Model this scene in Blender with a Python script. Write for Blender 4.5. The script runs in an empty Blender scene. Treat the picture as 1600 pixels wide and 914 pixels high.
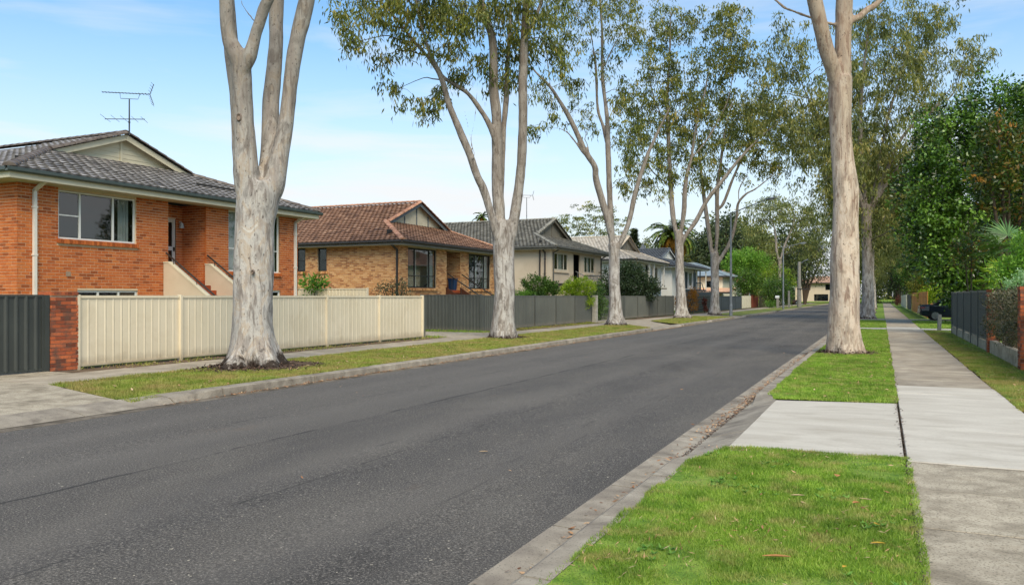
import bpy, math, random
import numpy as np
from mathutils import Matrix, Vector, noise as mnoise

R = random.Random(7)
RN = np.random.default_rng(7)
scene = bpy.context.scene
COL = scene.collection

# ---------------------------------------------------------------- camera
CAM_H = 1.65
YAW = math.radians(24.81)
cam_d = bpy.data.cameras.new("camera")
cam_d.sensor_width = 36.0
cam_d.lens = 28.125
cam_d.shift_y = 6 / 1600
cam_d.clip_start = 0.1
cam_d.clip_end = 3000
cam = bpy.data.objects.new("camera", cam_d)
cam.location = (0, 0, CAM_H)
cam.rotation_euler = (math.radians(90), 0, YAW)
COL.objects.link(cam)
scene.camera = cam
CAM = Vector((0, 0, CAM_H))

# ---------------------------------------------------------------- sky and sun
SUN_EL, SUN_AZ = math.radians(45), math.radians(144)     # compass bearing: behind the camera
world = bpy.data.worlds.new("World")
scene.world = world
world.use_nodes = True
wn, wl = world.node_tree.nodes, world.node_tree.links
wn.clear()
w_out = wn.new("ShaderNodeOutputWorld")
w_bg = wn.new("ShaderNodeBackground")
w_bg.inputs[1].default_value = 0.15
sky = wn.new("ShaderNodeTexSky")
sky.sky_type = 'NISHITA'
sky.sun_disc = False
sky.sun_elevation = SUN_EL
sky.sun_rotation = SUN_AZ
sky.air_density = 1.0
sky.dust_density = 1.2
sky.ozone_density = 1.6
w_tc = wn.new("ShaderNodeTexCoord")
w_sep = wn.new("ShaderNodeSeparateXYZ")
wl.new(w_tc.outputs["Generated"], w_sep.inputs[0])
# high thin cloud: thicker towards the horizon, streaky
w_map = wn.new("ShaderNodeMapping")
w_map.inputs["Scale"].default_value = (1.0, 1.0, 6.5)
w_map.inputs["Location"].default_value = (3.4, 1.2, 0.6)
wl.new(w_tc.outputs["Generated"], w_map.inputs[0])
w_n = wn.new("ShaderNodeTexNoise")
w_n.inputs["Scale"].default_value = 3.1
w_n.inputs["Detail"].default_value = 9
w_n.inputs["Roughness"].default_value = 0.55
w_n.inputs["Distortion"].default_value = 0.4
wl.new(w_map.outputs[0], w_n.inputs["Vector"])
w_cr = wn.new("ShaderNodeMapRange")
w_cr.inputs[1].default_value = 0.47
w_cr.inputs[2].default_value = 0.68
w_cr.inputs[3].default_value = 0.0
w_cr.inputs[4].default_value = 0.75
w_cr.clamp = True
wl.new(w_n.outputs[0], w_cr.inputs[0])
w_hz = wn.new("ShaderNodeValToRGB")                      # haze veil against elevation
e = w_hz.color_ramp.elements
e[0].position, e[0].color = 0.0, (0.95, 0.95, 0.95, 1)
e[1].position, e[1].color = 0.45, (0.0, 0.0, 0.0, 1)
for p_, v_ in ((0.10, 0.78), (0.17, 0.52), (0.24, 0.24), (0.30, 0.08), (0.36, 0.0)):
    x = w_hz.color_ramp.elements.new(p_)
    x.color = (v_, v_, v_, 1)
wl.new(w_sep.outputs[2], w_hz.inputs[0])
w_mx = wn.new("ShaderNodeMath")
w_mx.operation = 'MAXIMUM'
w_ad = wn.new("ShaderNodeMath")
w_ad.operation = 'ADD'
w_ad.use_clamp = True
w_ml = wn.new("ShaderNodeMath")
w_ml.operation = 'MULTIPLY'
wl.new(w_cr.outputs[0], w_ml.inputs[0])
w_ml.inputs[1].default_value = 0.45
wl.new(w_hz.outputs[0], w_ad.inputs[0])
wl.new(w_ml.outputs[0], w_ad.inputs[1])
w_tint = wn.new("ShaderNodeMixRGB")
w_tint.blend_type = 'MULTIPLY'
w_tint.inputs[0].default_value = 1.0
w_tint.inputs[2].default_value = (0.70, 0.96, 1.04, 1)
wl.new(sky.outputs[0], w_tint.inputs[1])
w_mix = wn.new("ShaderNodeMixRGB")
w_mix.inputs[2].default_value = (4.25, 4.4, 4.5, 1)
wl.new(w_ad.outputs[0], w_mix.inputs[0])
wl.new(w_tint.outputs[0], w_mix.inputs[1])
wl.new(w_mix.outputs[0], w_bg.inputs[0])
wl.new(w_bg.outputs[0], w_out.inputs[0])

sun_d = bpy.data.lights.new("sun", 'SUN')
sun_d.energy = 2.8
sun_d.angle = math.radians(36)
sun_d.color = (1.0, 0.855, 0.645)
sun = bpy.data.objects.new("sun", sun_d)
sv = Vector((math.sin(SUN_AZ) * math.cos(SUN_EL), math.cos(SUN_AZ) * math.cos(SUN_EL), math.sin(SUN_EL)))
sun.rotation_euler = sv.to_track_quat('Z', 'Y').to_euler()
sun.location = sv * 60
COL.objects.link(sun)

scene.view_settings.view_transform = 'Standard'
scene.view_settings.look = 'None'
scene.view_settings.gamma = 1.0
scene.view_settings.exposure = 0.54
scene.view_settings.use_curve_mapping = False
scene.render.engine = 'CYCLES'
scene.cycles.max_bounces = 6
scene.cycles.transparent_max_bounces = 8
scene.cycles.use_denoising = True

# ---------------------------------------------------------------- scene helpers
def wloc(o):
    v = Vector((0, 0, 0))
    while o is not None:
        v += Vector(o.location)
        o = o.parent
    return v

def tag(o, label=None, cat=None, group=None, kind=None):
    if label: o['label'] = label
    if cat: o['category'] = cat
    if group: o['group'] = group
    if kind: o['kind'] = kind
    return o

def thing(name, label, cat, loc, group=None):
    o = bpy.data.objects.new(name, None)
    o.empty_display_size = 0.3
    COL.objects.link(o)
    o.location = loc
    return tag(o, label, cat, group)

def put(name, me, parent=None, M=None):
    o = bpy.data.objects.new(name, me)
    COL.objects.link(o)
    if parent is not None:
        o.parent = parent
    if M is not None:
        M = M.copy()
        if parent is not None:
            M.translation -= wloc(parent)
        o.matrix_basis = M
    return o

def dup(o, loc=None, rotz=0.0, label=None, scale=None, parent=None):
    c = o.copy()
    COL.objects.link(c)
    if parent is not None:
        c.parent = parent
    if loc is not None:
        c.location = loc
        c.rotation_euler = (0, 0, rotz)
    if scale: c.scale = (scale,) * 3 if not isinstance(scale, tuple) else scale
    if label: c['label'] = label
    for ch in list(o.children):
        dup(ch, parent=c)
    return c

class MB:
    """collects faces in world coordinates; build() makes ONE mesh object of them"""
    def __init__(s):
        s.v, s.f, s.t = [], [], []
    def face(s, pts, tone=0.5):
        i = len(s.v)
        s.v.extend([tuple(p) for p in pts])
        s.f.append(tuple(range(i, i + len(pts))))
        s.t.append(tone)
    def obox(s, c, a, b, n, tone=0.5):
        c, a, b, n = Vector(c), Vector(a), Vector(b), Vector(n)
        i = len(s.v)
        for k in (-1, 1):
            for q, w in ((-1, -1), (1, -1), (1, 1), (-1, 1)):
                s.v.append(tuple(c + a * q + b * w + n * k))
        for q in ((3, 2, 1, 0), (4, 5, 6, 7), (0, 1, 5, 4), (1, 2, 6, 5), (2, 3, 7, 6), (3, 0, 4, 7)):
            s.f.append(tuple(i + k for k in q))
            s.t.append(tone)
    def box(s, x0, x1, y0, y1, z0, z1, tone=0.5):
        s.obox(((x0 + x1) / 2, (y0 + y1) / 2, (z0 + z1) / 2), ((x1 - x0) / 2, 0, 0), (0, (y1 - y0) / 2, 0), (0, 0, (z1 - z0) / 2), tone)
    def bar(s, p, q, w, h, up=(0, 0, 1), tone=0.5):
        p, q = Vector(p), Vector(q)
        d = (q - p)
        L = d.length
        d.normalize()
        sd = d.cross(Vector(up))
        if sd.length < 1e-4: sd = Vector((1, 0, 0))
        sd.normalize()
        u = sd.cross(d)
        s.obox((p + q) / 2, d * (L / 2), sd * (w / 2), u * (h / 2), tone)
    def prism(s, pts, ext, tone=0.5):
        """closed polygon pts pushed along vector ext"""
        pts = [Vector(p) for p in pts]
        q = [p + Vector(ext) for p in pts]
        s.face(pts[::-1], tone)
        s.face(q, tone)
        n = len(pts)
        for i in range(n):
            j = (i + 1) % n
            s.face([pts[i], pts[j], q[j], q[i]], tone)
    def tube(s, pts, rads, n=8, tone=0.5, cap=True, lobes=None):
        pts = [Vector(p) for p in pts]
        m = len(pts)
        up = Vector((0.31, 0.95, 0.05))
        base = len(s.v)
        for i, p in enumerate(pts):
            d = (pts[min(i + 1, m - 1)] - pts[max(i - 1, 0)])
            if d.length < 1e-6: d = Vector((0, 0, 1))
            d.normalize()
            x = up - d * up.dot(d)
            if x.length < 1e-3:
                up = Vector((1, 0.1, 0))
                x = up - d * up.dot(d)
            x.normalize()
            up = x
            y = d.cross(x)
            for k in range(n):
                a = 2 * math.pi * k / n
                r = rads[i]
                if lobes: r *= lobes(p, a)
                s.v.append(tuple(p + x * (math.cos(a) * r) + y * (math.sin(a) * r)))
        for i in range(m - 1):
            for k in range(n):
                a = base + i * n + k
                b = base + i * n + (k + 1) % n
                s.f.append((a, b, b + n, a + n))
                s.t.append(tone)
        if cap:
            s.f.append(tuple(base + k for k in range(n - 1, -1, -1)))
            s.f.append(tuple(base + (m - 1) * n + k for k in range(n)))
            s.t += [tone, tone]
    def mesh(s, name, mat, off=(0, 0, 0), smooth=False):
        me = bpy.data.meshes.new(name)
        ox, oy, oz = off
        me.from_pydata([(x - ox, y - oy, z - oz) for x, y, z in s.v], [], s.f)
        at = me.attributes.new("tone", 'FLOAT', 'FACE')
        at.data.foreach_set("value", s.t)
        if smooth:
            me.polygons.foreach_set("use_smooth", [True] * len(s.f))
        me.materials.append(mat)
        return me
    def build(s, name, mat, parent=None, smooth=False, kind=None, label=None):
        o = put(name, s.mesh(name, mat, wloc(parent) if parent is not None else (0, 0, 0), smooth), parent)
        if kind: o['kind'] = kind
        if label: o['label'] = label
        return o

def np_mesh(name, V, per, tones, mat, parent=None, kind=None, label=None, off=None):
    """V: (n*per,3) vertices of n separate faces of `per` corners"""
    n = len(V) // per
    me = bpy.data.meshes.new(name)
    if off is None: off = wloc(parent) if parent is not None else Vector((0, 0, 0))
    V = V - np.array(off)
    me.vertices.add(len(V)); me.vertices.foreach_set("co", V.astype(np.float32).ravel())
    me.loops.add(len(V)); me.loops.foreach_set("vertex_index", np.arange(len(V), dtype=np.int32))
    me.polygons.add(n); me.polygons.foreach_set("loop_start", np.arange(0, len(V), per, dtype=np.int32))
    me.update()
    at = me.attributes.new("tone", 'FLOAT', 'FACE')
    at.data.foreach_set("value", np.clip(tones, 0, 1).astype(np.float32))
    me.materials.append(mat)
    o = put(name, me, parent)
    if kind: o['kind'] = kind
    if label: o['label'] = label
    return o

def unit(a):
    return a / np.maximum(np.linalg.norm(a, axis=1, keepdims=True), 1e-6)

def leaf_faces(C, D, S, L, W):
    """pointed leaves: base C, along unit D, wide along unit S"""
    L, W = L.reshape(-1, 1), W.reshape(-1, 1)
    V = np.stack([C, C + D * L * .42 + S * W * .5, C + D * L, C + D * L * .42 - S * W * .5], 1)
    return V.reshape(-1, 3)

# ---------------------------------------------------------------- materials
def rgb(h):
    if isinstance(h, str):
        c = [int(h[i:i + 2], 16) / 255 for i in (0, 2, 4)]
        return tuple(((x / 12.92) if x <= .04045 else ((x + .055) / 1.055) ** 2.4) for x in c) + (1,)
    return tuple(h) + (1,)

def new_mat(name):
    m = bpy.data.materials.new(name)
    m.use_nodes = True
    n, l = m.node_tree.nodes, m.node_tree.links
    b = n["Principled BSDF"]
    return m, n, l, b

def ramp(n, cols, lo=.3, hi=.7):
    r = n.new("ShaderNodeValToRGB")
    k = len(cols)
    e = r.color_ramp.elements
    e[0].position, e[0].color = lo, rgb(cols[0])
    e[1].position, e[1].color = hi, rgb(cols[-1])
    for i in range(1, k - 1):
        x = e.new(lo + (hi - lo) * i / (k - 1))
        x.color = rgb(cols[i])
    return r

def coords(n, l, obj=False, stretch=(1, 1, 1)):
    mp = n.new("ShaderNodeMapping")
    mp.inputs["Scale"].default_value = stretch
    if obj:
        t = n.new("ShaderNodeTexCoord")
        l.new(t.outputs["Object"], mp.inputs[0])
    else:
        t = n.new("ShaderNodeNewGeometry")
        l.new(t.outputs["Position"], mp.inputs[0])
    return mp.outputs[0]

def noise(n, l, vec, scale, detail=5, rough=.55, dist=0.0):
    t = n.new("ShaderNodeTexNoise")
    t.inputs["Scale"].default_value = scale
    t.inputs["Detail"].default_value = detail
    t.inputs["Roughness"].default_value = rough
    t.inputs["Distortion"].default_value = dist
    l.new(vec, t.inputs["Vector"])
    return t.outputs[0]

def mixc(n, l, fac, a, b, mode='MIX'):
    x = n.new("ShaderNodeMixRGB")
    x.blend_type = mode
    for sock, val in ((x.inputs[0], fac), (x.inputs[1], a), (x.inputs[2], b)):
        if hasattr(val, "links"): l.new(val, sock)
        elif isinstance(val, (int, float)): sock.default_value = val if sock == x.inputs[0] else (val, val, val, 1)
        else: sock.default_value = rgb(val)
    return x.outputs[0]

def step(n, l, val, lo, hi, a=0.0, b=1.0):
    x = n.new("ShaderNodeMapRange")
    x.clamp = True
    for i, q in enumerate((lo, hi, a, b)): x.inputs[i + 1].default_value = q
    l.new(val, x.inputs[0])
    return x.outputs[0]

def math_(n, l, op, a, b=None):
    x = n.new("ShaderNodeMath")
    x.operation = op
    for i, q in enumerate((a, b)):
        if q is None: continue
        if hasattr(q, "links"): l.new(q, x.inputs[i])
        else: x.inputs[i].default_value = q
    return x.outputs[0]

def bump(n, l, b, h, strength, dist=.01):
    x = n.new("ShaderNodeBump")
    x.inputs["Strength"].default_value = strength
    x.inputs["Distance"].default_value = dist
    l.new(h, x.inputs["Height"])
    l.new(x.outputs[0], b.inputs["Normal"])

def mat(name, cols, scale=3.0, rough=.8, bmp=0.0, bscale=60, tone=0.0, spec=.3, stretch=(1, 1, 1), obj=False, metal=0.0, lo=.3, hi=.7, fleck=None, dirt=None, splash=None):
    m, n, l, b = new_mat(name)
    vec = coords(n, l, obj, stretch)
    if len(cols) == 1: cols = [cols[0], cols[0]]
    c = ramp(n, cols, lo, hi)
    l.new(noise(n, l, vec, scale), c.inputs[0])
    c = c.outputs[0]
    if fleck:                       # (colour, scale, threshold, amount)
        f = step(n, l, noise(n, l, vec, fleck[1], 2), fleck[2], fleck[2] + .06, 0, fleck[3])
        c = mixc(n, l, f, c, fleck[0])
    if dirt:                        # broad stains: (colour, scale, lo, hi, amount)
        f = step(n, l, noise(n, l, vec, dirt[1], 8, .65, .6), dirt[2], dirt[3], 0, dirt[4])
        c = mixc(n, l, f, c, dirt[0])
    if splash:                      # mud thrown up from the ground: (colour, height, amount)
        sp = n.new("ShaderNodeSeparateXYZ")
        l.new(vec, sp.inputs[0])
        z = math_(n, l, 'SUBTRACT', sp.outputs[2], math_(n, l, 'MULTIPLY', noise(n, l, vec, 3.5, 7, .7), splash[1] * 1.3))
        c = mixc(n, l, step(n, l, z, -splash[1] * .5, splash[1] * .35, splash[2], 0), c, splash[0])
        f = step(n, l, noise(n, l, coords(n, l, False, (1, 1, .08)), 7, 5, .6), .60, .72, 0, .22)
        c = mixc(n, l, f, c, splash[0])
    if tone:
        a = n.new("ShaderNodeAttribute")
        a.attribute_name = "tone"
        c = mixc(n, l, 1.0, c, step(n, l, a.outputs["Fac"], 0, 1, 1 - tone, 1 + tone), 'MULTIPLY')
    l.new(c, b.inputs["Base Color"])
    b.inputs["Roughness"].default_value = rough
    b.inputs["Specular IOR Level"].default_value = spec
    b.inputs["Metallic"].default_value = metal
    if bmp: bump(n, l, b, noise(n, l, vec, bscale, 4, .6), bmp)
    return m

def tone_mat(name, cols, rough=.85, bmp=.3, bscale=90, spec=.25, grain=None, dirt=None, lo=0.0, hi=1.0):
    """colour chosen piece by piece through the mesh attribute tone"""
    m, n, l, b = new_mat(name)
    vec = coords(n, l)
    a = n.new("ShaderNodeAttribute")
    a.attribute_name = "tone"
    c = ramp(n, cols, lo, hi)
    l.new(a.outputs["Fac"], c.inputs[0])
    c = mixc(n, l, 1.0, c.outputs[0], step(n, l, noise(n, l, vec, 28, 4), .25, .75, .78, 1.2), 'MULTIPLY')
    if dirt:
        f = step(n, l, noise(n, l, vec, dirt[1], 8, .65, .5), dirt[2], dirt[3], 0, dirt[4])
        c = mixc(n, l, f, c, dirt[0])
    if grain:
        f = step(n, l, noise(n, l, vec, grain[1], 3), grain[2], grain[2] + .08, 0, grain[3])
        c = mixc(n, l, f, c, grain[0])
    l.new(c, b.inputs["Base Color"])
    b.inputs["Roughness"].default_value = rough
    b.inputs["Specular IOR Level"].default_value = spec
    if bmp: bump(n, l, b, noise(n, l, vec, bscale, 4, .6), bmp, .006)
    return m

def leaf_mat(name, cols, rough=.45, trans=.35, obj=True, spec=.35, patch=None):
    m, n, l, b = new_mat(name)
    a = n.new("ShaderNodeAttribute")
    a.attribute_name = "tone"
    c = ramp(n, cols, 0.0, 1.0)
    l.new(a.outputs["Fac"], c.inputs[0])
    c = c.outputs[0]
    vec = coords(n, l, obj)
    c = mixc(n, l, 1.0, c, step(n, l, noise(n, l, vec, .9, 4), .3, .7, .75, 1.25), 'MULTIPLY')
    if patch:
        f = step(n, l, noise(n, l, vec, patch[1], 5, .6), patch[2], patch[3], 0, patch[4])
        c = mixc(n, l, f, c, patch[0])
    l.new(c, b.inputs["Base Color"])
    b.inputs["Roughness"].default_value = rough
    b.inputs["Specular IOR Level"].default_value = spec
    if trans:
        t = n.new("ShaderNodeBsdfTranslucent")
        l.new(mixc(n, l, 1.0, c, (1.25, 1.3, .6), 'MULTIPLY'), t.inputs[0])
        mx = n.new("ShaderNodeMixShader")
        mx.inputs[0].default_value = trans
        l.new(b.outputs[0], mx.inputs[1])
        l.new(t.outputs[0], mx.inputs[2])
        l.new(mx.outputs[0], n["Material Output"].inputs[0])
    return m

def bark_mat(name, base, spots, foot, footz=.45, limb=None):
    """smooth gum bark: pale, mottled, with shed patches, small scars, greyer limbs and a dark rough foot"""
    m, n, l, b = new_mat(name)
    v1 = coords(n, l, True, (1, 1, .5))
    v2 = coords(n, l, True, (1, 1, .22))
    tc = n.new("ShaderNodeTexCoord")
    sp = n.new("ShaderNodeSeparateXYZ")
    l.new(tc.outputs["Object"], sp.inputs[0])
    c = ramp(n, base, .36, .64)
    l.new(noise(n, l, v1, 2.2, 9, .66, 1.2), c.inputs[0])
    c = c.outputs[0]
    if limb:
        zz = math_(n, l, 'ADD', sp.outputs[2], math_(n, l, 'MULTIPLY', math_(n, l, 'SUBTRACT', noise(n, l, v1, 1.1, 5, .6), .5), 5.0))
        c = mixc(n, l, step(n, l, zz, limb[1], limb[2], 0, limb[3]), c, limb[0])
    c = mixc(n, l, step(n, l, noise(n, l, v2, 5.5, 7, .62, .9), .50, .60, 0, .7), c, spots[0])
    c = mixc(n, l, step(n, l, noise(n, l, v2, 8.5, 6, .55, .5), .56, .63, 0, .65), c, spots[1])
    c = mixc(n, l, step(n, l, noise(n, l, v1, 22, 3, .5), .64, .70, 0, .75), c, spots[2])
    c = mixc(n, l, step(n, l, noise(n, l, coords(n, l, True, (1, 1, .05)), 11, 4, .6, .3), .54, .66, 0, .45), c, spots[1])
    z = math_(n, l, 'ADD', sp.outputs[2], math_(n, l, 'MULTIPLY', math_(n, l, 'SUBTRACT', noise(n, l, v1, 5, 6, .7, .5), .5), 1.6))
    c = mixc(n, l, step(n, l, z, footz - .18, footz + .05, 1, 0), c, foot)
    l.new(c, b.inputs["Base Color"])
    b.inputs["Roughness"].default_value = .85
    b.inputs["Specular IOR Level"].default_value = .2
    h = math_(n, l, 'ADD', noise(n, l, v2, 14, 6, .65, .4), math_(n, l, 'MULTIPLY', noise(n, l, v1, 60, 3), .5))
    bump(n, l, b, h, .8, .03)
    return m

def glass_mat(name, dark=.012):
    """window pane: partly see-through, partly mirror"""
    m, n, l, b = new_mat(name)
    n.remove(b)
    t = n.new("ShaderNodeBsdfTransparent")
    t.inputs[0].default_value = (.80, .83, .82, 1)
    g = n.new("ShaderNodeBsdfGlossy")
    g.inputs["Roughness"].default_value = .02
    g.inputs["Color"].default_value = (.9, .9, .9, 1)
    fr = n.new("ShaderNodeFresnel")
    fr.inputs[0].default_value = 1.55
    f = math_(n, l, 'ADD', math_(n, l, 'MULTIPLY', fr.outputs[0], 1.0), .05)
    gm = n.new("ShaderNodeNewGeometry")
    f = math_(n, l, 'MULTIPLY', f, math_(n, l, 'SUBTRACT', 1.0, gm.outputs["Backfacing"]))
    mx = n.new("ShaderNodeMixShader")
    l.new(f, mx.inputs[0])
    l.new(t.outputs[0], mx.inputs[1])
    l.new(g.outputs[0], mx.inputs[2])
    l.new(mx.outputs[0], n["Material Output"].inputs[0])
    return m

M = {}
M['brick'] = tone_mat("red_orange_brick", ["8a4622", "a8582b", "b96432", "c27039", "b25e2e"], bmp=.35, grain=("6a3018", 60, .66, .5))
M['pillar_brick'] = tone_mat("old_red_brick", ["5e3426", "8e4a30", "ad5a36", "bd6a42", "9a5238"], bmp=.6, grain=("c9b8a6", 22, .69, .55), dirt=("5a4a40", 3.5, .48, .66, .7))
M['buff_brick'] = tone_mat("buff_mottled_brick", ["8a5434", "be8655", "cd9862", "d6a672", "b07446", "c6915c"], bmp=.35)
M['mortar'] = mat("mortar", ["cdb392", "d8c1a0"], 20, .95, .3)
M['mortar_grey'] = mat("mortar_grey", ["8d7562", "9f8a76"], 20, .95, .3)
M['tile_brown'] = tone_mat("brown_grey_roof_tile", ["544f4b", "77716c", "8d8782", "a09a94"], rough=.5, spec=.5, bmp=.3, dirt=("a59d94", 3.0, .52, .7, .5), grain=("3b3532", 14, .64, .5))
M['tile_terra'] = tone_mat("terracotta_roof_tile", ["63493b", "7c5e4b", "8e6b55", "a07f68"], rough=.7, bmp=.3, dirt=("4b3a33", 1.4, .48, .68, .6))
M['tile_grey'] = tone_mat("weathered_grey_roof_tile", ["57554f", "6d6a62", "7c786f", "8b877c"], rough=.75, bmp=.3, dirt=("474640", 1.1, .5, .7, .55))
M['tile_cream'] = tone_mat("cream_roof_tile", ["a39b90", "b9b0a4", "c8c0b3", "c2b8aa"], rough=.75, bmp=.2, dirt=("8d8174", 1.2, .52, .72, .5))
M['tile_slate'] = tone_mat("slate_grey_roof_tile", ["43474c", "52565b", "5c6065", "4a4e53"], rough=.65, bmp=.2)
M['cap_brown'] = mat("brown_ridge_cap", ["4a413d", "635952", "756b62"], 6, .6, .3, 50, tone=.2)
M['cap_terra'] = mat("terracotta_ridge_cap", ["85584a", "a87c62", "b89078"], 5, .75, .3, 50, tone=.25)
M['cap_grey'] = mat("grey_ridge_cap", ["6d6a62", "8b877c", "a8a498"], 5, .8, .3, 50, tone=.2)
M['cap_cream'] = mat("cream_ridge_cap", ["b5a792", "cfc0ab"], 5, .8, .2, 50, tone=.15)
M['metal_roof'] = mat("pale_blue_grey_metal_roof", ["7e8a90", "8d989d"], 2, .45, spec=.5)
M['pink_roof'] = mat("salmon_verandah_roof", ["c79a7c", "d6ab8c"], 3, .7)
M['far_red_roof'] = mat("faded_red_roof", ["99584f", "b06c60"], 3, .8)
M['far_tan_roof'] = mat("tan_roof", ["9c7c68", "b28f78"], 3, .8)
M['cream_paint'] = mat("cream_paint", ["c9bea3", "d2c8ae"], 1.5, .55, .05, 40, dirt=("a89c82", 2.2, .58, .75, .35))
M['soffit'] = mat("soffit_cream", ["b8b09a", "c4bca6"], 2, .8)
M['gutter_green'] = mat("dark_green_grey_gutter", ["36403d", "434d49"], 3, .4, spec=.5)
M['gutter_dark'] = mat("dark_brown_gutter", ["2e2a28", "3a3633"], 3, .45, spec=.5)
M['gutter_grey'] = mat("grey_gutter", ["55544f", "63625c"], 3, .45, spec=.5)
M['barge_blue'] = mat("slate_blue_timber", ["5d6468", "6b7276"], 4, .7)
M['barge_grey'] = mat("grey_timber", ["6e695f", "7b766b"], 4, .7)
M['frame_white'] = mat("white_window_frame", ["d3d2cb", "dddcd6"], 3, .45, spec=.4)
M['frame_dark'] = mat("dark_window_frame", ["2c2b28", "393733"], 3, .5)
M['frame_beige'] = mat("beige_window_frame", ["b9b2a2", "c6bfae"], 3, .5)
M['downpipe'] = mat("pale_downpipe", ["d0cabd", "dbd5c9"], 3, .5)
M['glass'] = glass_mat("window_glass")
M['room'] = mat("dim_room", ["2a2a2b", "333334"], 1, .9)
M['curtain'] = mat("pale_curtain", ["a9aaa6", "c4c5c0"], 2, .9)
M['screen'] = mat("window_fly_screen", ["3a3d3e", "44484a"], 2, .8)
M['render_sand'] = mat("sand_cement_render", ["bfae97", "c9b9a3"], .8, .92, .25, 120, dirt=("a5937c", 1.1, .55, .75, .4))
M['wing_render'] = mat("beige_wing_wall_render", ["bfae95", "ccbba3"], 1.5, .9, .2, 90)
M['render_white'] = mat("off_white_render", ["cfccc6", "dbd8d2"], .7, .9, .15, 110, dirt=("b5b0a8", 1, .55, .75, .4))
M['render_cream'] = mat("cream_render", ["d2cbb4", "ddd6c0"], .7, .9)
M['render_blush'] = mat("pale_tan_brick_render", ["cdb8a2", "d8c5b0"], 1, .9)
M['door_white'] = mat("white_door_paint", ["c7c5bd", "d3d1c9"], 2, .5)
M['rail'] = mat("dark_handrail_metal", ["26221f", "342f2b"], 5, .4, spec=.5)
M['step_brick'] = tone_mat("brick_step", ["6e2f1a", "9c4a28", "a9532f"])
M['step_dark'] = tone_mat("dark_brown_step", ["3a2218", "4c2c1e", "5c3626"])
M['navy'] = mat("dark_blue_paint", ["22303a", "2b3a45"], 3, .5)
M['blue_bin'] = mat("blue_plastic", ["1f3350", "27405f"], 3, .5)
M['fence_cream'] = mat("cream_steel_fence", ["d3c6aa", "dacdb3"], .9, .45, .03, 40, spec=.4, dirt=("bba98a", 1.3, .52, .74, .4), splash=("8d7b62", .30, .6))
M['fence_dark'] = mat("dark_grey_steel_fence", ["50524d", "5a5c56"], .9, .5, .03, 40, spec=.4, dirt=("676860", 1.5, .56, .75, .35), splash=("7d7466", .25, .5))
M['gate_dark'] = mat("charcoal_steel_gate", ["363936", "40433f"], .9, .45, .03, 40, spec=.4)
M['fence_slate'] = mat("charcoal_blue_fence", ["3b4449", "474f54"], 1.5, .55)
M['fence_ivory'] = mat("ivory_slat_paint", ["cfc8ae", "dcd5bd"], 2, .6)
M['fence_rust'] = mat("red_brown_timber", ["6f3524", "86422d"], 4, .8, .3, 30, stretch=(6, 6, .6))
M['fence_olive'] = mat("olive_timber", ["3c3a26", "4b4932"], 4, .8)
M['timber_orange'] = mat("orange_stained_timber", ["bb7432", "d08c46", "d99c58"], 4, .75, .3, 30, stretch=(6, 6, .5), tone=.2)
M['timber_tan'] = mat("tan_timber", ["a08653", "b79a63"], 4, .8, .3, 30, stretch=(6, 6, .5), tone=.2)
M['timber_grey'] = mat("weathered_grey_timber", ["6e6a60", "85817a", "5b574e"], 4, .9, .5, 30, stretch=(8, 8, .6), tone=.15)
M['white_brick'] = mat("whitewashed_brick", ["a8a293", "beb8aa"], 8, .9, .3, 60, tone=.15)
M['pole'] = mat("galvanised_steel", ["70757a", "858a8e"], 4, .5, metal=.35, spec=.5)
M['lamp_lens'] = mat("lamp_lens", ["b9bcbb", "cfd2d1"], 4, .3, spec=.5)
M['concrete_pole'] = mat("concrete_pole", ["7c7972", "8d8981"], 4, .9)
M['antenna'] = mat("antenna_metal", ["33363a", "45484c"], 5, .5, metal=.3)
M['black_car'] = mat("black_car_paint", ["1c2129", "232a33"], 3, .12, spec=.6)
M['red_car'] = mat("dark_red_car_paint", ["3a1a16", "452019"], 3, .25, spec=.6)
M['rubber'] = mat("black_rubber", ["151515", "1e1e1e"], 5, .8)
M['alloy'] = mat("alloy_wheel", ["8c8f92", "a5a8ab"], 5, .3, metal=.8)
M['chrome'] = mat("brushed_metal", ["9a9c9d", "b5b7b8"], 8, .3, metal=.8)
M['tail_red'] = mat("red_tail_light", ["5e0f10", "7a1516"], 5, .2, spec=.6)
M['car_glass'] = mat("dark_car_glass", ["0b0d0f", "101316"], 2, .08, spec=.7)
M['plate'] = mat("pale_plate", ["c9c5a0", "d5d1b0"], 3, .5)
M['bark1'] = bark_mat("mottled_white_gum_bark", ["85807a", "a39d96", "b9b3ab", "b0a08e", "c2bdb4"], ["8a8078", "6a6058", "3a322c"], "382f28", .34, ("6b6257", 3.5, 6.5, .55))
M['bark2'] = bark_mat("tan_gum_bark", ["a08f7e", "b8a390", "c8b5a1", "c9b9a8", "b09a84"], ["8d7e70", "74594a", "40312a"], "3a2c23", .12, ("74604e", 5.0, 8.5, .5))
M['bark3'] = bark_mat("grey_white_gum_bark", ["807972", "9f9891", "b7b1aa", "a59b90"], ["766a5f", "5a5048", "362e29"], "3c322b", .22, ("766a5e", 3.0, 7.0, .65))
M['bark_dark'] = mat("dark_bark", ["3d332a", "54473a", "2c251f"], 5, .95, .7, 18, stretch=(3, 3, .7), obj=True)
M['scar'] = mat("branch_scar", ["6a5a4e", "86766a", "98897c"], 9, .95, .6, 40, obj=True)
M['twig'] = mat("thin_branch_bark", ["4f453b", "6f655a"], 3, .9, obj=True)
M['gum'] = leaf_mat("gum_leaves", ["374019", "555f28", "757c36", "958f46", "aa944e"], rough=.5, trans=.32)
M['gum_far'] = leaf_mat("far_gum_leaves", ["3d4827", "586536", "757d46", "8f8f50", "a39858"], rough=.6, trans=.25)
M['gum_dark'] = leaf_mat("dark_far_leaves", ["252f1b", "37442a", "4c5a38", "627048"], rough=.6, trans=.2)
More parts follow.
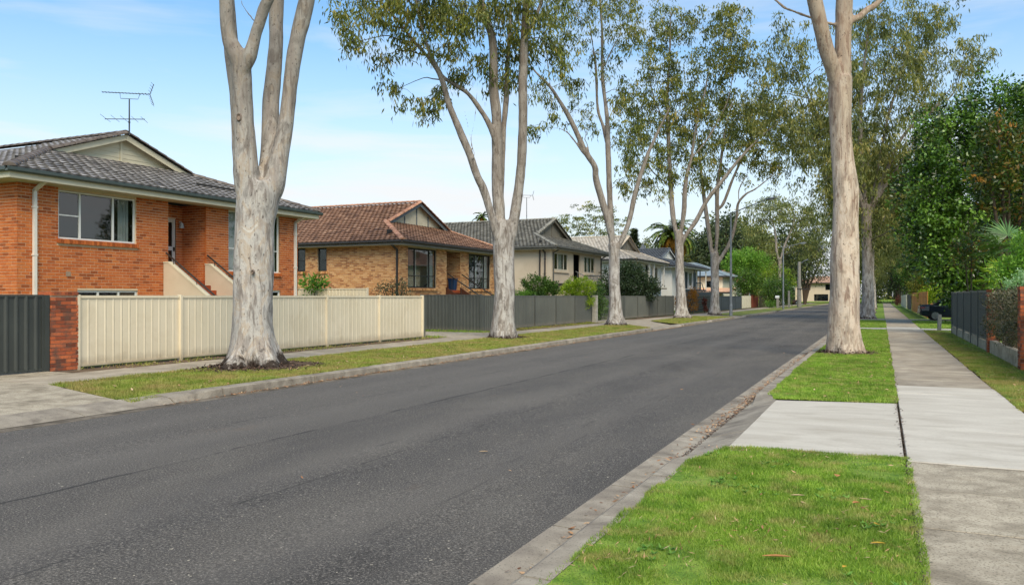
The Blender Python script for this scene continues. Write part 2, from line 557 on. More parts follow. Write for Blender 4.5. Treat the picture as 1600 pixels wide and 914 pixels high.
M['gum_weep'] = leaf_mat("weeping_gum_leaves", ["444d26", "626b3a", "80844a", "999352", "a99a58"], rough=.5, trans=.35)
M['deep_green'] = leaf_mat("glossy_dark_leaves", ["1f3310", "345019", "4f7024", "70923a", "94b450"], rough=.3, trans=.2, spec=.5)
M['copper'] = leaf_mat("coppery_leaves", ["2a4014", "425822", "66682a", "8c6428", "a87636"], rough=.35, trans=.3, spec=.5)
M['mid_green'] = leaf_mat("mid_green_leaves", ["22380f", "365419", "507024", "70903a"], rough=.45, trans=.3)
M['bright_green'] = leaf_mat("bright_green_leaves", ["365a1c", "507a26", "6b9434", "8aae46"], rough=.45, trans=.35)
M['lime'] = leaf_mat("lime_leaves", ["3d5a14", "6b8a1e", "93a828", "b0bd3c"], rough=.45, trans=.35)
M['olive_gold'] = leaf_mat("olive_gold_leaves", ["3a4518", "5b6222", "80802e", "9c8a3a"], rough=.5, trans=.3)
M['grey_green'] = leaf_mat("grey_green_leaves", ["1d2a18", "2d3e25", "425338", "5a6a4d"], rough=.45, trans=.25)
M['hedge_mix'] = leaf_mat("dull_hedge_leaves", ["2a2a1e", "43452f", "5b5b40", "7b705a", "6a4a3a"], rough=.4, trans=.2)
M['orange_leaf'] = leaf_mat("orange_leaves", ["6e4410", "96601a", "ad7a24", "7a5a1a"], rough=.5, trans=.3)
M['red_leaf'] = leaf_mat("dark_red_leaves", ["3a1a14", "58281d", "7a4030", "9c6650"], rough=.5, trans=.25)
M['white_green'] = leaf_mat("white_edged_leaves", ["5f8a52", "86ab78", "b5cdaa", "cfdcc4"], rough=.5, trans=.3)
M['palm'] = leaf_mat("palm_fronds", ["34481f", "50682e", "74863e", "9a8a3e"], rough=.4, trans=.2)
M['palm_dry'] = leaf_mat("dry_palm_fronds", ["7a5a22", "9a722a", "b08836"], rough=.6, trans=.2)
M['fan'] = leaf_mat("fan_palm_leaves", ["28421f", "3f5f30", "5a7d45", "7d9c5c"], rough=.35, trans=.25)
M['weed'] = leaf_mat("lawn_weeds", ["4a7424", "5c8a30", "769e42", "90b058"], rough=.5, trans=.25, obj=False)
M['dry_leaf'] = leaf_mat("fallen_leaves", ["6a4630", "94694a", "b58d68", "c9ac8a"], rough=.8, trans=.1, obj=False)
M['bark_bits'] = leaf_mat("bark_litter", ["241b15", "3a2b22", "564236", "7d6a5c"], rough=.95, trans=0, obj=False)
M['grass_r'] = leaf_mat("green_lawn_blades", ["547422", "75942f", "93ae42", "b5c062"], rough=.55, trans=.35, obj=False, patch=("b0a468", 3.2, .50, .66, .8))
M['grass_l'] = leaf_mat("yellowing_verge_blades", ["5a6f24", "7c8c34", "98a048", "b3ae66"], rough=.6, trans=.3, obj=False, patch=("a8935f", 1.1, .43, .62, .85))
M['concrete_old'] = mat("weathered_concrete", ["8f8472", "a79b87", "b8ac97", "a89a84"], 3.2, .95, .7, 110, fleck=("6e6454", 55, .55, .65), dirt=("756a59", 2.2, .46, .66, .7), tone=.1)
M['concrete_path'] = mat("worn_path_concrete", ["948877", "a39785", "b3a793"], 1.6, .95, .5, 120, fleck=("776c5e", 60, .57, .55), dirt=("7a6f60", 1.3, .46, .68, .6), tone=.14)
M['concrete_new'] = mat("pale_new_concrete", ["b3aa9c", "bdb5a7", "c6beb0"], 1.4, .9, .25, 130, fleck=("99907f", 48, .61, .5), dirt=("9a9080", 1.7, .48, .72, .55), tone=.06, stretch=(.6, 1.6, 1))
M['kerb'] = mat("stained_kerb_concrete", ["80766a", "958b7c", "a89e8e"], 3, .95, .5, 90, fleck=("5c554a", 60, .6, .6), dirt=("564e43", 2, .52, .7, .7), tone=.12)
M['kerb_dark'] = mat("grimy_gutter_concrete", ["5a5145", "71675a", "857b6c"], 4, .95, .6, 60, fleck=("a08f78", 30, .62, .5), dirt=("3e362c", 2.5, .45, .62, .7), tone=.12)
M['soil'] = mat("bare_soil", ["4b3d2f", "5f4e3d", "766551"], 3, 1, .8, 40, fleck=("8f8069", 50, .62, .5))
M['soil_dark'] = mat("dark_litter_soil", ["3c2d22", "4f3d2f", "6a5443"], 4, 1, .9, 30, fleck=("937c66", 38, .62, .7))
M['lawn_r'] = mat("lawn_right", ["4c6a20", "63812a", "7d9338", "838a44"], 5, 1, .8, 60, fleck=("2c4216", 70, .55, .6))
M['lawn_l'] = mat("lawn_left", ["566a27", "6d7a30", "868a42", "93854f"], 1.6, 1, .8, 60, fleck=("46521f", 60, .56, .6), dirt=("8a7650", .9, .54, .70, .6))
M['terrain'] = mat("far_ground", ["4a5a26", "5f6c30", "6f7040"], .4, 1)
M['white_sign'] = mat("white_paint", ["c9c9c5", "d8d8d4"], 3, .5)

def asphalt_mat():
    m, n, l, b = new_mat("worn_asphalt")
    vec = coords(n, l)
    c = ramp(n, ["3f3b37", "4b4743", "56514b", "605b54"], .3, .7)
    l.new(noise(n, l, coords(n, l, False, (1, .35, 1)), .8, 7, .6, .3), c.inputs[0])
    c = c.outputs[0]
    sp = n.new("ShaderNodeSeparateXYZ")
    l.new(vec, sp.inputs[0])
    wob = math_(n, l, 'MULTIPLY', math_(n, l, 'SUBTRACT', noise(n, l, coords(n, l, False, (.01, 1, 1)), .9, 6, .6), .5), .16)
    x = math_(n, l, 'ADD', sp.outputs[0], wob)
    # the left strip was laid at another time: a little paler
    c = mixc(n, l, step(n, l, x, -6.63, -6.59, .55, 0), c, "5d5852")
    # stone specks
    g1 = noise(n, l, vec, 62, 4, .75)
    c = mixc(n, l, step(n, l, g1, .53, .66, 0, .85), c, "968e84")
    c = mixc(n, l, step(n, l, g1, .48, .36, 0, .9), c, "25221f")
    g2 = noise(n, l, vec, 240, 2, .6)
    c = mixc(n, l, step(n, l, g2, .64, .70, 0, .85), c, "b0aaa0")
    c = mixc(n, l, step(n, l, noise(n, l, vec, 30, 1, .4), .765, .785, 0, .9), c, "c0b6a2")
    # seams along the road, broken up
    brk = noise(n, l, coords(n, l, False, (1, 1, 1)), 1.3, 4, .6)
    for xs, w, am in ((-6.61, .022, .8), (-8.0, .014, .6), (-4.85, .013, .55), (-3.4, .012, .4), (-9.2, .012, .35)):
        d = math_(n, l, 'ABSOLUTE', math_(n, l, 'SUBTRACT', x, xs))
        f = math_(n, l, 'MULTIPLY', step(n, l, d, w * .4, w * 1.6, am, 0), step(n, l, brk, .42 if xs == -6.61 else .5, .56, 0, 1))
        c = mixc(n, l, f, c, "232220")
    # tyre tracks, worn smoother and a touch paler
    for xs in (-3.7, -5.3, -7.5, -9.1):
        d = math_(n, l, 'ABSOLUTE', math_(n, l, 'SUBTRACT', math_(n, l, 'ADD', x, math_(n, l, 'MULTIPLY', wob, 3.0)), xs))
        c = mixc(n, l, step(n, l, d, .08, .5, .22, 0), c, "716b64")
    # oil and rust stains
    c = mixc(n, l, step(n, l, noise(n, l, coords(n, l, False, (1, .5, 1)), 1.1, 6, .6), .66, .78, 0, .5), c, "6a5a4c")
    c = mixc(n, l, step(n, l, noise(n, l, coords(n, l, False, (1, .25, 1)), 2.3, 5, .6), .68, .76, 0, .5), c, "2e2d2b")
    l.new(c, b.inputs["Base Color"])
    b.inputs["Roughness"].default_value = .85
    b.inputs["Specular IOR Level"].default_value = .3
    bump(n, l, b, g1, .6, .012)
    return m
M['asphalt'] = asphalt_mat()

# ================================================================ GROUND
g = MB()
g.face([(-900, -300, -.30), (900, -300, -.30), (900, 1500, -.30), (-900, 1500, -.30)])
g.build('ground', M['terrain'], kind='structure')

def grid_sheet(name, x0, x1, y0, y1, dx, dy, zf, m, kind='structure'):
    nx, ny = max(2, round((x1 - x0) / dx) + 1), max(2, round((y1 - y0) / dy) + 1)
    xs, ys = np.linspace(x0, x1, nx), np.linspace(y0, y1, ny)
    V = [(x, y, zf(x, y)) for y in ys for x in xs]
    F = [(j * nx + i, j * nx + i + 1, (j + 1) * nx + i + 1, (j + 1) * nx + i) for j in range(ny - 1) for i in range(nx - 1)]
    me = bpy.data.meshes.new(name)
    me.from_pydata(V, [], F)
    me.polygons.foreach_set("use_smooth", [True] * len(F))
    me.materials.append(m)
    return tag(put(name, me), kind=kind)

# road: slightly crowned
grid_sheet('road', -10.46, -2.31, -25, 205, .8, 8, lambda x, y: -.132 + .07 * (1 - ((x + 6.38) / 4.1) ** 2), M['asphalt'])
grid_sheet('cross_road', -60, 40, 205, 213, 8, 4, lambda x, y: -.13, M['asphalt'])
grid_sheet('far_lawn', -60, 40, 213.2, 262, 6, 8, lambda x, y: .05 + .02 * (y - 213), M['lawn_r'])

def wav(x, y, s=.02):
    return s * (mnoise.noise((x * .8, y * .8, 3.1)) + .6 * mnoise.noise((x * 2.3, y * 2.3, 7.7)))

# ---- right hand side -------------------------------------------------
# bed of earth under path, slabs and driveways
grid_sheet('earth_bed', -1.74, 3.2, -6, 205, 1.2, 4, lambda x, y: -.125 if x < -1.5 else -.06, M['soil'])

def lawn_poly(name, pts, z, m, sub=.45, amp=.015):
    """lawn sheet inside a convex polygon, gently uneven"""
    xs = [p[0] for p in pts]; ys = [p[1] for p in pts]
    y0, y1 = min(ys), max(ys)
    ny = max(2, int((y1 - y0) / sub) + 1)
    V, F = [], []
    nx = 9
    for j in range(ny + 1):
        y = y0 + (y1 - y0) * j / ny
        lo, hi = cut(pts, min(max(y, y0 + 1e-4), y1 - 1e-4))
        for i in range(nx):
            x = lo + (hi - lo) * i / (nx - 1)
            V.append((x, y, z(x, y) + wav(x, y, amp)))
    for j in range(ny):
        for i in range(nx - 1):
            a = j * nx + i
            F.append((a, a + 1, a + nx + 1, a + nx))
    me = bpy.data.meshes.new(name)
    me.from_pydata(V, [], F)
    me.polygons.foreach_set("use_smooth", [True] * len(F))
    me.materials.append(m)
    return tag(put(name, me), kind='structure')

def cut(pts, y):
    xs = []
    n = len(pts)
    for i in range(n):
        (xa, ya), (xb, yb) = pts[i], pts[(i + 1) % n]
        if (ya - y) * (yb - y) <= 0 and abs(ya - yb) > 1e-9:
            xs.append(xa + (xb - xa) * (y - ya) / (yb - ya))
    return min(xs), max(xs)

def inside(pts, X, Y):
    ok = np.ones(len(X), bool)
    n = len(pts)
    for i in range(n):
        (xa, ya), (xb, yb) = pts[i], pts[(i + 1) % n]
        ok &= ((xb - xa) * (Y - ya) - (yb - ya) * (X - xa)) >= 0
    return ok

def vnoise(X, Y, s, seed=0):
    """cheap smooth value noise 0..1"""
    rs = np.random.default_rng(seed)
    T = rs.random((64, 64))
    x, y = X * s, Y * s
    i, j = np.floor(x).astype(int), np.floor(y).astype(int)
    fx, fy = x - i, y - j
    fx, fy = fx * fx * (3 - 2 * fx), fy * fy * (3 - 2 * fy)
    g = lambda a, b: T[a % 64, b % 64]
    return (g(i, j) * (1 - fx) + g(i + 1, j) * fx) * (1 - fy) + (g(i, j + 1) * (1 - fx) + g(i + 1, j + 1) * fx) * fy

TREE_FEET = []
def blades(name, pts, dens, ln, wd, m, z=lambda X, Y: 0 * X, seed=1, bare=.0, lean=.7, thin=None, rag=.06):
    """grass: one triangle per blade; pts counter-clockwise"""
    rs = np.random.default_rng(seed)
    xs = [p[0] for p in pts]; ys = [p[1] for p in pts]
    n = int((max(xs) - min(xs)) * (max(ys) - min(ys)) * dens)
    X, Y = rs.uniform(min(xs), max(xs), n), rs.uniform(min(ys), max(ys), n)
    ok = inside(pts, X, Y)
    pn = vnoise(X, Y, 1.1, seed + 5) * .6 + vnoise(X, Y, 3.7, seed + 6) * .4
    ok &= rs.random(n) < np.clip((pn - bare) * 6 + .25, .12, 1)
    for fx, fy, fr in TREE_FEET:
        d = np.hypot(X - fx, Y - fy)
        ok &= (d > fr * (.8 + .5 * vnoise(X, Y, 2.1, 3))) | (rs.random(n) < .06)
    if thin is not None: ok &= rs.random(n) < thin(X, Y)
    X, Y, pn = X[ok], Y[ok], pn[ok]
    X = X + (vnoise(X, Y, 2.7, seed + 31) - .5) * rag; Y = Y + (vnoise(X, Y, 2.9, seed + 32) - .5) * rag
    n = len(X)
    Z = z(X, Y) + .001
    L = ln * rs.uniform(.4, 1.3, n) * (.6 + .8 * pn)
    a = rs.uniform(0, 2 * np.pi, n)
    tl = rs.uniform(.1, lean, n) * 1.3
    D = unit(np.stack([np.cos(a) * tl, np.sin(a) * tl, np.ones(n)], 1))
    b = rs.uniform(0, 2 * np.pi, n)
    S = np.stack([np.cos(b), np.sin(b), np.zeros(n)], 1)
    C = np.stack([X, Y, Z], 1)
    W = (wd * rs.uniform(.6, 1.3, n)).reshape(-1, 1)
    V = np.stack([C - S * W / 2, C + S * W / 2, C + D * L.reshape(-1, 1)], 1).reshape(-1, 3)
    t = rs.normal(.45, .2, n) + (vnoise(X, Y, 5.0, seed + 9) - .5) * .5
    return np_mesh(name, V, 3, t, m, kind='stuff')

# ---- kerb and gutter on the right, in cast lengths ---------------------
KERB_R = [(-1.985, -.142), (-1.962, -.022), (-1.925, .0), (-1.745, .0)]
LAY_R = [(-1.985, -.135), (-1.90, -.115), (-1.72, -.06), (-1.535, -.008)]
def lerp_prof(a, b, k):
    return [(p[0] + (q[0] - p[0]) * k, p[1] + (q[1] - p[1]) * k) for p, q in zip(a, b)]
def lay_amount(y, gaps):
    for a, b, r in gaps:
        if a - r < y < b + r:
            return min(1, (y - a + r) / r, (b + r - y) / r)
    return 0.0
def sweep(prof_at, ys, floor, tone=.5):
    mb = MB()
    for a, b in zip(ys[:-1], ys[1:]):
        pa, pb = prof_at(a), prof_at(b)
        for i in range(len(pa) - 1):
            mb.face([(pa[i][0], a, pa[i][1]), (pa[i + 1][0], a, pa[i + 1][1]), (pb[i + 1][0], b, pb[i + 1][1]), (pb[i][0], b, pb[i][1])][::-1], tone)
    for y, s in ((ys[0], 1), (ys[-1], -1)):
        p = prof_at(y)
        q = [(x, y, z) for x, z in p] + [(p[-1][0], y, floor), (p[0][0], y, floor)]
        mb.face(q[::s], tone)
    return mb

GAP_R = [(9.0, 13.4, .9), (43.8, 46.2, .9), (60.5, 64.5, .9)]
kerb_r = thing('kerb', None, None, (-1.9, 6, -.13)); kerb_r['kind'] = 'structure'
gut_r = thing('gutter', None, None, (-2.1, 6, -.13)); gut_r['kind'] = 'structure'
prof_r = lambda y: lerp_prof(KERB_R, LAY_R, lay_amount(y, GAP_R))
y = 2.85
k = 0
while y < 62:
    y2 = y + 1.47
    n = 5
    dz = R.uniform(-.004, .004)
    pf = lambda q, dz=dz: [(x, z + dz) for x, z in prof_r(q)]
    sweep(pf, [y + .012 + (y2 - y - .024) * i / n for i in range(n + 1)], -.25, R.uniform(.2, .8)).build('kerbstone', M['kerb'], kerb_r)
    gz = R.uniform(-.004, .004)
    mb = MB()
    mb.prism([(-2.325, y + .010, -.126 + gz), (-1.99, y + .010, -.14 + gz), (-1.99, y2 - .010, -.14 + gz), (-2.325, y2 - .010, -.126 + gz)], (0, 0, -.08), R.uniform(.2, .8))
    # prism extrudes downwards; top is the first polygon
    mb.build('gutter_slab', M['kerb'], gut_r)
    y = y2
sweep(prof_r, [y + i * 3.5 for i in range(42)], -.25).build('kerb_length', M['kerb'], kerb_r)
sweep(prof_r, [-20, -8, 2.84], -.25).build('kerb_length', M['kerb'], kerb_r)
mb = MB()
mb.box(-2.325, -1.99, y, 205, -.22, -.13)
mb.box(-2.325, -1.99, -20, 2.84, -.22, -.13)
mb.build('gutter_length', M['kerb'], gut_r)
mb = MB(); mb.box(-2.3, -1.9, -20, 205, -.3, -.165); mb.build('gutter_bed', M['soil'], gut_r)

# ---- right footpath in slabs -------------------------------------------
path_r = thing('footpath', None, None, (1.0, 8, 0)); path_r['kind'] = 'structure'
joints = [1.2, 2.5, 3.8, 5.1, 6.4, 7.66, 8.9]
new_j = [8.9, 11.2, 13.7, 15.15, 16.4]
def slab(x0, x1, y0, y1, z, m, parent, name='slab', tone=.5, skew=.0):
    mb = MB()
    t = [R.uniform(-.004, .004) for _ in range(4)]
    e = .004
    P = [(x0, y0), (x1, y0 - skew), (x1, y1 - skew), (x0, y1)]
    c = ((x0 + x1) / 2, (y0 + y1) / 2)
    top = [(p[0] + (e if p[0] < c[0] else -e), p[1] + (e if p[1] < c[1] else -e), z + t[i]) for i, p in enumerate(P)]
    mid = [(p[0], p[1], z + t[i] - .004) for i, p in enumerate(P)]
    bot = [(p[0], p[1], z - .09) for p in P]
    mb.face(top, tone)
    for a, b in ((top, mid), (mid, bot)):
        for i in range(4):
            j = (i + 1) % 4
            mb.face([b[i], b[j], a[j], a[i]], tone)
    return mb.build(name, m, parent)
for a, b in zip(joints[:-1], joints[1:]):
    slab(.22, 1.80, a + .014, b - .014, .004, M['concrete_old'], path_r, tone=R.uniform(.2, .8))
    mb = MB(); mb.box(.225, 1.795, b - .0135, b + .0065, -.03, .0005); mb.build('joint', M['kerb_dark'], path_r)
for a, b in zip(new_j[:-1], new_j[1:]):
    mb = MB(); mb.box(.24, 1.8, b - .0065, b + .0065, -.03, .003); mb.build('joint', M['kerb_dark'], path_r)
    slab(.235, 1.81, a + .007, b - .007, .008, M['concrete_new'], path_r, tone=R.uniform(.3, .7))
y = 16.4
while y < 72:
    h = R.choice((1.25, 1.3, 1.3, 1.5))
    if 43.7 < y < 46: h = 2.4
    slab(.22, 1.79, y + .006, y + h - .006, R.uniform(0, .008), M['concrete_new'] if 43.7 < y < 46 else M['concrete_path'], path_r, tone=R.uniform(.15, .85))
    y += h
mb = MB(); mb.box(.22, 1.79, y, 205, -.09, .004); mb.build('path_length', M['concrete_path'], path_r)

# ---- right driveways ----------------------------------------------------
def driveway(name, P, m, cuts=0):
    d = thing(name, None, None, (P[0][0], P[0][1], 0)); d['kind'] = 'structure'
    mb = MB()
    mb.prism(P[::-1], (0, 0, -.08))
    mb.build('slab', m, d)
    return d
dn = thing('driveway', None, None, (-.7, 11, 0)); dn['kind'] = 'structure'
for ya, yb, yc_, yd in ((9.0, 9.15, 11.25, 11.42), (11.262, 11.432, 13.35, 13.62)):
    mb = MB()
    mb.prism([(-1.53, ya, -.003), (.205, yb, .006), (.205, yd, .006), (-1.53, yc_, -.003)][::-1], (0, 0, -.08), R.uniform(.35, .65))
    mb.build('slab', M['concrete_new'], dn)
driveway('driveway', [(1.835, 8.95, .004), (3.4, 9.0, .008), (3.4, 13.3, .008), (1.835, 13.35, .004)], M['concrete_new'])
driveway('driveway', [(-1.53, 43.9, 0), (.205, 43.9, .004), (.205, 46.1, .004), (-1.53, 46.1, 0)], M['concrete_new'])
driveway('driveway', [(1.81, 43.9, .004), (9, 44.2, .01), (9, 46.1, .01), (1.81, 46.1, .004)], M['concrete_new'])
driveway('driveway', [(1.81, 60.5, .004), (9, 60.5, .01), (9, 64.6, .01), (1.81, 64.6, .004)], M['concrete_path'])
driveway('driveway', [(-1.53, 60.5, 0), (.205, 60.5, .004), (.205, 64.6, .004), (-1.53, 64.6, 0)], M['concrete_path'])

# ---- right lawns -----------------------------------------------------------
flat = lambda x, y: .0
TREE_FEET += [(-.97, 25.1, .62), (-1.0, 64.5, .55), (-1.0, 86.0, .5)]
P1 = [(-1.74, -4), (.21, -4), (.21, 9.13), (-1.3, 9.0), (-1.53, 8.9), (-1.74, 8.05)]
lawn_poly('lawn', P1, flat, M['lawn_r'])
P2 = [(-1.74, 14.2), (-1.55, 13.5), (.21, 13.68), (.21, 43.85), (-1.74, 43.85)]
lawn_poly('lawn', P2, flat, M['lawn_r'])
P3 = [(-1.74, 46.15), (.21, 46.15), (.21, 60.4), (-1.74, 60.4)]
lawn_poly('lawn', P3, flat, M['lawn_r'], 1.5)
P4 = [(-1.74, 64.7), (.21, 64.7), (.21, 205), (-1.74, 205)]
lawn_poly('lawn', P4, flat, M['lawn_r'], 3)
Q1 = [(1.83, 13.45), (3.6, 13.4), (3.6, 43.8), (1.82, 43.8)]
lawn_poly('lawn', Q1, lambda x, y: .012 * max(0, x - 2), M['lawn_r'])
Q2 = [(1.82, 46.2), (9, 46.2), (9, 60.4), (1.82, 60.4)]
lawn_poly('lawn', Q2, flat, M['lawn_r'], 2)
Q3 = [(1.82, 64.7), (9, 64.7), (9, 205), (1.82, 205)]
lawn_poly('lawn', Q3, flat, M['lawn_r'], 4)
grid_sheet('yard', 3.6, 60, -5, 205, 10, 20, lambda x, y: -.02, M['lawn_r'])

def inset(P, e=-.03):
    cx = sum(p[0] for p in P) / len(P); cy = sum(p[1] for p in P) / len(P)
    return [(p[0] + (e if p[0] < cx else -e), p[1] + (e if p[1] < cy else -e)) for p in P]
near = [(-1.785, 3.2), (.255, 3.2), (.255, 6.0), (-1.785, 6.0)]
blades('grass', near, 16000, .034, .0055, M['grass_r'], seed=11, bare=.26, lean=1.1)
blades('grass', [(-1.785, 6.0), (.255, 6.0), (.255, 9.1), (-1.3, 9.05), (-1.55, 8.93), (-1.785, 8.0)], 11500, .034, .007, M['grass_r'], seed=12, bare=.26, lean=1.1)
blades('grass', [(-1.76, 14.2), (-1.57, 13.45), (.23, 13.62), (.23, 25), (-1.76, 25)], 4200, .042, .011, M['grass_r'], seed=13, bare=.1)
blades('grass', [(-1.75, 25), (.23, 25), (.23, 43.85), (-1.75, 43.85)], 1300, .045, .02, M['grass_r'], seed=14, bare=.1)
blades('grass', [(-1.75, 46.2), (.23, 46.2), (.23, 60.4), (-1.75, 60.4)], 500, .05, .035, M['grass_r'], seed=15)
dry_edge = lambda X, Y: np.clip(1.25 - (X - 1.9) * 1.0, .25, 1)
blades('grass', [(1.80, 13.4), (3.4, 13.4), (3.4, 26), (1.80, 26)], 3200, .045, .011, M['grass_l'], seed=16, bare=.2, thin=dry_edge)
blades('grass', [(1.79, 26), (3.2, 26), (3.2, 43.8), (1.79, 43.8)], 1300, .045, .02, M['grass_l'], seed=17, bare=.15, thin=dry_edge)
blades('grass', [(1.8, 46.3), (8, 46.3), (8, 60.3), (1.8, 60.3)], 260, .05, .035, M['grass_r'], seed=18)

# ---- left hand side: kerb, verge, footpath ---------------------------------
KERB_L = [(-11.0, .005), (-10.76, .005), (-10.725, -.012), (-10.715, -.145)]
LAY_L = [(-11.3, -.03), (-11.0, -.065), (-10.85, -.09), (-10.70, -.122)]
GAP_L = [(-8, 9.1, 1.7), (41.5, 46.6, 1.0), (55.0, 55.9, .4), (66.5, 71, .9), (96, 101, 1)]
prof_l = lambda y: lerp_prof(KERB_L, LAY_L, lay_amount(y, GAP_L))
kerb_l = thing('kerb', None, None, (-10.85, 15, -.13)); kerb_l['kind'] = 'structure'
ys = [-12, -4, 2.0, 5.2, 8.1, 9.75, 10.85]
while ys[-1] < 76: ys.append(ys[-1] + R.uniform(2.2, 2.7))
for a, b in zip(ys[:-1], ys[1:]):
    n = 6
    dz, dx = R.uniform(-.006, .006), R.uniform(-.008, .008)
    pf = lambda q, dz=dz, dx=dx: [(x + dx, z + dz) for x, z in prof_l(q)]
    sweep(pf, [a + .01 + (b - a - .02) * i / n for i in range(n + 1)], -.25, R.uniform(.1, .9)).build('kerbstone', M['kerb'], kerb_l)
sweep(prof_l, [ys[-1] + i * 3 for i in range(43)], -.25).build('kerb_length', M['kerb'], kerb_l)
mb = MB()
mb.box(-10.70, -10.44, -20, 205, -.25, -.128)
o = mb.build('gutter', M['kerb_dark'], kind='structure')
mb = MB(); mb.box(-10.98, -10.72, -20, 205, -.3, -.15); mb.build('kerb_bed', M['soil'], kerb_l)

grid_sheet('earth_bed', -16.9, -11.02, -12, 205, 1.2, 4, lambda x, y: -.10, M['soil'])
grid_sheet('yard', -60, -16.9, -20, 205, 8, 12, lambda x, y: -.02, M['terrain'])
# footpath on the left, broad worn slabs
path_l = thing('footpath', None, None, (-14.9, 15, 0)); path_l['kind'] = 'structure'
ys = [9.95]
while ys[-1] < 92: ys.append(ys[-1] + R.choice((1.5, 1.6, 1.5, 3.0)))
for a, b in zip(ys[:-1], ys[1:]):
    slab(-15.75, -14.12, a + .006, b - .006, R.uniform(0, .008), M['concrete_path'], path_l, tone=R.uniform(.1, .9))
mb = MB(); mb.box(-15.75, -14.12, ys[-1], 205, -.09, .004); mb.build('path_length', M['concrete_path'], path_l)
grid_sheet('dirt_strip', -16.9, -15.76, 11.6, 150, .3, .8, lambda x, y: -.015 + wav(x, y, .03), M['soil'])
# near driveway on the left
dl = thing('driveway', None, None, (-13, 6, 0)); dl['kind'] = 'structure'
for k, (P, t) in enumerate((([(-13.55, -8, .0), (-11.31, -8, -.034), (-11.31, 9.12, -.034), (-13.55, 9.75, .0)], .5),
                            ([(-16.95, -8, .01), (-13.57, -8, .002), (-13.57, 9.77, .002), (-14.1, 9.93, .003), (-15.77, 9.93, .006), (-15.77, 11.62, .010), (-16.95, 11.62, .012)], .35))):
    mb = MB(); mb.prism(P[::-1], (0, 0, -.09), t); mb.build('slab', M['concrete_old'], dl)
dl2 = thing('driveway', None, None, (-13, 46, 0)); dl2['kind'] = 'structure'
for P in ([(-14.10, 46.2, .004), (-11.3, 41.6, -.02), (-11.3, 46.6, -.02), (-14.10, 52.2, .004)], [(-24, 49.2, .01), (-15.77, 47.4, .006), (-15.77, 54.5, .006), (-24, 55.2, .01)]):
    mb = MB(); mb.prism(P[::-1], (0, 0, -.09)); mb.build('slab', M['concrete_path'], dl2)
dl3 = thing('driveway', None, None, (-18, 30, 0)); dl3['kind'] = 'structure'
mb = MB(); mb.prism([(-24, 28.6, .012), (-15.77, 28.3, .008), (-15.77, 32.6, .008), (-24, 33.0, .012)][::-1], (0, 0, -.09)); mb.build('slab', M['concrete_old'], dl3)
dl4 = thing('driveway', None, None, (-13, 69, 0)); dl4['kind'] = 'structure'
mb = MB(); mb.prism([(-14.10, 67, .004), (-11.2, 66.8, -.02), (-11.2, 70.5, -.02), (-14.10, 71, .004)][::-1], (0, 0, -.09)); mb.build('slab', M['concrete_path'], dl4)

TREE_FEET += [(-13.3, 14.35, 1.05), (-13.6, 28.6, .75), (-13.8, 44.0, .6), (-13.8, 60.5, .55), (-13.8, 73.8, .5)]
zl = lambda x, y: -.005 + (0 if y > 10.9 else -.055 * min(1, max(0, (-x - 13.6) / -2.6)) * min(1, (10.9 - y) / 1.6))
zl = lambda x, y: -.006 - .06 * max(0.0, min(1.0, (x + 13.6) / 2.6)) * max(0.0, min(1.0, (10.9 - y) / 1.6))
L1 = [(-11.0, 9.15), (-11.0, 41.0), (-13.3, 44.7), (-14.1, 46.0), (-14.1, 9.95), (-13.55, 9.80)]
lawn_poly('verge', L1, zl, M['lawn_l'], .6, .03)
L2 = [(-11.0, 47.5), (-11.0, 66.5), (-14.1, 66.9), (-14.1, 52.6)]
lawn_poly('verge', L2, flat, M['lawn_l'], 1.5, .02)
L3 = [(-11.0, 70.8), (-11.0, 205), (-14.1, 205), (-14.1, 71.1)]
lawn_poly('verge', L3, flat, M['lawn_l'], 3, .02)
zlv = lambda X, Y: -.006 - .06 * np.clip((X + 13.6) / 2.6, 0, 1) * np.clip((10.9 - Y) / 1.6, 0, 1)
def ccw(P):
    a = sum(P[i][0] * P[(i + 1) % len(P)][1] - P[(i + 1) % len(P)][0] * P[i][1] for i in range(len(P)))
    return P if a > 0 else P[::-1]
blades('grass', ccw([(-10.98, 9.1), (-10.98, 22), (-14.14, 22), (-14.14, 9.95), (-13.55, 9.77)]), 2700, .06, .014, M['grass_l'], zlv, seed=21, bare=.22, lean=.9)
blades('grass', ccw([(-10.98, 22), (-10.98, 33), (-14.14, 33), (-14.14, 22)]), 1300, .06, .022, M['grass_l'], seed=22, bare=.2, lean=.9)
blades('grass', ccw([(-10.98, 33), (-10.98, 41), (-13.3, 44.7), (-14.14, 46), (-14.14, 33)]), 650, .06, .035, M['grass_l'], seed=23, bare=.15, lean=.9)
blades('grass', ccw([(-10.98, 47.6), (-10.98, 66.5), (-14.14, 66.8), (-14.14, 52.8)]), 280, .06, .05, M['grass_l'], seed=24, lean=.9)
blades('weeds', ccw([(-15.8, 12.4), (-15.8, 28), (-16.6, 28), (-16.6, 12.4)]), 160, .07, .02, M['grass_l'], seed=25, bare=.45, lean=1.2)
blades('weeds', ccw([(-15.8, 33), (-15.8, 48), (-16.9, 48), (-16.9, 33)]), 260, .08, .03, M['grass_l'], seed=26, bare=.4, lean=1.2)
blades('weeds', ccw([(-16.0, 27.6), (-16.0, 28.4), (-23, 29), (-23, 27.6)]), 300, .1, .03, M['grass_r'], seed=27, bare=.2, lean=1.2)
blades('weeds', ccw([(-16.2, 32.2), (-16.2, 33.0), (-21, 33.6), (-21, 32.2)]), 300, .1, .03, M['grass_r'], seed=28, bare=.3, lean=1.2)

# hills behind the houses
grid_sheet('hill', -330, -28, 150, 460, 12, 12, lambda x, y: -.3 + 17 * max(0, min(1, (y - 150) / 110)) ** 1.5 * max(0, min(1, (-28 - x) / 60)) ** 1.2 + 1.5 * mnoise.noise((x * .02, y * .02, 1)), M['terrain'])

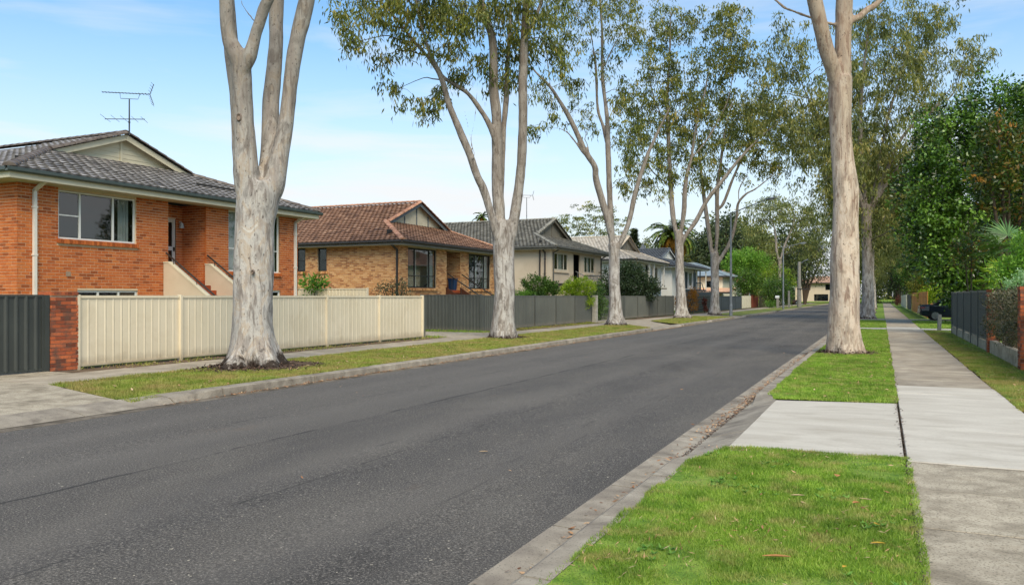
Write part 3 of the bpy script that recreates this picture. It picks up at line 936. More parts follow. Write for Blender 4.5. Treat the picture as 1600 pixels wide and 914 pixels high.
# ================================================================ LEAF LITTER
def litter(name, X, Y, Z, ln, wd, m, seed, lift=.25):
    rs = np.random.default_rng(seed)
    n = len(X)
    a = rs.uniform(0, 2 * np.pi, n)
    D = unit(np.stack([np.cos(a), np.sin(a), rs.normal(0, lift, n)], 1))
    S = np.stack([-np.sin(a), np.cos(a), rs.normal(0, lift, n)], 1)
    C = np.stack([X, Y, Z + .006 + np.abs(rs.normal(0, .006, n))], 1)
    return np_mesh(name, leaf_faces(C, D, unit(S), ln * rs.uniform(.5, 1.3, n), wd * rs.uniform(.6, 1.4, n)), 4, rs.random(n), m, kind='stuff')
rs = np.random.default_rng(5)
yy = np.concatenate([rs.uniform(10.5, 27, 1500), rs.uniform(27, 50, 500), rs.uniform(3.5, 10.5, 130)])
xx = -2.02 - np.abs(rs.normal(0, .10, len(yy)))
litter('leaf_litter', xx, yy, -.137 + 0 * xx, .06, .022, M['dry_leaf'], 31)
yy = np.concatenate([rs.uniform(9.3, 16, 160), rs.uniform(11, 50, 2400)])
xx = -10.69 + np.abs(rs.normal(0, .06, len(yy)))
litter('leaf_litter', xx, yy, -.128 + 0 * xx, .06, .025, M['dry_leaf'], 32)
yy = rs.uniform(9.5, 48, 420); xx = rs.uniform(-14, -11.05, 420)
litter('leaf_litter', xx, yy, .03 + 0 * xx, .08, .03, M['dry_leaf'], 33)
yy = rs.uniform(13.5, 43, 260); xx = rs.uniform(1.9, 2.85, 260)
litter('leaf_litter', xx, yy, .02 + 0 * xx, .07, .03, M['dry_leaf'], 34)
yy = rs.uniform(13.8, 24, 90); xx = rs.uniform(-1.7, .2, 90)
litter('leaf_litter', xx, yy, .03 + 0 * xx, .07, .028, M['dry_leaf'], 35)
yy = rs.uniform(3.3, 9, 70); xx = rs.uniform(-1.7, .2, 70)
litter('leaf_litter', xx, yy, .02 + 0 * xx, .05, .014, M['dry_leaf'], 36)
yy = rs.uniform(3.3, 40, 60); xx = rs.uniform(-9.5, -2.6, 60)
litter('leaf_litter', xx, yy, -.075 + 0 * xx, .05, .02, M['dry_leaf'], 37)
yy = rs.uniform(12.5, 47, 700); xx = rs.uniform(-16.6, -15.7, 700)
litter('leaf_litter', xx, yy, .0 + 0 * xx, .06, .03, M['dry_leaf'], 38)
# bark shed round the feet of the near trees
for fx, fy, fr, n in ((-13.3, 14.35, 1.25, 1500), (-.97, 25.1, .75, 700), (-13.6, 28.6, .85, 500), (-13.8, 44, .7, 250), (-13.8, 60.5, .6, 150), (-1, 64.5, .6, 150)):
    a = rs.uniform(0, 2 * np.pi, n); r = fr * rs.uniform(.25, 1.25, n)
    xx = np.clip(fx + np.cos(a) * r, -13.98 if fx < -5 else -1.7, 99); yy = fy + np.sin(a) * r
    hz = np.maximum(0, .13 * (1 - r / fr)) + .02
    litter('bark_litter', xx, yy, hz, .10, .035, M['bark_bits'], int(fy), .5)

# single leaves one can point to on the near lawn
def single_leaf(x, y, L, W, ang, m, label, curl=.25, z=.035, group=None):
    mb = MB()
    n = 6
    d = Vector((math.cos(ang), math.sin(ang), 0)); s = Vector((-d.y, d.x, 0))
    P = []
    for i in range(n + 1):
        t = i / n
        w = W * .5 * math.sin(math.pi * (t * .9 + .05)) ** .8
        c = Vector((x, y, z)) + d * (L * (t - .5)) + s * (L * .18 * math.sin(t * 3)) + Vector((0, 0, curl * L * (t - .4) ** 2))
        P.append((c - s * w + Vector((0, 0, w * .5)), c - Vector((0, 0, .0)), c + s * w + Vector((0, 0, w * .5))))
    for a, b in zip(P[:-1], P[1:]):
        mb.face([a[0], a[1], b[1], b[0]], .6); mb.face([a[1], a[2], b[2], b[1]], .4)
    o = mb.build('fallen_leaf', m)
    me = o.data
    c = Vector((x, y, 0))
    me.transform(Matrix.Translation(-c)); o.location = c
    return tag(o, label, 'leaf', group)
M['leaf_orange'] = mat("orange_dead_leaf", ["8f6236", "b08250"], 30, .6)
M['leaf_tan'] = mat("tan_dead_leaf", ["a58a68", "bda380"], 30, .7)
M['leaf_yellow'] = mat("yellow_dead_leaf", ["a88428", "bf9b3a"], 30, .6)
single_leaf(-.59, 5.17, .17, .04, .15, M['leaf_orange'], 'long orange dead leaf lying on the near lawn, largest of the fallen leaves')
single_leaf(-.20, 5.17, .035, .025, .9, M['leaf_yellow'], 'tiny yellow leaf on the near lawn beside the long orange one')
single_leaf(-.02, 5.75, .085, .025, .1, M['leaf_yellow'], 'yellow curled leaf on the near lawn close to the footpath edge')
single_leaf(-.12, 6.95, .10, .025, -.4, M['leaf_tan'], 'pale grey leaf on near lawn by the path, below the pale concrete slab')
single_leaf(-.62, 6.85, .11, .03, .1, M['leaf_tan'], 'pale tan strip of leaf in the middle of the near lawn')
single_leaf(-.35, 7.75, .07, .06, 1.2, M['leaf_orange'], 'pale orange crumpled leaf near the driveway end of the near lawn')
single_leaf(-.18, 6.8, .06, .05, .5, M['leaf_orange'], 'brown orange leaf on near lawn next to the pale grey leaf')
single_leaf(-4.0, 7.9, .1, .035, .3, M['leaf_tan'], 'single pale leaf lying out on the bare asphalt', z=-.07)
single_leaf(-.03, 6.25, .06, .018, 2.2, M['leaf_yellow'], 'thin yellow leaf on near lawn above the curled yellow one')

# bare earth worn round the feet of the trees
def earth_patch(x, y, rx, ry, seed):
    mb = MB()
    n = 40
    c = (x, y, .035)
    P = []
    for i in range(n):
        a = 2 * math.pi * i / n
        k = 1 + .35 * mnoise.noise((math.cos(a) * 1.7 + seed, math.sin(a) * 1.7, seed * .3)) + .16 * mnoise.noise((math.cos(a) * 5, math.sin(a) * 5, seed))
        P.append((x + math.cos(a) * rx * k, y + math.sin(a) * ry * k))
    x0, x1 = (-14.08, -11.02) if x < -5 else (-1.72, .19)
    P = [(min(max(px_, x0), x1), py_) for px_, py_ in P]
    for i in range(n):
        j = (i + 1) % n
        m1 = [(x + (P[q][0] - x) * .55, y + (P[q][1] - y) * .55, .05) for q in (i, j)]
        mb.face([c[:2] + (.07,), m1[0], m1[1]]); mb.face([m1[0], (*P[i], -.01), (*P[j], -.01), m1[1]])
    mb.build('bare_earth', M['soil_dark'], kind='structure', smooth=True)
earth_patch(-13.0, 14.7, 1.15, 1.75, 1.0)
earth_patch(-13.5, 28.8, .7, 1.1, 2.0)
earth_patch(-13.7, 44.1, .5, .8, 3.0)
earth_patch(-13.7, 60.6, .45, .7, 4.0)
earth_patch(-.97, 25.1, .85, .75, 5.0)
earth_patch(-1.0, 64.5, .6, .6, 6.0)

# debris lodged along the edges of the slabs
rs = np.random.default_rng(77)
yy = rs.uniform(3.2, 30, 900); xx = .215 + rs.normal(0, .022, 900)
litter('leaf_litter', xx, yy, .004 + 0 * xx, .035, .016, M['bark_bits'], 41)
yy = rs.uniform(13.5, 30, 500); xx = 1.815 + rs.normal(0, .03, 500)
litter('leaf_litter', xx, yy, .004 + 0 * xx, .035, .016, M['bark_bits'], 42)

yy = np.concatenate([rs.uniform(3, 28, 2600)]); xx = -1.995 - np.abs(rs.normal(0, .022, len(yy)))
litter('gutter_grit', xx, yy, -.142 + 0 * xx, .03, .016, M['bark_bits'], 43)

# weeds and straw in the near lawn
def rosettes(name, X, Y, L, W, k, m, seed):
    rs = np.random.default_rng(seed)
    n = len(X)
    X, Y = np.repeat(X, k), np.repeat(Y, k)
    a = rs.uniform(0, 2 * np.pi, n * k)
    D = unit(np.stack([np.cos(a), np.sin(a), rs.uniform(.15, .8, n * k)], 1))
    S = np.stack([-np.sin(a), np.cos(a), 0 * a], 1)
    return np_mesh(name, leaf_faces(np.stack([X, Y, .012 + 0 * X], 1), D, S, L * rs.uniform(.5, 1.2, n * k), W * rs.uniform(.7, 1.3, n * k)), 4, rs.normal(.5, .2, n * k), m, kind='stuff')
rs = np.random.default_rng(88)
c0 = rs.uniform([-1.65, 3.3], [.15, 8.8], (12, 2))
cc = np.concatenate([c + rs.normal(0, .10, (9, 2)) for c in c0])
cc = cc[(cc[:, 0] > -1.7) & (cc[:, 0] < .2) & (cc[:, 1] < 8.9)]
rosettes('weeds', cc[:, 0], cc[:, 1], .045, .016, 8, M['weed'], 89)
n = 1500
xx, yy = rs.uniform(-1.72, .2, n), rs.uniform(3.2, 8.95, n)
ok = vnoise(xx, yy, 1.4, 12) > .55
litter('straw', xx[ok], yy[ok], .016 + 0 * xx[ok], .06, .006, M['dry_leaf'], 90, .5)
xx, yy = rs.uniform(-14, -11.1, 2600), rs.uniform(9.6, 40, 2600)
ok = vnoise(xx, yy, .7, 13) > .55
litter('straw', xx[ok], yy[ok], .02 + 0 * xx[ok], .09, .014, M['dry_leaf'], 91, .5)

# ================================================================ MASONRY, ROOFS, FENCES
BL, BH, JT = .23, .072, .014
BRICK_MESH = {}
def brick_mesh(m, tone, w=BL, h=BH, d=.03):
    key = (m.name, tone, w, h, d)
    if key not in BRICK_MESH:
        mb = MB()
        mb.obox((0, 0, 0), (w / 2, 0, 0), (0, 0, h / 2), (0, -d / 2, 0), tone)
        BRICK_MESH[key] = mb.mesh('brick', m)
    return BRICK_MESH[key]
TONES = [.08, .25, .4, .5, .6, .72, .85, .97]

def pick_tone(spread=1.0):
    return TONES[min(7, max(0, int(R.gauss(3.7, 1.9 * spread))))]

def lay_bricks(p0, d, n, L, z0, z1, ops, spread=1.0, closers=True):
    """courses of stretchers along unit d, face on unit n; ops = openings (a0,a1,z0,z1). Returns bricks (centre, d, n, length, tone)"""
    out = []
    p0, d, n = Vector(p0), Vector(d), Vector(n)
    k = 0
    z = z0
    while z + BH <= z1 + .002:
        iv = [(0, L)]
        for a0, a1, b0, b1 in ops:
            if z + BH > b0 + .01 and z < b1 - .01:
                nx = []
                for s, e in iv:
                    if a0 > s: nx.append((s, min(e, a0)))
                    if a1 < e: nx.append((max(s, a1), e))
                iv = [q for q in nx if q[1] - q[0] > .012]
        off = 0 if k % 2 else -(BL + JT) / 2
        for s, e in iv:
            i = math.floor((s - off) / (BL + JT))
            while True:
                a = off + i * (BL + JT)
                b = a + BL
                i += 1
                if a >= e: break
                a, b = max(a, s), min(b, e)
                if b - a < .012: continue
                out.append((p0 + d * ((a + b) / 2) + Vector((0, 0, z + BH / 2)) + n * R.uniform(-.0025, .0025), d, n, b - a, pick_tone(spread)))
        z += BH + JT
        k += 1
    return out

def emit_bricks(bricks, m, parent, limit=300, maxd=1e9):
    full = [b for b in bricks if abs(b[3] - BL) < .002]
    full.sort(key=lambda b: (b[0] - CAM).length)
    single = set()
    for b in full[:limit]:
        if (b[0] - CAM).length > maxd: break
        single.add(id(b))
    mb = MB()
    for b in bricks:
        c, d, n, L, t = b
        if id(b) in single:
            rot = Matrix((( d.x, -n.x, 0), (d.y, -n.y, 0), (0, 0, 1))).to_4x4()
            put('brick', brick_mesh(m, t), parent, Matrix.Translation(c - n * .015) @ rot)
        else:
            mb.obox(c - n * .015, d * (L / 2), (0, 0, BH / 2), n * .015, t)
    if mb.f: mb.build('brickwork', m, parent, kind='stuff')

def wall_mass(p0, d, n, L, z0, z1, ops, m, parent, t=.12, back=.008, name='wall'):
    """the wall behind the brick faces, or the rendered wall itself, with real openings"""
    p0, d, n = Vector(p0), Vector(d), Vector(n)
    xs = sorted({0, L, *[max(0, min(L, o[0])) for o in ops], *[max(0, min(L, o[1])) for o in ops]})
    zs = sorted({z0, z1, *[max(z0, min(z1, o[2])) for o in ops], *[max(z0, min(z1, o[3])) for o in ops]})
    mb = MB()
    for a, b in zip(xs[:-1], xs[1:]):
        run = None
        for q, w in zip(zs[:-1], zs[1:]):
            solid = not any(o[0] - 1e-6 <= a and b <= o[1] + 1e-6 and o[2] - 1e-6 <= q and w <= o[3] + 1e-6 for o in ops)
            if solid:
                mb.obox(p0 + d * ((a + b) / 2) + Vector((0, 0, (q + w) / 2)) - n * (back + t / 2), d * ((b - a) / 2), (0, 0, (w - q) / 2), n * (t / 2), .5)
    return mb.build(name, m, parent)

def window(root, p0, d, n, a0, a1, z0, z1, fm, cols=(), bars=(), fw=.05, setb=.06, curtain=None, sill=None, name='window', room=True, screen=(), pad=.75):
    """framed window in the wall line p0 + a*d; cols = mullion positions, bars = (from,to,z)"""
    p0, d, n = Vector(p0), Vector(d), Vector(n)
    up = Vector((0, 0, 1))
    P = lambda a, z, s=0: p0 + d * a + up * z + n * s
    f = MB()
    def strip(a, b, q, w, dep=.05, s=0):
        f.obox(P((a + b) / 2, (q + w) / 2, -setb - .02 + s), d * ((b - a) / 2), up * ((w - q) / 2), n * (dep / 2))
    strip(a0, a1, z0, z0 + fw); strip(a0, a1, z1 - fw, z1)
    strip(a0, a0 + fw, z0 + fw, z1 - fw); strip(a1 - fw, a1, z0 + fw, z1 - fw)
    for c in cols: strip(c - fw * .55, c + fw * .55, z0 + fw, z1 - fw, .054)
    for a, b, z in bars: strip(a, b, z - fw * .35, z + fw * .35, .046)
    w = f.build(name, fm, root)
    edges = [a0 + fw] + [x for c in cols for x in (c - fw * .55, c + fw * .55)] + [a1 - fw]
    for a, b in zip(edges[::2], edges[1::2]):
        zs = [z0 + fw] + sorted(z for q, r, z in bars if q < (a + b) / 2 < r) + [z1 - fw]
        for q, r in zip(zs[:-1], zs[1:]):
            g_ = MB()
            g_.obox(P((a + b) / 2, (q + r) / 2, -setb - .025), d * ((b - a) / 2 - .001), up * ((r - q) / 2 - .018), n * .003)
            g_.build('pane', M['glass'], w)
    for a, b in screen:
        g_ = MB()
        g_.obox(P((a + b) / 2, (z0 + z1) / 2, -setb - .045), d * ((b - a) / 2), up * ((z1 - z0) / 2 - fw), n * .002)
        g_.build('fly_screen', M['screen'], w)
    if curtain:
        for a, b in curtain:
            c = MB()
            k = max(4, int((b - a) / .05))
            pts = [P(a + (b - a) * i / k, 0, -setb - .16 + (.03 if i % 2 else 0)) for i in range(k + 1)]
            for u, v in zip(pts[:-1], pts[1:]):
                c.face([u + up * (z0 + .03), v + up * (z0 + .03), v + up * (z1 - .03), u + up * (z1 - .03)])
            c.build('curtain', M['curtain'], w)
    if room:
        r_ = MB()
        r_.obox(P((a0 + a1) / 2, (z0 + z1) / 2, -.75 - .007 * (len(bpy.data.objects) % 23)), d * ((a1 - a0) / 2 + pad), up * ((z1 - z0) / 2 + .9), n * .02)
        r_.build('room_wall', M['room'], root)
    return w

def brick_sill(root, p0, d, n, a0, a1, z, m, single=True):
    """row of bricks on edge, sloping out"""
    p0, d, n = Vector(p0), Vector(d), Vector(n)
    k = max(1, round((a1 - a0) / .086))
    w = (a1 - a0) / k
    mb = MB()
    for i in range(k):
        c = p0 + d * (a0 + w * (i + .5)) + Vector((0, 0, z - .055)) + n * .015
        q = MB() if single else mb
        q.obox(c, d * (w / 2 - .005), Vector((0, 0, .055)), n * .062 - Vector((0, 0, .014)), R.choice(TONES[:5]))
        if single: q.build('sill_brick', m, root)
    if not single: mb.build('sill', m, root)

TILE_MESH = {}
def tile_faces(mb, O, a, b, n, a0, b0, tone, w, gauge, prof, lo=None, cols=6, lift=.046):
    """one wavy tile; lo(bh) gives the clamp interval of a at height b"""
    low, top, lip = [], [], []
    for k in range(cols + 1):
        x = k / cols
        h = prof(x)
        for bb, lst, off in ((b0, low, lift), (b0 + gauge * 1.06, top, 0.0)):
            aa = a0 + w * x
            if lo:
                l_, h_ = lo(bb)
                aa = min(max(aa, l_), max(l_, h_))
            lst.append(O + a * aa + b * bb + n * (off + h))
        lip.append(low[-1] - n * (lift * .95))
    for k in range(cols):
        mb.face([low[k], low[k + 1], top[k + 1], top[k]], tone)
        mb.face([lip[k], lip[k + 1], low[k + 1], low[k]], tone * .5)  # lip toned darker: the shade line under each tile is put into the colour

def wave(x): return .036 * (.5 - .5 * math.cos(2 * math.pi * x))
def wave2(x): return .026 * abs(math.sin(2 * math.pi * x))

def tile_slope(root, O, a, b, n, tmax, lo, m, w=.30, gauge=.32, prof=wave, limit=0, cols=6, amin=-99, amax=99, lift=.058, stagger=0.5):
    O, a, b, n = Vector(O), Vector(a), Vector(b), Vector(n)
    full, part = [], MB()
    rows = int(tmax / gauge) + 1
    for j in range(rows):
        b0 = j * gauge
        if b0 > tmax - .05: break
        l0, h0 = lo(b0)
        l1, h1 = lo(min(b0 + gauge, tmax))
        i0, i1 = math.floor(max(min(l0, l1), amin) / w) - 1, math.ceil(min(max(h0, h1), amax) / w) + 1
        for i in range(i0, i1):
            a0 = i * w + stagger * (j % 2) * w
            if a0 + w <= max(l0, amin) + .02 or a0 >= min(h0, amax) - .02: continue
            t = pick_tone(1.1)
            clean = a0 >= max(l0, l1) and a0 + w <= min(h0, h1) and b0 + gauge * 1.06 <= tmax + .02
            if clean: full.append((a0, b0, t))
            else:
                f = lambda bb: (max(lo(min(bb, tmax))[0], amin), min(lo(min(bb, tmax))[1], amax))
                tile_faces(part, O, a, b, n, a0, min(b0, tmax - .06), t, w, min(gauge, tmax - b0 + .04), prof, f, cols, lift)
    full.sort(key=lambda q: (O + a * q[0] + b * q[1] - CAM).length)
    rot = Matrix(((a.x, b.x, n.x), (a.y, b.y, n.y), (a.z, b.z, n.z))).to_4x4()
    for k, (a0, b0, t) in enumerate(full):
        jit = n * R.uniform(-.004, .004)
        if k < limit:
            key = (m.name, t, w, gauge)
            if key not in TILE_MESH:
                q = MB()
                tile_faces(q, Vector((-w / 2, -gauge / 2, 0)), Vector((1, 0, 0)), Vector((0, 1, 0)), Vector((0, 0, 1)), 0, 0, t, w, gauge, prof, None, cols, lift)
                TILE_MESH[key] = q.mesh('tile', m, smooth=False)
            put('roof_tile', TILE_MESH[key], root, Matrix.Translation(O + a * (a0 + w / 2) + b * (b0 + gauge / 2) + jit) @ rot)
        else:
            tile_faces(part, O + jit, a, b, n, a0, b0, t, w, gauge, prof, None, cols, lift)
    if part.f: part.build('tiling', m, root, kind='stuff')

CAP_MESH = {}
def caps(root, p, q, m, r=.145, seg=.40, single=True, lift=.03):
    p, q = Vector(p), Vector(q)
    d = (q - p); L = d.length; d.normalize()
    k = max(1, round(L / seg))
    s = L / k
    up = Vector((0, 0, 1))
    sd = d.cross(up).normalized()
    u = sd.cross(d).normalized()
    rot = Matrix(((d.x, -sd.x, u.x), (d.y, -sd.y, u.y), (d.z, -sd.z, u.z))).to_4x4()
    mb = MB()
    for i in range(k):
        t = R.choice(TONES)
        key = (m.name, t, round(s, 2), r)
        if single:
            if key not in CAP_MESH:
                CAP_MESH[key] = cap_faces(MB(), Vector((-s / 2, 0, 0)), Vector((1, 0, 0)), Vector((0, 1, 0)), up, s, r, t).mesh('ridge_cap', m, smooth=False)
            put('ridge_cap', CAP_MESH[key], root, Matrix.Translation(p + d * (s * (i + .5)) + u * lift) @ rot)
        else:
            cap_faces(mb, p + d * (s * i) + u * lift, d, -sd, u, s, r, t)
    if not single: mb.build('ridge_caps', m, root)

def cap_faces(mb, o, d, s_, u, L, r, t):
    K = 7
    rows = []
    for x, rr in ((-.03, r * 1.10), (L, r * .94)):
        rows.append([o + d * x + s_ * (math.cos(math.pi * i / K) * rr) + u * (math.sin(math.pi * i / K) * rr * .62 - .01) for i in range(K + 1)])
    for i in range(K):
        mb.face([rows[0][i], rows[0][i + 1], rows[1][i + 1], rows[1][i]], t)
    mb.face(rows[0], t * .7)
    return mb

def roof(root, xe, yl, yr, ez, s, g, xb, tm, cm, tile_limit=(0, 0), caps_single=True, vis=7.0, board_m=None, barge_m=None, gut_m=None, fas_m=None,
         prof=wave, cols=6, w=.30, gauge=.32, boards='h', single_boards=True, fascia=.20, tiles=True, face_open=False):
    """hipped roof that runs back from the street with a small gablet over the front hip.
       xe = front eave line, yl/yr = side eaves, s = slope, g = set-back of the gablet, xb = rear end"""
    W = yr - yl
    half = W / 2
    yc = (yl + yr) / 2
    rz = ez + s * half
    nl = math.sqrt(1 + s * s)
    cs, sn = 1 / nl, s / nl
    ov = .28
    xg = xe - g + ov                                   # verge line of the gablet roof
    under = MB()
    lowr = -.012
    Z = lambda t: ez + s * t + lowr
    under.face([(xe, yl, Z(0)), (xe - g, yl + g, Z(g)), (xg, yl + g, Z(g)), (xg, yc, Z(half)), (xb, yc, Z(half)), (xb, yl, Z(0))], .3)
    under.face([(xe, yr, Z(0)), (xe - g, yr - g, Z(g)), (xg, yr - g, Z(g)), (xg, yc, Z(half)), (xb, yc, Z(half)), (xb, yr, Z(0))][::-1], .3)
    under.face([(xe, yl, Z(0)), (xe, yr, Z(0)), (xe - g - .1, yr - g - .1, Z(g + .1)), (xe - g - .1, yl + g + .1, Z(g + .1))], .3)
    rf = under.build('roof', tm, root)
    if tiles:
        lo_side = lambda bb: (-(xe - xb), -(bb * cs if bb * cs < g else g - ov))
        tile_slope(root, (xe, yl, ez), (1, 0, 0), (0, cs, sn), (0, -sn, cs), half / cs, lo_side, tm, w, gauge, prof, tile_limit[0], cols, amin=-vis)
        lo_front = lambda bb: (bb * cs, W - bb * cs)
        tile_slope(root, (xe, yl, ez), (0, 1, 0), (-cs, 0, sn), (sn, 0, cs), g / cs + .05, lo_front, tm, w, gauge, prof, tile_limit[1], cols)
    e = .02
    caps(root, (xe - .02, yl + .02, ez + e), (xe - g, yl + g, ez + s * g + e), cm, single=caps_single)
    caps(root, (xe - .02, yr - .02, ez + e), (xe - g, yr - g, ez + s * g + e), cm, single=caps_single)
    caps(root, (xg - .03, yl + g - .1, ez + s * (g - .1) + e), (xg - .03, yc, rz + e), cm, single=caps_single)
    caps(root, (xg - .03, yr - g + .1, ez + s * (g - .1) + e), (xg - .03, yc, rz + e), cm, single=caps_single)
    caps(root, (xg - .05, yc, rz + e + .02), (max(xb, xg - vis - 4), yc, rz + e + .02), cm, single=caps_single)
    # gablet face: cladding boards cut to the triangle, barge boards
    zb = ez + s * g
    hw = half - g
    xf = xe - g - .02
    hgt = rz - zb
    if boards == 'h':
        k = max(3, int(hgt / .15))
        for i in range(k):
            q, r_ = hgt * i / k, hgt * (i + 1) / k
            a, b = hw * (1 - q / hgt), hw * (1 - r_ / hgt)
            mb = MB()
            x0 = xf + .018; x1 = xf + .004
            mb.face([(x0, yc - a, zb + q), (x0, yc + a, zb + q), (x1, yc + b, zb + r_ - .002), (x1, yc - b, zb + r_ - .002)])
            mb.face([(x0, yc + a, zb + q), (x0, yc - a, zb + q), (xf - .02, yc - a, zb + q), (xf - .02, yc + a, zb + q)])
            mb.build('weatherboard', board_m, root)
        mb = MB(); mb.box(xf + .02, xf + .05, yc - .045, yc + .045, zb + .02, rz - .12); mb.build('batten', board_m, root)
    else:
        mb = MB()
        mb.face([(xf, yc - hw, zb), (xf, yc + hw, zb), (xf, yc, rz)])
        mb.build('gablet_face', board_m, root)
        for yb in (-hw * .4, 0, hw * .4):
            mb = MB(); mb.box(xf + .004, xf + .04, yc + yb - .04, yc + yb + .04, zb + .02, rz - s * abs(yb) - .15); mb.build('batten', barge_m, root)
    for sg in (-1, 1):
        mb = MB()
        p, q = Vector((xg - .01, yc + sg * (hw + .12), zb - s * .12 - .10)), Vector((xg - .01, yc + sg * .005, rz - .10))
        dv = (q - p)
        mb.prism([p + Vector((0, 0, -.10)), q + Vector((0, 0, -.10)), q + Vector((0, 0, .10)), p + Vector((0, 0, .10))], (-.035, 0, 0))
        mb.build('barge_board', barge_m, root)
    # fascia, gutter, soffit
    mb = MB()
    zf0, zf1 = ez - .02 - fascia, ez - .02
    mb.box(xe - .05, xe - .02, yl + .02, yr - .02, zf0, zf1)
    mb.box(xb, xe - .05, yl + .02, yl + .05, zf0, zf1)
    mb.box(xb, xe - .05, yr - .05, yr - .02, zf0, zf1)
    mb.build('fascia', fas_m, root)
    mb = MB()
    gp = [(0, 0), (.10, .0), (.125, .03), (.125, .105), (.11, .115), (.10, .105), (.10, .03), (0, .03)]
    mb.prism([(xe - .02 + x, yl - .10, ez - .11 + z) for x, z in gp], (0, W + .20, 0))
    mb.prism([(xe - .021, yl + .02 - x, ez - .11 + z) for x, z in gp], (xb - xe, 0, 0))
    mb.prism([(xe - .021, yr - .02 + x, ez - .11 + z) for x, z in gp], (xb - xe, 0, 0))
    mb.build('gutter', gut_m, root)
    return dict(yc=yc, rz=rz, zb=zb, hw=hw, zf0=zf0)

def back_wall(root, x, y0, y1, zt, m):
    mb = MB(); mb.box(x - .1, x + .1, y0, y1, 0, zt); mb.build('wall', m, root)

def soffit(root, xe, xw, yl, wl, yr, wr, z, xb, m):
    mb = MB()
    mb.box(xw - .1, xe - .03, yl + .04, yr - .04, z, z + .02)
    mb.box(xb, xw - .1, yl + .04, wl + .1, z, z + .02)
    mb.box(xb, xw - .1, wr - .1, yr - .04, z, z + .02)
    mb.build('soffit', m, root)

def downpipe(root, x, y, ztop, m, axis=(1, 0, 0), w=.085, out=.45):
    """pipe on the wall with a swan neck to the gutter above"""
    a = Vector(axis)
    mb = MB()
    p = Vector((x, y, 0)) + a * (w / 2 + .01)
    mb.bar(p + Vector((0, 0, .1)), p + Vector((0, 0, ztop - .42)), w, w, a)
    mb.bar(p + Vector((0, 0, ztop - .44)), p + a * out + Vector((0, 0, ztop - .22)), w, w * .98)
    mb.bar(p + a * out + Vector((0, 0, ztop - .25)), p + a * out + Vector((0, 0, ztop + .05)), w * 1.02, w * 1.02, a)
    for z in (ztop - .9, ztop - 2.2):
        mb.obox(p + Vector((0, 0, z)), Vector((0, w * .75, 0)) if abs(a.x) > .5 else Vector((w * .75, 0, 0)), a * (w * .58), Vector((0, 0, .02)))
    mb.build('downpipe', m, root)

def rail_line(root, p, q, m, posts=2, r=.028, drop=.32):
    mb = MB()
    p, q = Vector(p), Vector(q)
    mb.tube([p, q], [r, r], 8)
    for i in range(posts):
        t = .12 + .76 * i / max(1, posts - 1)
        c = p.lerp(q, t)
        mb.tube([c, c - Vector((0, 0, drop))], [.012, .012], 6)
    mb.build('handrail', m, root)

# ---------------------------------------------------------------- house 1: red-orange brick
h1 = thing('brick_house', 'orange red brick house with dark brown tiled roof, nearest house on the left', 'house', (-21, 19.5, 0), 'houses along the left side')
XF = -21.0
Y0, Y1 = 13.87, 25.2
up = Vector((0, 0, 1))
ops = [(15.05 - Y0, 17.64 - Y0, 3.27, 4.66), (15.64 - Y0, 17.71 - Y0, .9, 1.83), (18.87 - Y0, 20.46 - Y0, 1.0, 4.72), (21.5 - Y0, 24.15 - Y0, 2.53, 4.70), (23.0 - Y0, 24.2 - Y0, .9, 1.86)]
zt = 4.78
br = []
sill_ops = [(15.0 - Y0, 17.69 - Y0, 3.15, 3.27), (21.45 - Y0, 24.2 - Y0, 2.41, 2.53)]
br += lay_bricks((XF, Y0, 0), (0, 1, 0), (1, 0, 0), Y1 - Y0, 1.2, zt, ops + sill_ops)
br += lay_bricks((XF, Y0 - .0, 0), (-1, 0, 0), (0, -1, 0), 6.5, 1.2, zt, [])
br += lay_bricks((XF - .02, 20.46, 0), (-1, 0, 0), (0, -1, 0), 1.1, 1.95, zt, [])
br += lay_bricks((XF - 1.1, 18.9, 0), (0, 1, 0), (1, 0, 0), 1.56, 1.95, zt, [(.25, 1.28, 1.9, 4.3)])
emit_bricks(br, M['brick'], h1, 300)
wall_mass((XF, Y0 + .12, 0), (0, 1, 0), (1, 0, 0), Y1 - Y0 - .12, 0, zt, [(a - .12, b - .12 + (.03 if c == 1.0 else 0), c, d_) for a, b, c, d_ in ops], M['mortar'], h1)
wall_mass((XF - .008, Y0, 0), (-1, 0, 0), (0, -1, 0), 12, 0, zt, [], M['mortar'], h1)
wall_mass((XF - .14, 20.46, 0), (-1, 0, 0), (0, -1, 0), 1.1, 0, zt, [], M['mortar'], h1)
wall_mass((XF - .14, 18.87, 0), (-1, 0, 0), (0, 1, 0), 1.1, 0, zt, [], M['mortar'], h1)
wall_mass((XF - 1.1, 18.76, 0), (0, 1, 0), (1, 0, 0), 1.8, 0, zt, [(.39, 1.42, 2.2, 4.3)], M['mortar'], h1)
wall_mass((XF - .13, Y1, 0), (-1, 0, 0), (0, 1, 0), 12, 0, zt, [], M['mortar'], h1)
FR = ((XF, 0, 0), (0, 1, 0), (1, 0, 0))
window(h1, *FR, 15.06, 17.63, 3.275, 4.65, M['frame_white'], cols=(15.76, 16.86), bars=((15.1, 15.73, 3.95),), curtain=[(17.15, 17.5)])
brick_sill(h1, *FR, 15.0, 17.69, 3.265, M['brick'])
window(h1, *FR, 15.65, 17.70, .91, 1.82, M['frame_white'], cols=(16.35, 17.05))
window(h1, *FR, 21.51, 24.14, 2.535, 4.70, M['frame_white'], cols=(22.4, 23.3), bars=((21.55, 24.1, 3.36),), curtain=[(21.56, 22.38), (23.32, 24.1)])
brick_sill(h1, *FR, 21.45, 24.2, 2.525, M['brick'])
window(h1, *FR, 23.0, 24.19, .91, 1.85, M['frame_white'], cols=(23.6,))
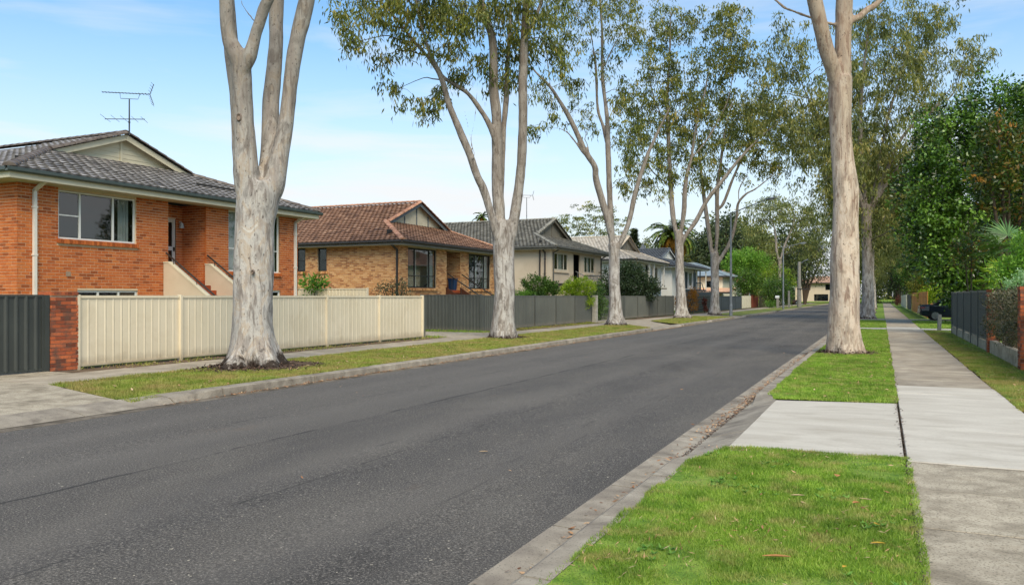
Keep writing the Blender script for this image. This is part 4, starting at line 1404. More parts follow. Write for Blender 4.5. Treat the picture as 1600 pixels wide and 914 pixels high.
# porch door
mb = MB()
dx = XF - 1.13
mb.box(dx - .05, dx, 19.17, 19.29, 2.2, 4.3); mb.box(dx - .05, dx, 20.05, 20.17, 2.2, 4.3)
for z0_, z1_ in ((2.2, 2.5), (3.22, 3.36), (4.18, 4.3)): mb.box(dx - .05, dx, 19.29, 20.05, z0_, z1_)
dr = mb.build('door', M['door_white'], h1)
for z0_, z1_ in ((2.5, 3.22), (3.36, 4.18)):
    mb = MB(); mb.box(dx - .035, dx - .025, 19.29, 20.05, z0_, z1_); mb.build('pane', M['car_glass'], dr)
mb = MB(); mb.box(dx, dx + .05, 20.08, 20.12, 3.2, 3.34); mb.build('handle', M['rail'], dr)
mb = MB(); mb.tube([(XF - .98, 20.32, 4.18), (XF - .98, 20.32, 4.0)], [.05, .09], 10); mb.tube([(XF - 1.1, 20.32, 4.22), (XF - .98, 20.32, 4.2)], [.02, .02], 6)
mb.build('porch_lamp', M['lamp_lens'], h1)
mb = MB(); mb.box(XF - 1.1, XF - .01, 18.9, 20.44, 2.05, 2.19); mb.build('porch_floor', M['step_brick'], h1)
# steps down to the yard, one brick riser at a time
for i in range(9):
    z = 2.19 - .17 * (i + 1)
    x = XF + .26 * i
    mb = MB(); mb.box(x - .0, x + .30, 18.86, 20.38, z - .16, z, R.uniform(.3, .8)); mb.build('step', M['step_brick'], h1)
for yy_ in (18.66, 20.40):
    mb = MB()
    mb.prism([(XF + .02, yy_, 0), (XF + .02, yy_, 2.72), (XF + .22, yy_, 2.72), (XF + 2.9, yy_, .98), (XF + 2.9, yy_, 0)], (0, .16, 0))
    mb.build('wing_wall', M['wing_render'], h1)
    mb = MB()
    mb.prism([(XF + .015, yy_ - .015, 2.722), (XF + .22, yy_ - .015, 2.722), (XF + 2.92, yy_ - .015, .968), (XF + 2.92, yy_ - .015, 1.01), (XF + .235, yy_ - .015, 2.765), (XF + .015, yy_ - .015, 2.765)], (0, .19, 0))
    mb.build('wing_coping', M['cream_paint'], h1)
    rail_line(h1, (XF + .05, yy_ + .08, 3.05), (XF + 2.7, yy_ + .08, 1.30), M['rail'], 3)
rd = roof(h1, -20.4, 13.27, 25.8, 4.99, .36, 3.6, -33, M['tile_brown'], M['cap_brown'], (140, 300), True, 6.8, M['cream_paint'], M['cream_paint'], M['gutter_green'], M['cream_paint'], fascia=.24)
back_wall(h1, -32.5, 14, 25.05, 4.7, M['mortar'])
soffit(h1, -20.4, XF, 13.27, Y0, 25.8, Y1, 4.72, -33, M['soffit'])
downpipe(h1, XF, 14.33, 4.98, M['downpipe'])
downpipe(h1, XF, 25.0, 4.98, M['downpipe'])
mb = MB(); mb.box(XF - .0, XF + .012, 15.28, 15.42, 2.22, 2.36); mb.build('air_vent', M['mortar_grey'], h1)

# television antenna on its ridge
def antenna(label, x, y, z0, z1, boom, two=True):
    t = thing('tv_antenna', label, 'antenna', (x, y, z0))
    mb = MB(); mb.tube([(x, y, z0), (x, y, z1 - .35), (x, y, z1)], [.028, .024, .022], 8)
    mb.tube([(x, y, z0 + .42), (x, y, z0 + .47)], [.036, .036], 8); mb.build('mast', M['antenna'], t)
    d = Vector((.80, .60, 0)); s_ = Vector((-.60, .80, 0))
    c = Vector((x, y, z1 + .19))
    mb = MB()
    mb.tube([c - d * (boom * .56), c + d * (boom * .42)], [.014, .014], 6)
    mb.tube([c - d * .3, c - d * .28 - up * .19, c + d * .28 - up * .19, c + d * .34], [.010] * 4, 6)
    mb.build('boom', M['antenna'], t)
    for i in range(15):
        p = c + d * (boom * (-.55 + .97 * i / 14))
        L = .085 if i < 11 else .13
        q = MB(); q.tube([p - s_ * L, p + s_ * L], [.009, .009], 5); q.build('element', M['antenna'], t)
    for sg in (-1, 1):
        q = MB(); q.prism([c + d * (boom * .42), c + d * (boom * .50) + up * (.36 * sg), c + d * (boom * .50) + up * (.36 * sg) + s_ * .02, c + d * (boom * .42) + s_ * .02], d * .02)
        for k in range(4):
            w_ = c + d * (boom * (.43 + .018 * k)) + up * (sg * (.09 + .09 * k)); q.tube([w_ - s_ * .22, w_ + s_ * .22], [.006, .006], 5)
        q.build('reflector', M['antenna'], t)
    if two:
        c = Vector((x, y, z1 - .70))
        mb = MB(); mb.tube([c - d * .78 - up * .03, c + d * .5 + up * .02], [.014, .014], 6); mb.build('boom', M['antenna'], t)
        e_ = Vector((-.93, -.05, .36)).normalized()
        for k, (q_, L) in enumerate(((-.76, .62), (-.45, .55), (-.16, .5), (.18, .48), (.48, .5))):
            p = c + d * q_
            q = MB(); q.tube([p - s_ * L, p + s_ * L], [.006, .006], 5); q.build('element', M['antenna'], t)
antenna('two tier television antenna standing on the dark tiled ridge of the nearest house', -23.55, 19.5, 7.2, 8.45, 1.55)

# ---------------------------------------------------------------- house 2: buff brick, terracotta roof
h2 = thing('brick_house', 'buff mottled brick house with terracotta tiled roof', 'house', (-22, 39.6, 0), 'houses along the left side')
XF, Y0, Y1, zt = -22.0, 34.1, 45.2, 4.22
ops = [(34.9 - Y0, 37.8 - Y0, 2.07, 4.16), (38.92 - Y0, 40.5 - Y0, 1.0, 4.16), (41.55 - Y0, 44.4 - Y0, 2.07, 4.16)]
br = lay_bricks((XF, Y0, 0), (0, 1, 0), (1, 0, 0), Y1 - Y0, 1.3, zt, ops, 1.5)
sops = [(4.5, 5.1, 2.95, 4.2), (5.9, 6.5, 2.95, 4.2)]
br += lay_bricks((XF, Y0, 0), (-1, 0, 0), (0, -1, 0), 9.5, 1.3, zt, sops, 1.7)
br += lay_bricks((XF - .02, 40.5, 0), (-1, 0, 0), (0, -1, 0), 1.3, 1.5, zt, [], 1.5)
br += lay_bricks((XF - 1.3, 38.9, 0), (0, 1, 0), (1, 0, 0), 1.6, 1.5, zt, [], 1.5)
emit_bricks(br, M['buff_brick'], h2, 0)
wall_mass((XF, Y0 + .12, 0), (0, 1, 0), (1, 0, 0), Y1 - Y0 - .12, 0, zt, [(a - .12, b - .12 + (.03 if c == 1.0 else 0), c, d_) for a, b, c, d_ in ops], M['mortar'], h2)
wall_mass((XF - .008, Y0, 0), (-1, 0, 0), (0, -1, 0), 13, 0, zt, sops, M['mortar'], h2)
wall_mass((XF - .14, 40.5, 0), (-1, 0, 0), (0, -1, 0), 1.3, 0, zt, [], M['mortar'], h2)
wall_mass((XF - 1.3, 38.7, 0), (0, 1, 0), (1, 0, 0), 1.9, 0, zt, [], M['mortar'], h2)
wall_mass((XF - .13, Y1, 0), (-1, 0, 0), (0, 1, 0), 13, 0, zt, [], M['mortar'], h2)
FR = ((XF, 0, 0), (0, 1, 0), (1, 0, 0))
window(h2, *FR, 34.91, 37.79, 2.08, 4.15, M['frame_dark'], cols=(35.65, 37.1), bars=((34.95, 37.75, 2.72),), fw=.07, screen=[(34.98, 35.6)], curtain=[(35.7, 36.0), (37.15, 37.7)])
window(h2, *FR, 41.56, 44.39, 2.08, 4.15, M['frame_dark'], cols=(42.4, 43.6), bars=((41.6, 44.35, 2.72),), fw=.07, screen=[(41.63, 42.35)], curtain=[(42.5, 42.9), (43.65, 44.3)])
SD = ((XF, Y0, 0), (-1, 0, 0), (0, -1, 0))
for a, b in ((4.52, 5.08), (5.92, 6.48)):
    window(h2, *SD, a, b, 2.97, 4.19, M['frame_dark'], bars=((a, b, 3.55),), fw=.05, pad=1.5)
    brick_sill(h2, *SD, a - .1, b + .1, 2.96, M['buff_brick'], False)
brick_sill(h2, *FR, 34.85, 37.85, 2.07, M['buff_brick'], False)
brick_sill(h2, *FR, 41.5, 44.45, 2.07, M['buff_brick'], False)
for i in range(6):
    z = 2.0 - .17 * (i + 1)
    mb = MB(); mb.box(XF + .26 * i, XF + .30 + .26 * i, 38.95, 40.45, z - .16, z, R.uniform(.2, .7)); mb.build('step', M['step_dark'], h2)
mb = MB(); mb.box(XF - 1.3, XF, 38.95, 40.45, 1.85, 2.0); mb.build('porch_floor', M['step_brick'], h2)
for yy_ in (38.85, 40.5):
    rail_line(h2, (XF + .1, yy_, 2.9), (XF + 2.4, yy_, 1.5), M['rail'], 4, .035, .8)
    mb = MB(); mb.prism([(XF + .02, yy_ - .06, 1.2), (XF + .02, yy_ - .06, 2.15), (XF + 1.9, yy_ - .06, 1.0)], (0, .1, 0)); mb.build('wing_wall', M['step_dark'], h2)
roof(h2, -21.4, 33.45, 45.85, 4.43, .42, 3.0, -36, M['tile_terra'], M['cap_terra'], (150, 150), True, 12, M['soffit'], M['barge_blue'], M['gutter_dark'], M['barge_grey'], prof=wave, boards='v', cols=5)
back_wall(h2, -34.5, 34.2, 45, 4.2, M['mortar'])
soffit(h2, -21.4, XF, 33.45, Y0, 45.85, Y1, 4.2, -36, M['soffit'])
downpipe(h2, XF - .1, Y0, 4.42, M['gutter_dark'], (0, -1, 0))
t = thing('wheelie_bin', 'small dark blue bin standing in the porch of the buff brick house', 'bin', (XF - .25, 40.05, 2.0))
mb = MB(); b0 = [(-.2, -.2), (.2, -.2), (.2, .2), (-.2, .2)]
cx, cy = XF - .25, 40.05
lo_ = [(cx + x * .8, cy + y * .8, 2.0) for x, y in b0]; hi_ = [(cx + x, cy + y, 2.62) for x, y in b0]
for i in range(4): mb.face([lo_[i], lo_[(i + 1) % 4], hi_[(i + 1) % 4], hi_[i]])
mb.face(lo_[::-1]); mb.build('body', M['blue_bin'], t)
mb = MB(); mb.box(cx - .23, cx + .23, cy - .22, cy + .22, 2.62, 2.67); mb.build('lid', M['blue_bin'], t)

# ---------------------------------------------------------------- houses further along
def wall_box(root, xf, y0, y1, zt, ops, m, depth=13, side_ops=()):
    wall_mass((xf, y0 + .12, 0), (0, 1, 0), (1, 0, 0), y1 - y0 - .12, 0, zt, [(a - y0 - .12, b - y0 - .12, c, d) for a, b, c, d in ops], m, root, back=0)
    wall_mass((xf, y0, 0), (-1, 0, 0), (0, -1, 0), depth, 0, zt, list(side_ops), m, root, back=0)
    wall_mass((xf - .12, y1, 0), (-1, 0, 0), (0, 1, 0), depth, 0, zt, [], m, root, back=0)

h3 = thing('rendered_house', 'sand coloured rendered house with weathered grey tiled roof', 'house', (-22, 60.2, 0), 'houses along the left side')
wall_box(h3, -22, 54.5, 66, 5.1, [(55.05, 57.95, 3.6, 4.92), (59.1, 60.65, 2.6, 4.95), (61.6, 64.3, 3.55, 4.92)], M['render_sand'], side_ops=[(10.5, 11.3, 3.6, 4.8)])
FR = ((-22, 0, 0), (0, 1, 0), (1, 0, 0))
window(h3, *FR, 55.06, 57.94, 3.61, 4.91, M['frame_beige'], cols=(55.9, 57.1), fw=.08, curtain=[(55.1, 55.6), (56.1, 57.0)])
window(h3, *FR, 61.61, 64.29, 3.56, 4.91, M['frame_beige'], cols=(62.5, 63.4), fw=.08, curtain=[(61.7, 62.3), (62.6, 63.3)])
mb = MB(); mb.box(-22.02, -21.9, 54.95, 58.05, 3.42, 3.58); mb.build('sill', M['wing_render'], h3)
mb = MB(); mb.box(-22.02, -21.9, 61.5, 64.4, 3.38, 3.53); mb.build('sill', M['wing_render'], h3)
mb = MB(); mb.box(-23.2, -23.15, 58.8, 61, 2.6, 5.0); mb.build('door', M['barge_grey'], h3)
mb = MB(); mb.box(-22.0, -20.6, 55.2, 68.2, 2.42, 2.62); mb.build('balcony_floor', M['gutter_dark'], h3)
mb = MB(); mb.box(-21.9, -20.75, 55.4, 68.0, .0, 2.415); mb.build('balcony_wall', M['render_sand'], h3)
rail_line(h3, (-21.8, 59.1, 3.6), (-20.6, 59.0, 3.0), M['pole'], 2, .03, .5)
roof(h3, -21.4, 53.85, 66.65, 5.30, .4, 2.9, -36, M['tile_grey'], M['cap_grey'], (0, 0), True, 14, M['barge_grey'], M['barge_grey'], M['gutter_grey'], M['barge_grey'], cols=4, boards='v')
soffit(h3, -21.4, -22, 53.85, 54.5, 66.65, 66, 5.07, -36, M['soffit'])
downpipe(h3, -22, 54.75, 5.3, M['gutter_grey']); downpipe(h3, -22.5, 54.5, 5.3, M['gutter_dark'], (0, -1, 0)); downpipe(h3, -22, 65.8, 5.3, M['gutter_dark'])
for k, y_ in enumerate((61.6, 63.4)):
    t = thing('garden_chair', 'grey curved garden chair on the balcony of the sand rendered house, ' + ('nearer of two' if k == 0 else 'farther of two'), 'chair', (-21.2, y_, 2.62), 'balcony chairs')
    mb = MB(); mb.prism([(-21.45, y_ - .3, 3.02), (-20.95, y_ - .3, 3.0), (-20.95, y_ + .3, 3.0), (-21.45, y_ + .3, 3.02)], (0, 0, .05)); mb.build('seat', M['pole'], t)
    mb = MB()
    pts = [(-21.2 + .33 * math.cos(a), y_ + .36 * math.sin(a), 3.35) for a in [math.pi * (.4 + 1.2 * i / 8) for i in range(9)]]
    mb.tube(pts, [.035] * 9, 6)
    for p_ in pts[::2]: mb.tube([p_, (p_[0] + .05, p_[1], 3.03)], [.015, .015], 5)
    mb.build('backrest', M['pole'], t)
    for sx in (-.22, .22):
        for sy in (-.26, .26):
            q = MB(); q.tube([(-21.2 + sx, y_ + sy, 2.62), (-21.2 + sx, y_ + sy, 3.01)], [.018, .018], 6); q.build('leg', M['pole'], t)
antenna('small television antenna on the grey tiled ridge behind the second gum tree', -26.5, 60.2, 7.8, 9.75, 1.2, False)

h4 = thing('rendered_house', 'off white house with cream tiled roof behind the large grey green shrub', 'house', (-22.1, 81.1, 0), 'houses along the left side')
wall_box(h4, -22.1, 75.4, 87, 5.1, [(77.5, 79.6, 3.3, 4.8), (80.6, 81.8, 2.6, 4.9), (83, 85.6, 3.3, 4.8)], M['render_white'])
FR = ((-22.1, 0, 0), (0, 1, 0), (1, 0, 0))
window(h4, *FR, 77.51, 79.59, 3.31, 4.79, M['frame_beige'], cols=(78.5,), fw=.1)
window(h4, *FR, 83.01, 85.59, 3.31, 4.79, M['frame_beige'], cols=(84.3,), fw=.1)
mb = MB(); mb.box(-23.2, -23.15, 80.4, 82, 2.6, 5.0); mb.build('door', M['barge_grey'], h4)
for y_ in (80.3, 82.1, 86.4):
    mb = MB(); mb.box(-21.75, -21.55, y_ - .1, y_ + .1, 2.5, 5.0); mb.build('column', M['render_white'], h4)
mb = MB(); mb.box(-22.1, -21.4, 79.8, 86.8, 2.4, 2.55); mb.build('porch_floor', M['concrete_old'], h4)
roof(h4, -21.4, 74.75, 87.65, 5.25, .41, 2.9, -36, M['tile_cream'], M['cap_cream'], (0, 0), True, 14, M['barge_grey'], M['barge_grey'], M['gutter_dark'], M['soffit'], cols=3, boards='v', w=.34, gauge=.36)
soffit(h4, -21.4, -22.1, 74.75, 75.4, 87.65, 87, 5.0, -36, M['soffit'])

h5 = thing('rendered_house', 'white house with slate grey roof and dark blue porch with stairs', 'house', (-22.1, 98.9, 0), 'houses along the left side')
wall_box(h5, -22.1, 92, 106.2, 5.0, [(98.8, 100.3, 2.6, 4.7), (101, 103, 2.9, 4.7), (103.6, 105.3, 2.6, 4.7)], M['render_white'])
FR = ((-22.1, 0, 0), (0, 1, 0), (1, 0, 0))
mb = MB(); mb.box(-22.2, -22.14, 98.8, 100.3, 2.6, 4.7); mb.build('shutter', M['navy'], h5)
window(h5, *FR, 101.01, 102.99, 2.91, 4.69, M['frame_white'], cols=(101.9,), fw=.1)
mb = MB(); mb.box(-22.2, -22.14, 103.6, 105.3, 2.6, 4.7); mb.build('door', M['navy'], h5)
mb = MB(); mb.box(-22.05, -20.9, 98.6, 106, 2.3, 2.5); mb.build('porch_floor', M['navy'], h5)
for y_ in (98.7, 102.2, 105.9):
    mb = MB(); mb.box(-21.0, -20.88, y_ - .07, y_ + .07, 2.5, 4.9); mb.build('post', M['navy'] if y_ < 105 else M['frame_white'], h5)
mb = MB(); mb.box(-20.98, -20.92, 98.7, 103, 3.3, 3.4)
for i in range(16): mb.box(-20.97, -20.94, 98.8 + i * .26, 98.84 + i * .26, 2.5, 3.3)
mb.build('balustrade', M['navy'], h5)
for i in range(10):
    mb = MB(); mb.box(-20.9, -19.9, 103.2 + .27 * i, 103.55 + .27 * i, 2.3 - .19 * i, 2.36 - .19 * i); mb.build('step', M['frame_white'] if i % 2 else M['navy'], h5)
for x_ in (-20.9, -19.9):
    mb = MB(); mb.bar((x_, 103.1, 3.3), (x_, 106, 1.4), .07, .1); mb.bar((x_, 103.1, 2.3), (x_, 106, .4), .07, .2); mb.build('stair_rail', M['navy'], h5)
roof(h5, -20.7, 91.2, 107, 5.2, .30, 3.6, -36, M['tile_slate'], M['tile_slate'], (0, 0), False, 14, M['frame_white'], M['frame_white'], M['gutter_dark'], M['frame_white'], cols=3, boards='v', w=.34, gauge=.36)
soffit(h5, -20.7, -22.1, 91.2, 92, 107, 106.2, 4.97, -36, M['soffit'])
mb = MB()   # steep slate roofed bay behind
mb.face([(-27, 100.2, 5.5), (-27, 103.8, 5.5), (-28.3, 102, 8.6)]); mb.face([(-27, 100.2, 5.5), (-28.3, 102, 8.6), (-29.6, 100.2, 5.5)]); mb.face([(-27, 103.8, 5.5), (-29.6, 103.8, 5.5), (-28.3, 102, 8.6)])
mb.build('turret_roof', M['tile_slate'], h5)

h6 = thing('rendered_house', 'cream two storey house with pale blue grey metal roof and salmon verandah roof', 'house', (-22, 130, 0), 'houses along the left side')
wall_box(h6, -22, 124, 137, 4.7, [(130, 131.4, 2.7, 4.0)], M['render_cream'], 15, side_ops=[(1.6, 2.6, 3.0, 4.0), (6.2, 7.2, 3.0, 4.0)])
SD = ((-22, 124, 0), (-1, 0, 0), (0, -1, 0))
for a in (1.61, 6.21): window(h6, *SD, a, a + .98, 3.01, 3.99, M['frame_dark'], fw=.08)
window(h6, (-22, 0, 0), (0, 1, 0), (1, 0, 0), 130.01, 131.39, 2.71, 3.99, M['frame_dark'], fw=.08)
mb = MB()
E0, E1, F0, F1 = (-21.3, 123.3), (-21.3, 137.7), (-38, 123.3), (-38, 137.7)
A0, A1 = (-27.5, 130.5), (-32, 130.5)
zr, ze = 7.0, 4.75
for P in ([(*E0, ze), (*E1, ze), (*A0, zr)], [(*F0, ze), (*E0, ze), (*A0, zr), (*A1, zr)], [(*E1, ze), (*F1, ze), (*A1, zr), (*A0, zr)], [(*F1, ze), (*F0, ze), (*A1, zr)]): mb.face(P)
mb.build('roof', M['metal_roof'], h6)
mb = MB()
for a, b in ((E0, A0), (E1, A0), (F0, A1)): mb.tube([(*a, ze + .05), (*b, zr + .05)], [.09, .09], 6)
mb.tube([(*A0, zr + .05), (*A1, zr + .05)], [.09, .09], 6)
mb.build('ridge_caps', M['metal_roof'], h6)
mb = MB(); mb.box(-38, -21.25, 123.2, 123.28, ze - .22, ze + .03); mb.box(-21.28, -21.2, 123.28, 137.8, ze - .22, ze + .03); mb.build('gutter', M['gutter_dark'], h6)
mb = MB()
mb.prism([(-38, 120.4, 2.25), (-20, 120.4, 2.25), (-20, 123.98, 2.85), (-38, 123.98, 2.85)], (0, 0, .08)); mb.build('verandah_roof', M['pink_roof'], h6)
mb = MB(); mb.box(-38, -20, 120.3, 120.38, 2.05, 2.3); mb.build('gutter', M['gutter_dark'], h6)
for x_ in (-20.3, -24, -28):
    mb = MB(); mb.box(x_ - .06, x_ + .06, 120.45, 120.57, 0, 2.2); mb.build('post', M['frame_white'], h6)

h7 = thing('house', 'small far house with faded red roof behind the bushy tree', 'house', (-24, 160, 0), 'houses along the left side')
wall_box(h7, -24, 154, 166, 4.2, [(157, 159, 2.5, 3.8)], M['render_white'], 10)
window(h7, (-24, 0, 0), (0, 1, 0), (1, 0, 0), 157.01, 158.99, 2.51, 3.79, M['frame_white'], fw=.1)
mb = MB()
for P in ([(-23.4, 153.4, 4.2), (-23.4, 166.6, 4.2), (-28, 160, 6.9)], [(-34, 153.4, 4.2), (-23.4, 153.4, 4.2), (-28, 160, 6.9)], [(-23.4, 166.6, 4.2), (-34, 166.6, 4.2), (-28, 160, 6.9)], [(-34, 166.6, 4.2), (-34, 153.4, 4.2), (-28, 160, 6.9)]): mb.face(P)
mb.build('roof', M['far_red_roof'], h7)

h8 = thing('house', 'tan two storey house facing down the street from behind the far green lawn', 'house', (-13, 232, 0))
for hh, y0_, y1_ in ((h3, 54.6, 65.8), (h4, 75.5, 86.8), (h5, 92.1, 106), (h6, 124.1, 136.8)):
    back_wall(hh, -34.7 if hh is not h6 else -36.7, y0_, y1_, 4.6, M['render_white'])

def far_front(root, x0, x1, y, zt, ops, m, depth):
    wall_mass((x0, y, 0), (1, 0, 0), (0, -1, 0), x1 - x0, 0, zt, [(a - x0, b - x0, c, d) for a, b, c, d in ops], m, root, back=0)
    wall_mass((x1, y + .12, 0), (0, 1, 0), (1, 0, 0), depth, 0, zt, [], m, root, back=0)
    wall_mass((x0, y + .12, 0), (0, 1, 0), (-1, 0, 0), depth, 0, zt, [], m, root, back=0)
O8 = [(-18.6, -17.2, 3.3, 4.8), (-13.5, -11.9, 3.3, 4.8), (-10.9, -9.6, 3.3, 4.8), (-16.3, -12.8, .4, 2.2), (-12, -9.3, .4, 2.2)]
far_front(h8, -21, -8, 226, 5.2, O8, M['render_blush'], 11)
for a, b, c, d in O8:
    window(h8, (0, 226, 0), (1, 0, 0), (0, -1, 0), a + .01, b - .01, c + .01, d - .01, M['frame_dark'], fw=.12, cols=((a + b) / 2,) if b - a > 2 else ())
mb = MB()
for P in ([(-21.8, 225.2, 5.2), (-7.2, 225.2, 5.2), (-12, 231.5, 7.1), (-17, 231.5, 7.1)], [(-7.2, 225.2, 5.2), (-7.2, 238, 5.2), (-12, 231.5, 7.1)], [(-21.8, 238, 5.2), (-21.8, 225.2, 5.2), (-17, 231.5, 7.1)], [(-7.2, 238, 5.2), (-21.8, 238, 5.2), (-17, 231.5, 7.1), (-12, 231.5, 7.1)]): mb.face(P)
mb.build('roof', M['far_tan_roof'], h8)
mb = MB(); mb.box(-21.85, -7.15, 225.1, 225.18, 5.0, 5.25); mb.build('gutter', M['gutter_dark'], h8)

h9 = thing('house', 'pale cream house glimpsed between the leaves beyond the black car', 'house', (14, 92, 0))
wall_mass((9.5, 88, 0), (1, 0, 0), (0, -1, 0), 12, 0, 5.6, [(2, 3.6, 3.0, 4.4)], M['render_cream'], h9, back=0)
wall_mass((9.5, 88.1, 0), (0, 1, 0), (-1, 0, 0), 12, 0, 5.6, [(3, 5, 3.0, 4.4)], M['render_cream'], h9, back=0)
window(h9, (9.5, 88, 0), (1, 0, 0), (0, -1, 0), 2.01, 3.59, 3.01, 4.39, M['frame_white'], fw=.1)
mb = MB()
for P in ([(8.8, 87.3, 5.6), (22, 87.3, 5.6), (15, 94, 8.2)], [(8.8, 101, 5.6), (8.8, 87.3, 5.6), (15, 94, 8.2)]): mb.face(P)
mb.build('roof', M['far_tan_roof'], h9)

# ================================================================ FENCES
def corrugated(p, q, z0, z1, zq0, zq1, pitch=.20, dep=.018, thick=0):
    """steel sheet between two posts: pans with raised ribs"""
    p, q = Vector((*p, 0)), Vector((*q, 0))
    d = q - p; L = d.length; d.normalize()
    n = Vector((d.y, -d.x, 0))
    k = max(2, round(L / pitch))
    w = L / k
    pts = []
    for i in range(k):
        a = i * w
        g_ = min(.06 if dep < .025 else .10, w * .45)
        pts += [(a, 0), (a + w - g_, 0), (a + w - g_ * .66, -dep), (a + w - g_ * .33, -dep)]
    pts.append((L, 0))
    mb = MB()
    for (a, s), (b, t) in zip(pts[:-1], pts[1:]):
        P, Q = p + d * a + n * s, p + d * b + n * t
        za0, zb0 = z0 + (zq0 - z0) * a / L, z0 + (zq0 - z0) * b / L
        za1, zb1 = z1 + (zq1 - z1) * a / L, z1 + (zq1 - z1) * b / L
        mb.face([P + up * za0, Q + up * zb0, Q + up * zb1, P + up * za1], .5)
    return mb

def steel_fence(label, posts, z0, z1, m, group=None, pitch=.2, dep=.022, post_w=.07, side=1, cap=.03, plinth=None, name='fence', skip=(), flip=False):
    t = thing(name, label, 'fence', (posts[0][0], posts[0][1], 0), group)
    for i, ((xa, ya), (xb, yb)) in enumerate(zip(posts[:-1], posts[1:])):
        d = Vector((xb - xa, yb - ya, 0)).normalized()
        a = (xa + d.x * .03, ya + d.y * .03); b = (xb - d.x * .03, yb - d.y * .03)
        if flip: a, b = b, a
        corrugated(a, b, z0, z1, z0, z1, pitch, dep).build('panel', m, t)
        mb = MB()
        n = Vector((d.y, -d.x, 0))
        mb.bar(Vector((*a, z1 - .02)), Vector((*b, z1 - .02)), .055, .06); mb.build('top_rail', m, t)
        mb = MB(); mb.bar(Vector((*a, z0 + .015)), Vector((*b, z0 + .015)), .05, .05); mb.build('bottom_rail', m, t)
        if plinth:
            mb = MB(); mb.bar(Vector((*a, z0 / 2 - .02)), Vector((*b, z0 / 2 - .02)), .06, z0 - .03); mb.build('plinth', plinth, t)
    for (x, y) in posts:
        mb = MB(); d = Vector((posts[-1][0] - posts[0][0], posts[-1][1] - posts[0][1], 0)).normalized(); n = Vector((d.y, -d.x, 0))
        mb.obox((x, y, (z1 + cap) / 2 - .02), d * (post_w / 2), n * .062, (0, 0, (z1 + cap) / 2 + .02)); mb.build('post', m, t)
    return t

FX = -16.6
steel_fence('cream ribbed steel fence in front of the orange brick house', [(FX, 12.36), (FX, 15.30), (FX, 18.30), (FX, 21.35), (FX, 24.4), (FX, 27.4)], .06, 1.66, M['fence_cream'], pitch=.225, dep=.008, flip=True)
# charcoal gate with latch at the left edge
gt = thing('gate', 'charcoal ribbed steel gate beside the brick pillar', 'gate', (FX, 9, 0))
for a, b in ((8.0, 10.42), (10.46, 11.55)):
    corrugated((FX, b), (FX, a), .05, 1.66, .05, 1.66, .235, .04).build('panel', M['gate_dark'], gt)
    mb = MB(); mb.bar((FX, a, 1.66), (FX, b, 1.66), .05, .05); mb.bar((FX, a, .06), (FX, b, .06), .05, .05)
    mb.box(FX - .03, FX + .03, a, a + .05, .0, 1.64); mb.box(FX - .03, FX + .03, b - .05, b, 0, 1.64); mb.build('frame', M['gate_dark'], gt)
mb = MB(); mb.box(FX + .03, FX + .06, 10.36, 10.5, .93, .97); mb.tube([(FX + .05, 10.42, .97), (FX + .05, 10.42, .86)], [.035, .035], 8); mb.build('latch', M['chrome'], gt)
mb = MB(); mb.box(FX - .05, FX + .05, 11.55, 11.66, 0, 1.68); mb.build('post', M['gate_dark'], gt)

def brick_pillar(label, x0, x1, y0, y1, zt, faces, m, group=None, cap=True, mort='mortar_grey'):
    t = thing('brick_pillar', label, 'pillar', ((x0 + x1) / 2, (y0 + y1) / 2, 0), group)
    mb = MB(); e_ = .012
    mb.box(x0 + e_, x1 - e_, y0 + e_, y1 - e_, -.05, zt - .01); mb.build('core', M[mort], t)
    b = []
    if '+x' in faces: b += lay_bricks((x1, y0, 0), (0, 1, 0), (1, 0, 0), y1 - y0, .005, zt, [], 1.4)
    if '-x' in faces: b += lay_bricks((x0, y1, 0), (0, -1, 0), (-1, 0, 0), y1 - y0, .005, zt, [], 1.4)
    if '-y' in faces: b += lay_bricks((x1, y0, 0), (-1, 0, 0), (0, -1, 0), x1 - x0, .005, zt, [], 1.4)
    for c, d, n, L, tn in b:
        rot = Matrix(((d.x, -n.x, 0), (d.y, -n.y, 0), (0, 0, 1))).to_4x4()
        put('brick', brick_mesh(m, tn, round(L, 3)), t, Matrix.Translation(c - n * (.015 - R.uniform(0, .004))) @ rot)
    if cap:
        k = max(1, round((y1 - y0) / .086)); w = (y1 - y0) / k
        for i in range(k):
            q = MB(); q.box(x0 - .012, x1 + .012, y0 + w * i + .004, y0 + w * (i + 1) - .004, zt - .002, zt + .07, R.choice(TONES[:5])); q.build('cap_brick', m, t)
    return t
brick_pillar('weathered red brick pillar between the charcoal gate and cream fence', FX - .36, FX + .06, 11.68, 12.34, 1.68, ('+x', '-y'), M['pillar_brick'])
steel_fence('dark grey steel side fence set back at the end of the cream fence', [(-16.93, 33.2), (-18.7, 33.4), (-20.4, 33.6)], .04, 1.72, M['fence_dark'], pitch=.2, dep=.05)
mb = MB(); mb.box(FX - .06, FX + .05, 27.46, 27.56, 0, 1.62)
o = mb.build('fence_post', M['fence_dark']); o.data.transform(Matrix.Translation((-FX, -27.5, 0))); o.location = (FX, 27.5, 0)
tag(o, 'single dark grey steel post against the far end of the cream fence', 'post')
steel_fence('long dark grey ribbed steel fence behind the second gum tree', [(-16.85, 33.2 + 3.06 * i) for i in range(6)], .05, 1.68, M['fence_dark'], pitch=.2, dep=.05, flip=True)
mb = MB()
wp = thing('brick_pier', 'slim whitewashed brick pier at the far end of the long dark fence', 'pier', (-16.75, 48.75, 0))
for k in range(20):
    q = MB(); q.box(-16.95, -16.55, 48.55, 48.95, k * .086 + .003, k * .086 + .08, R.choice(TONES)); q.build('brick', M['white_brick'], wp)
q = MB(); q.box(-16.92, -16.58, 48.58, 48.92, 0, 1.70); q.build('core', M['mortar'], wp)
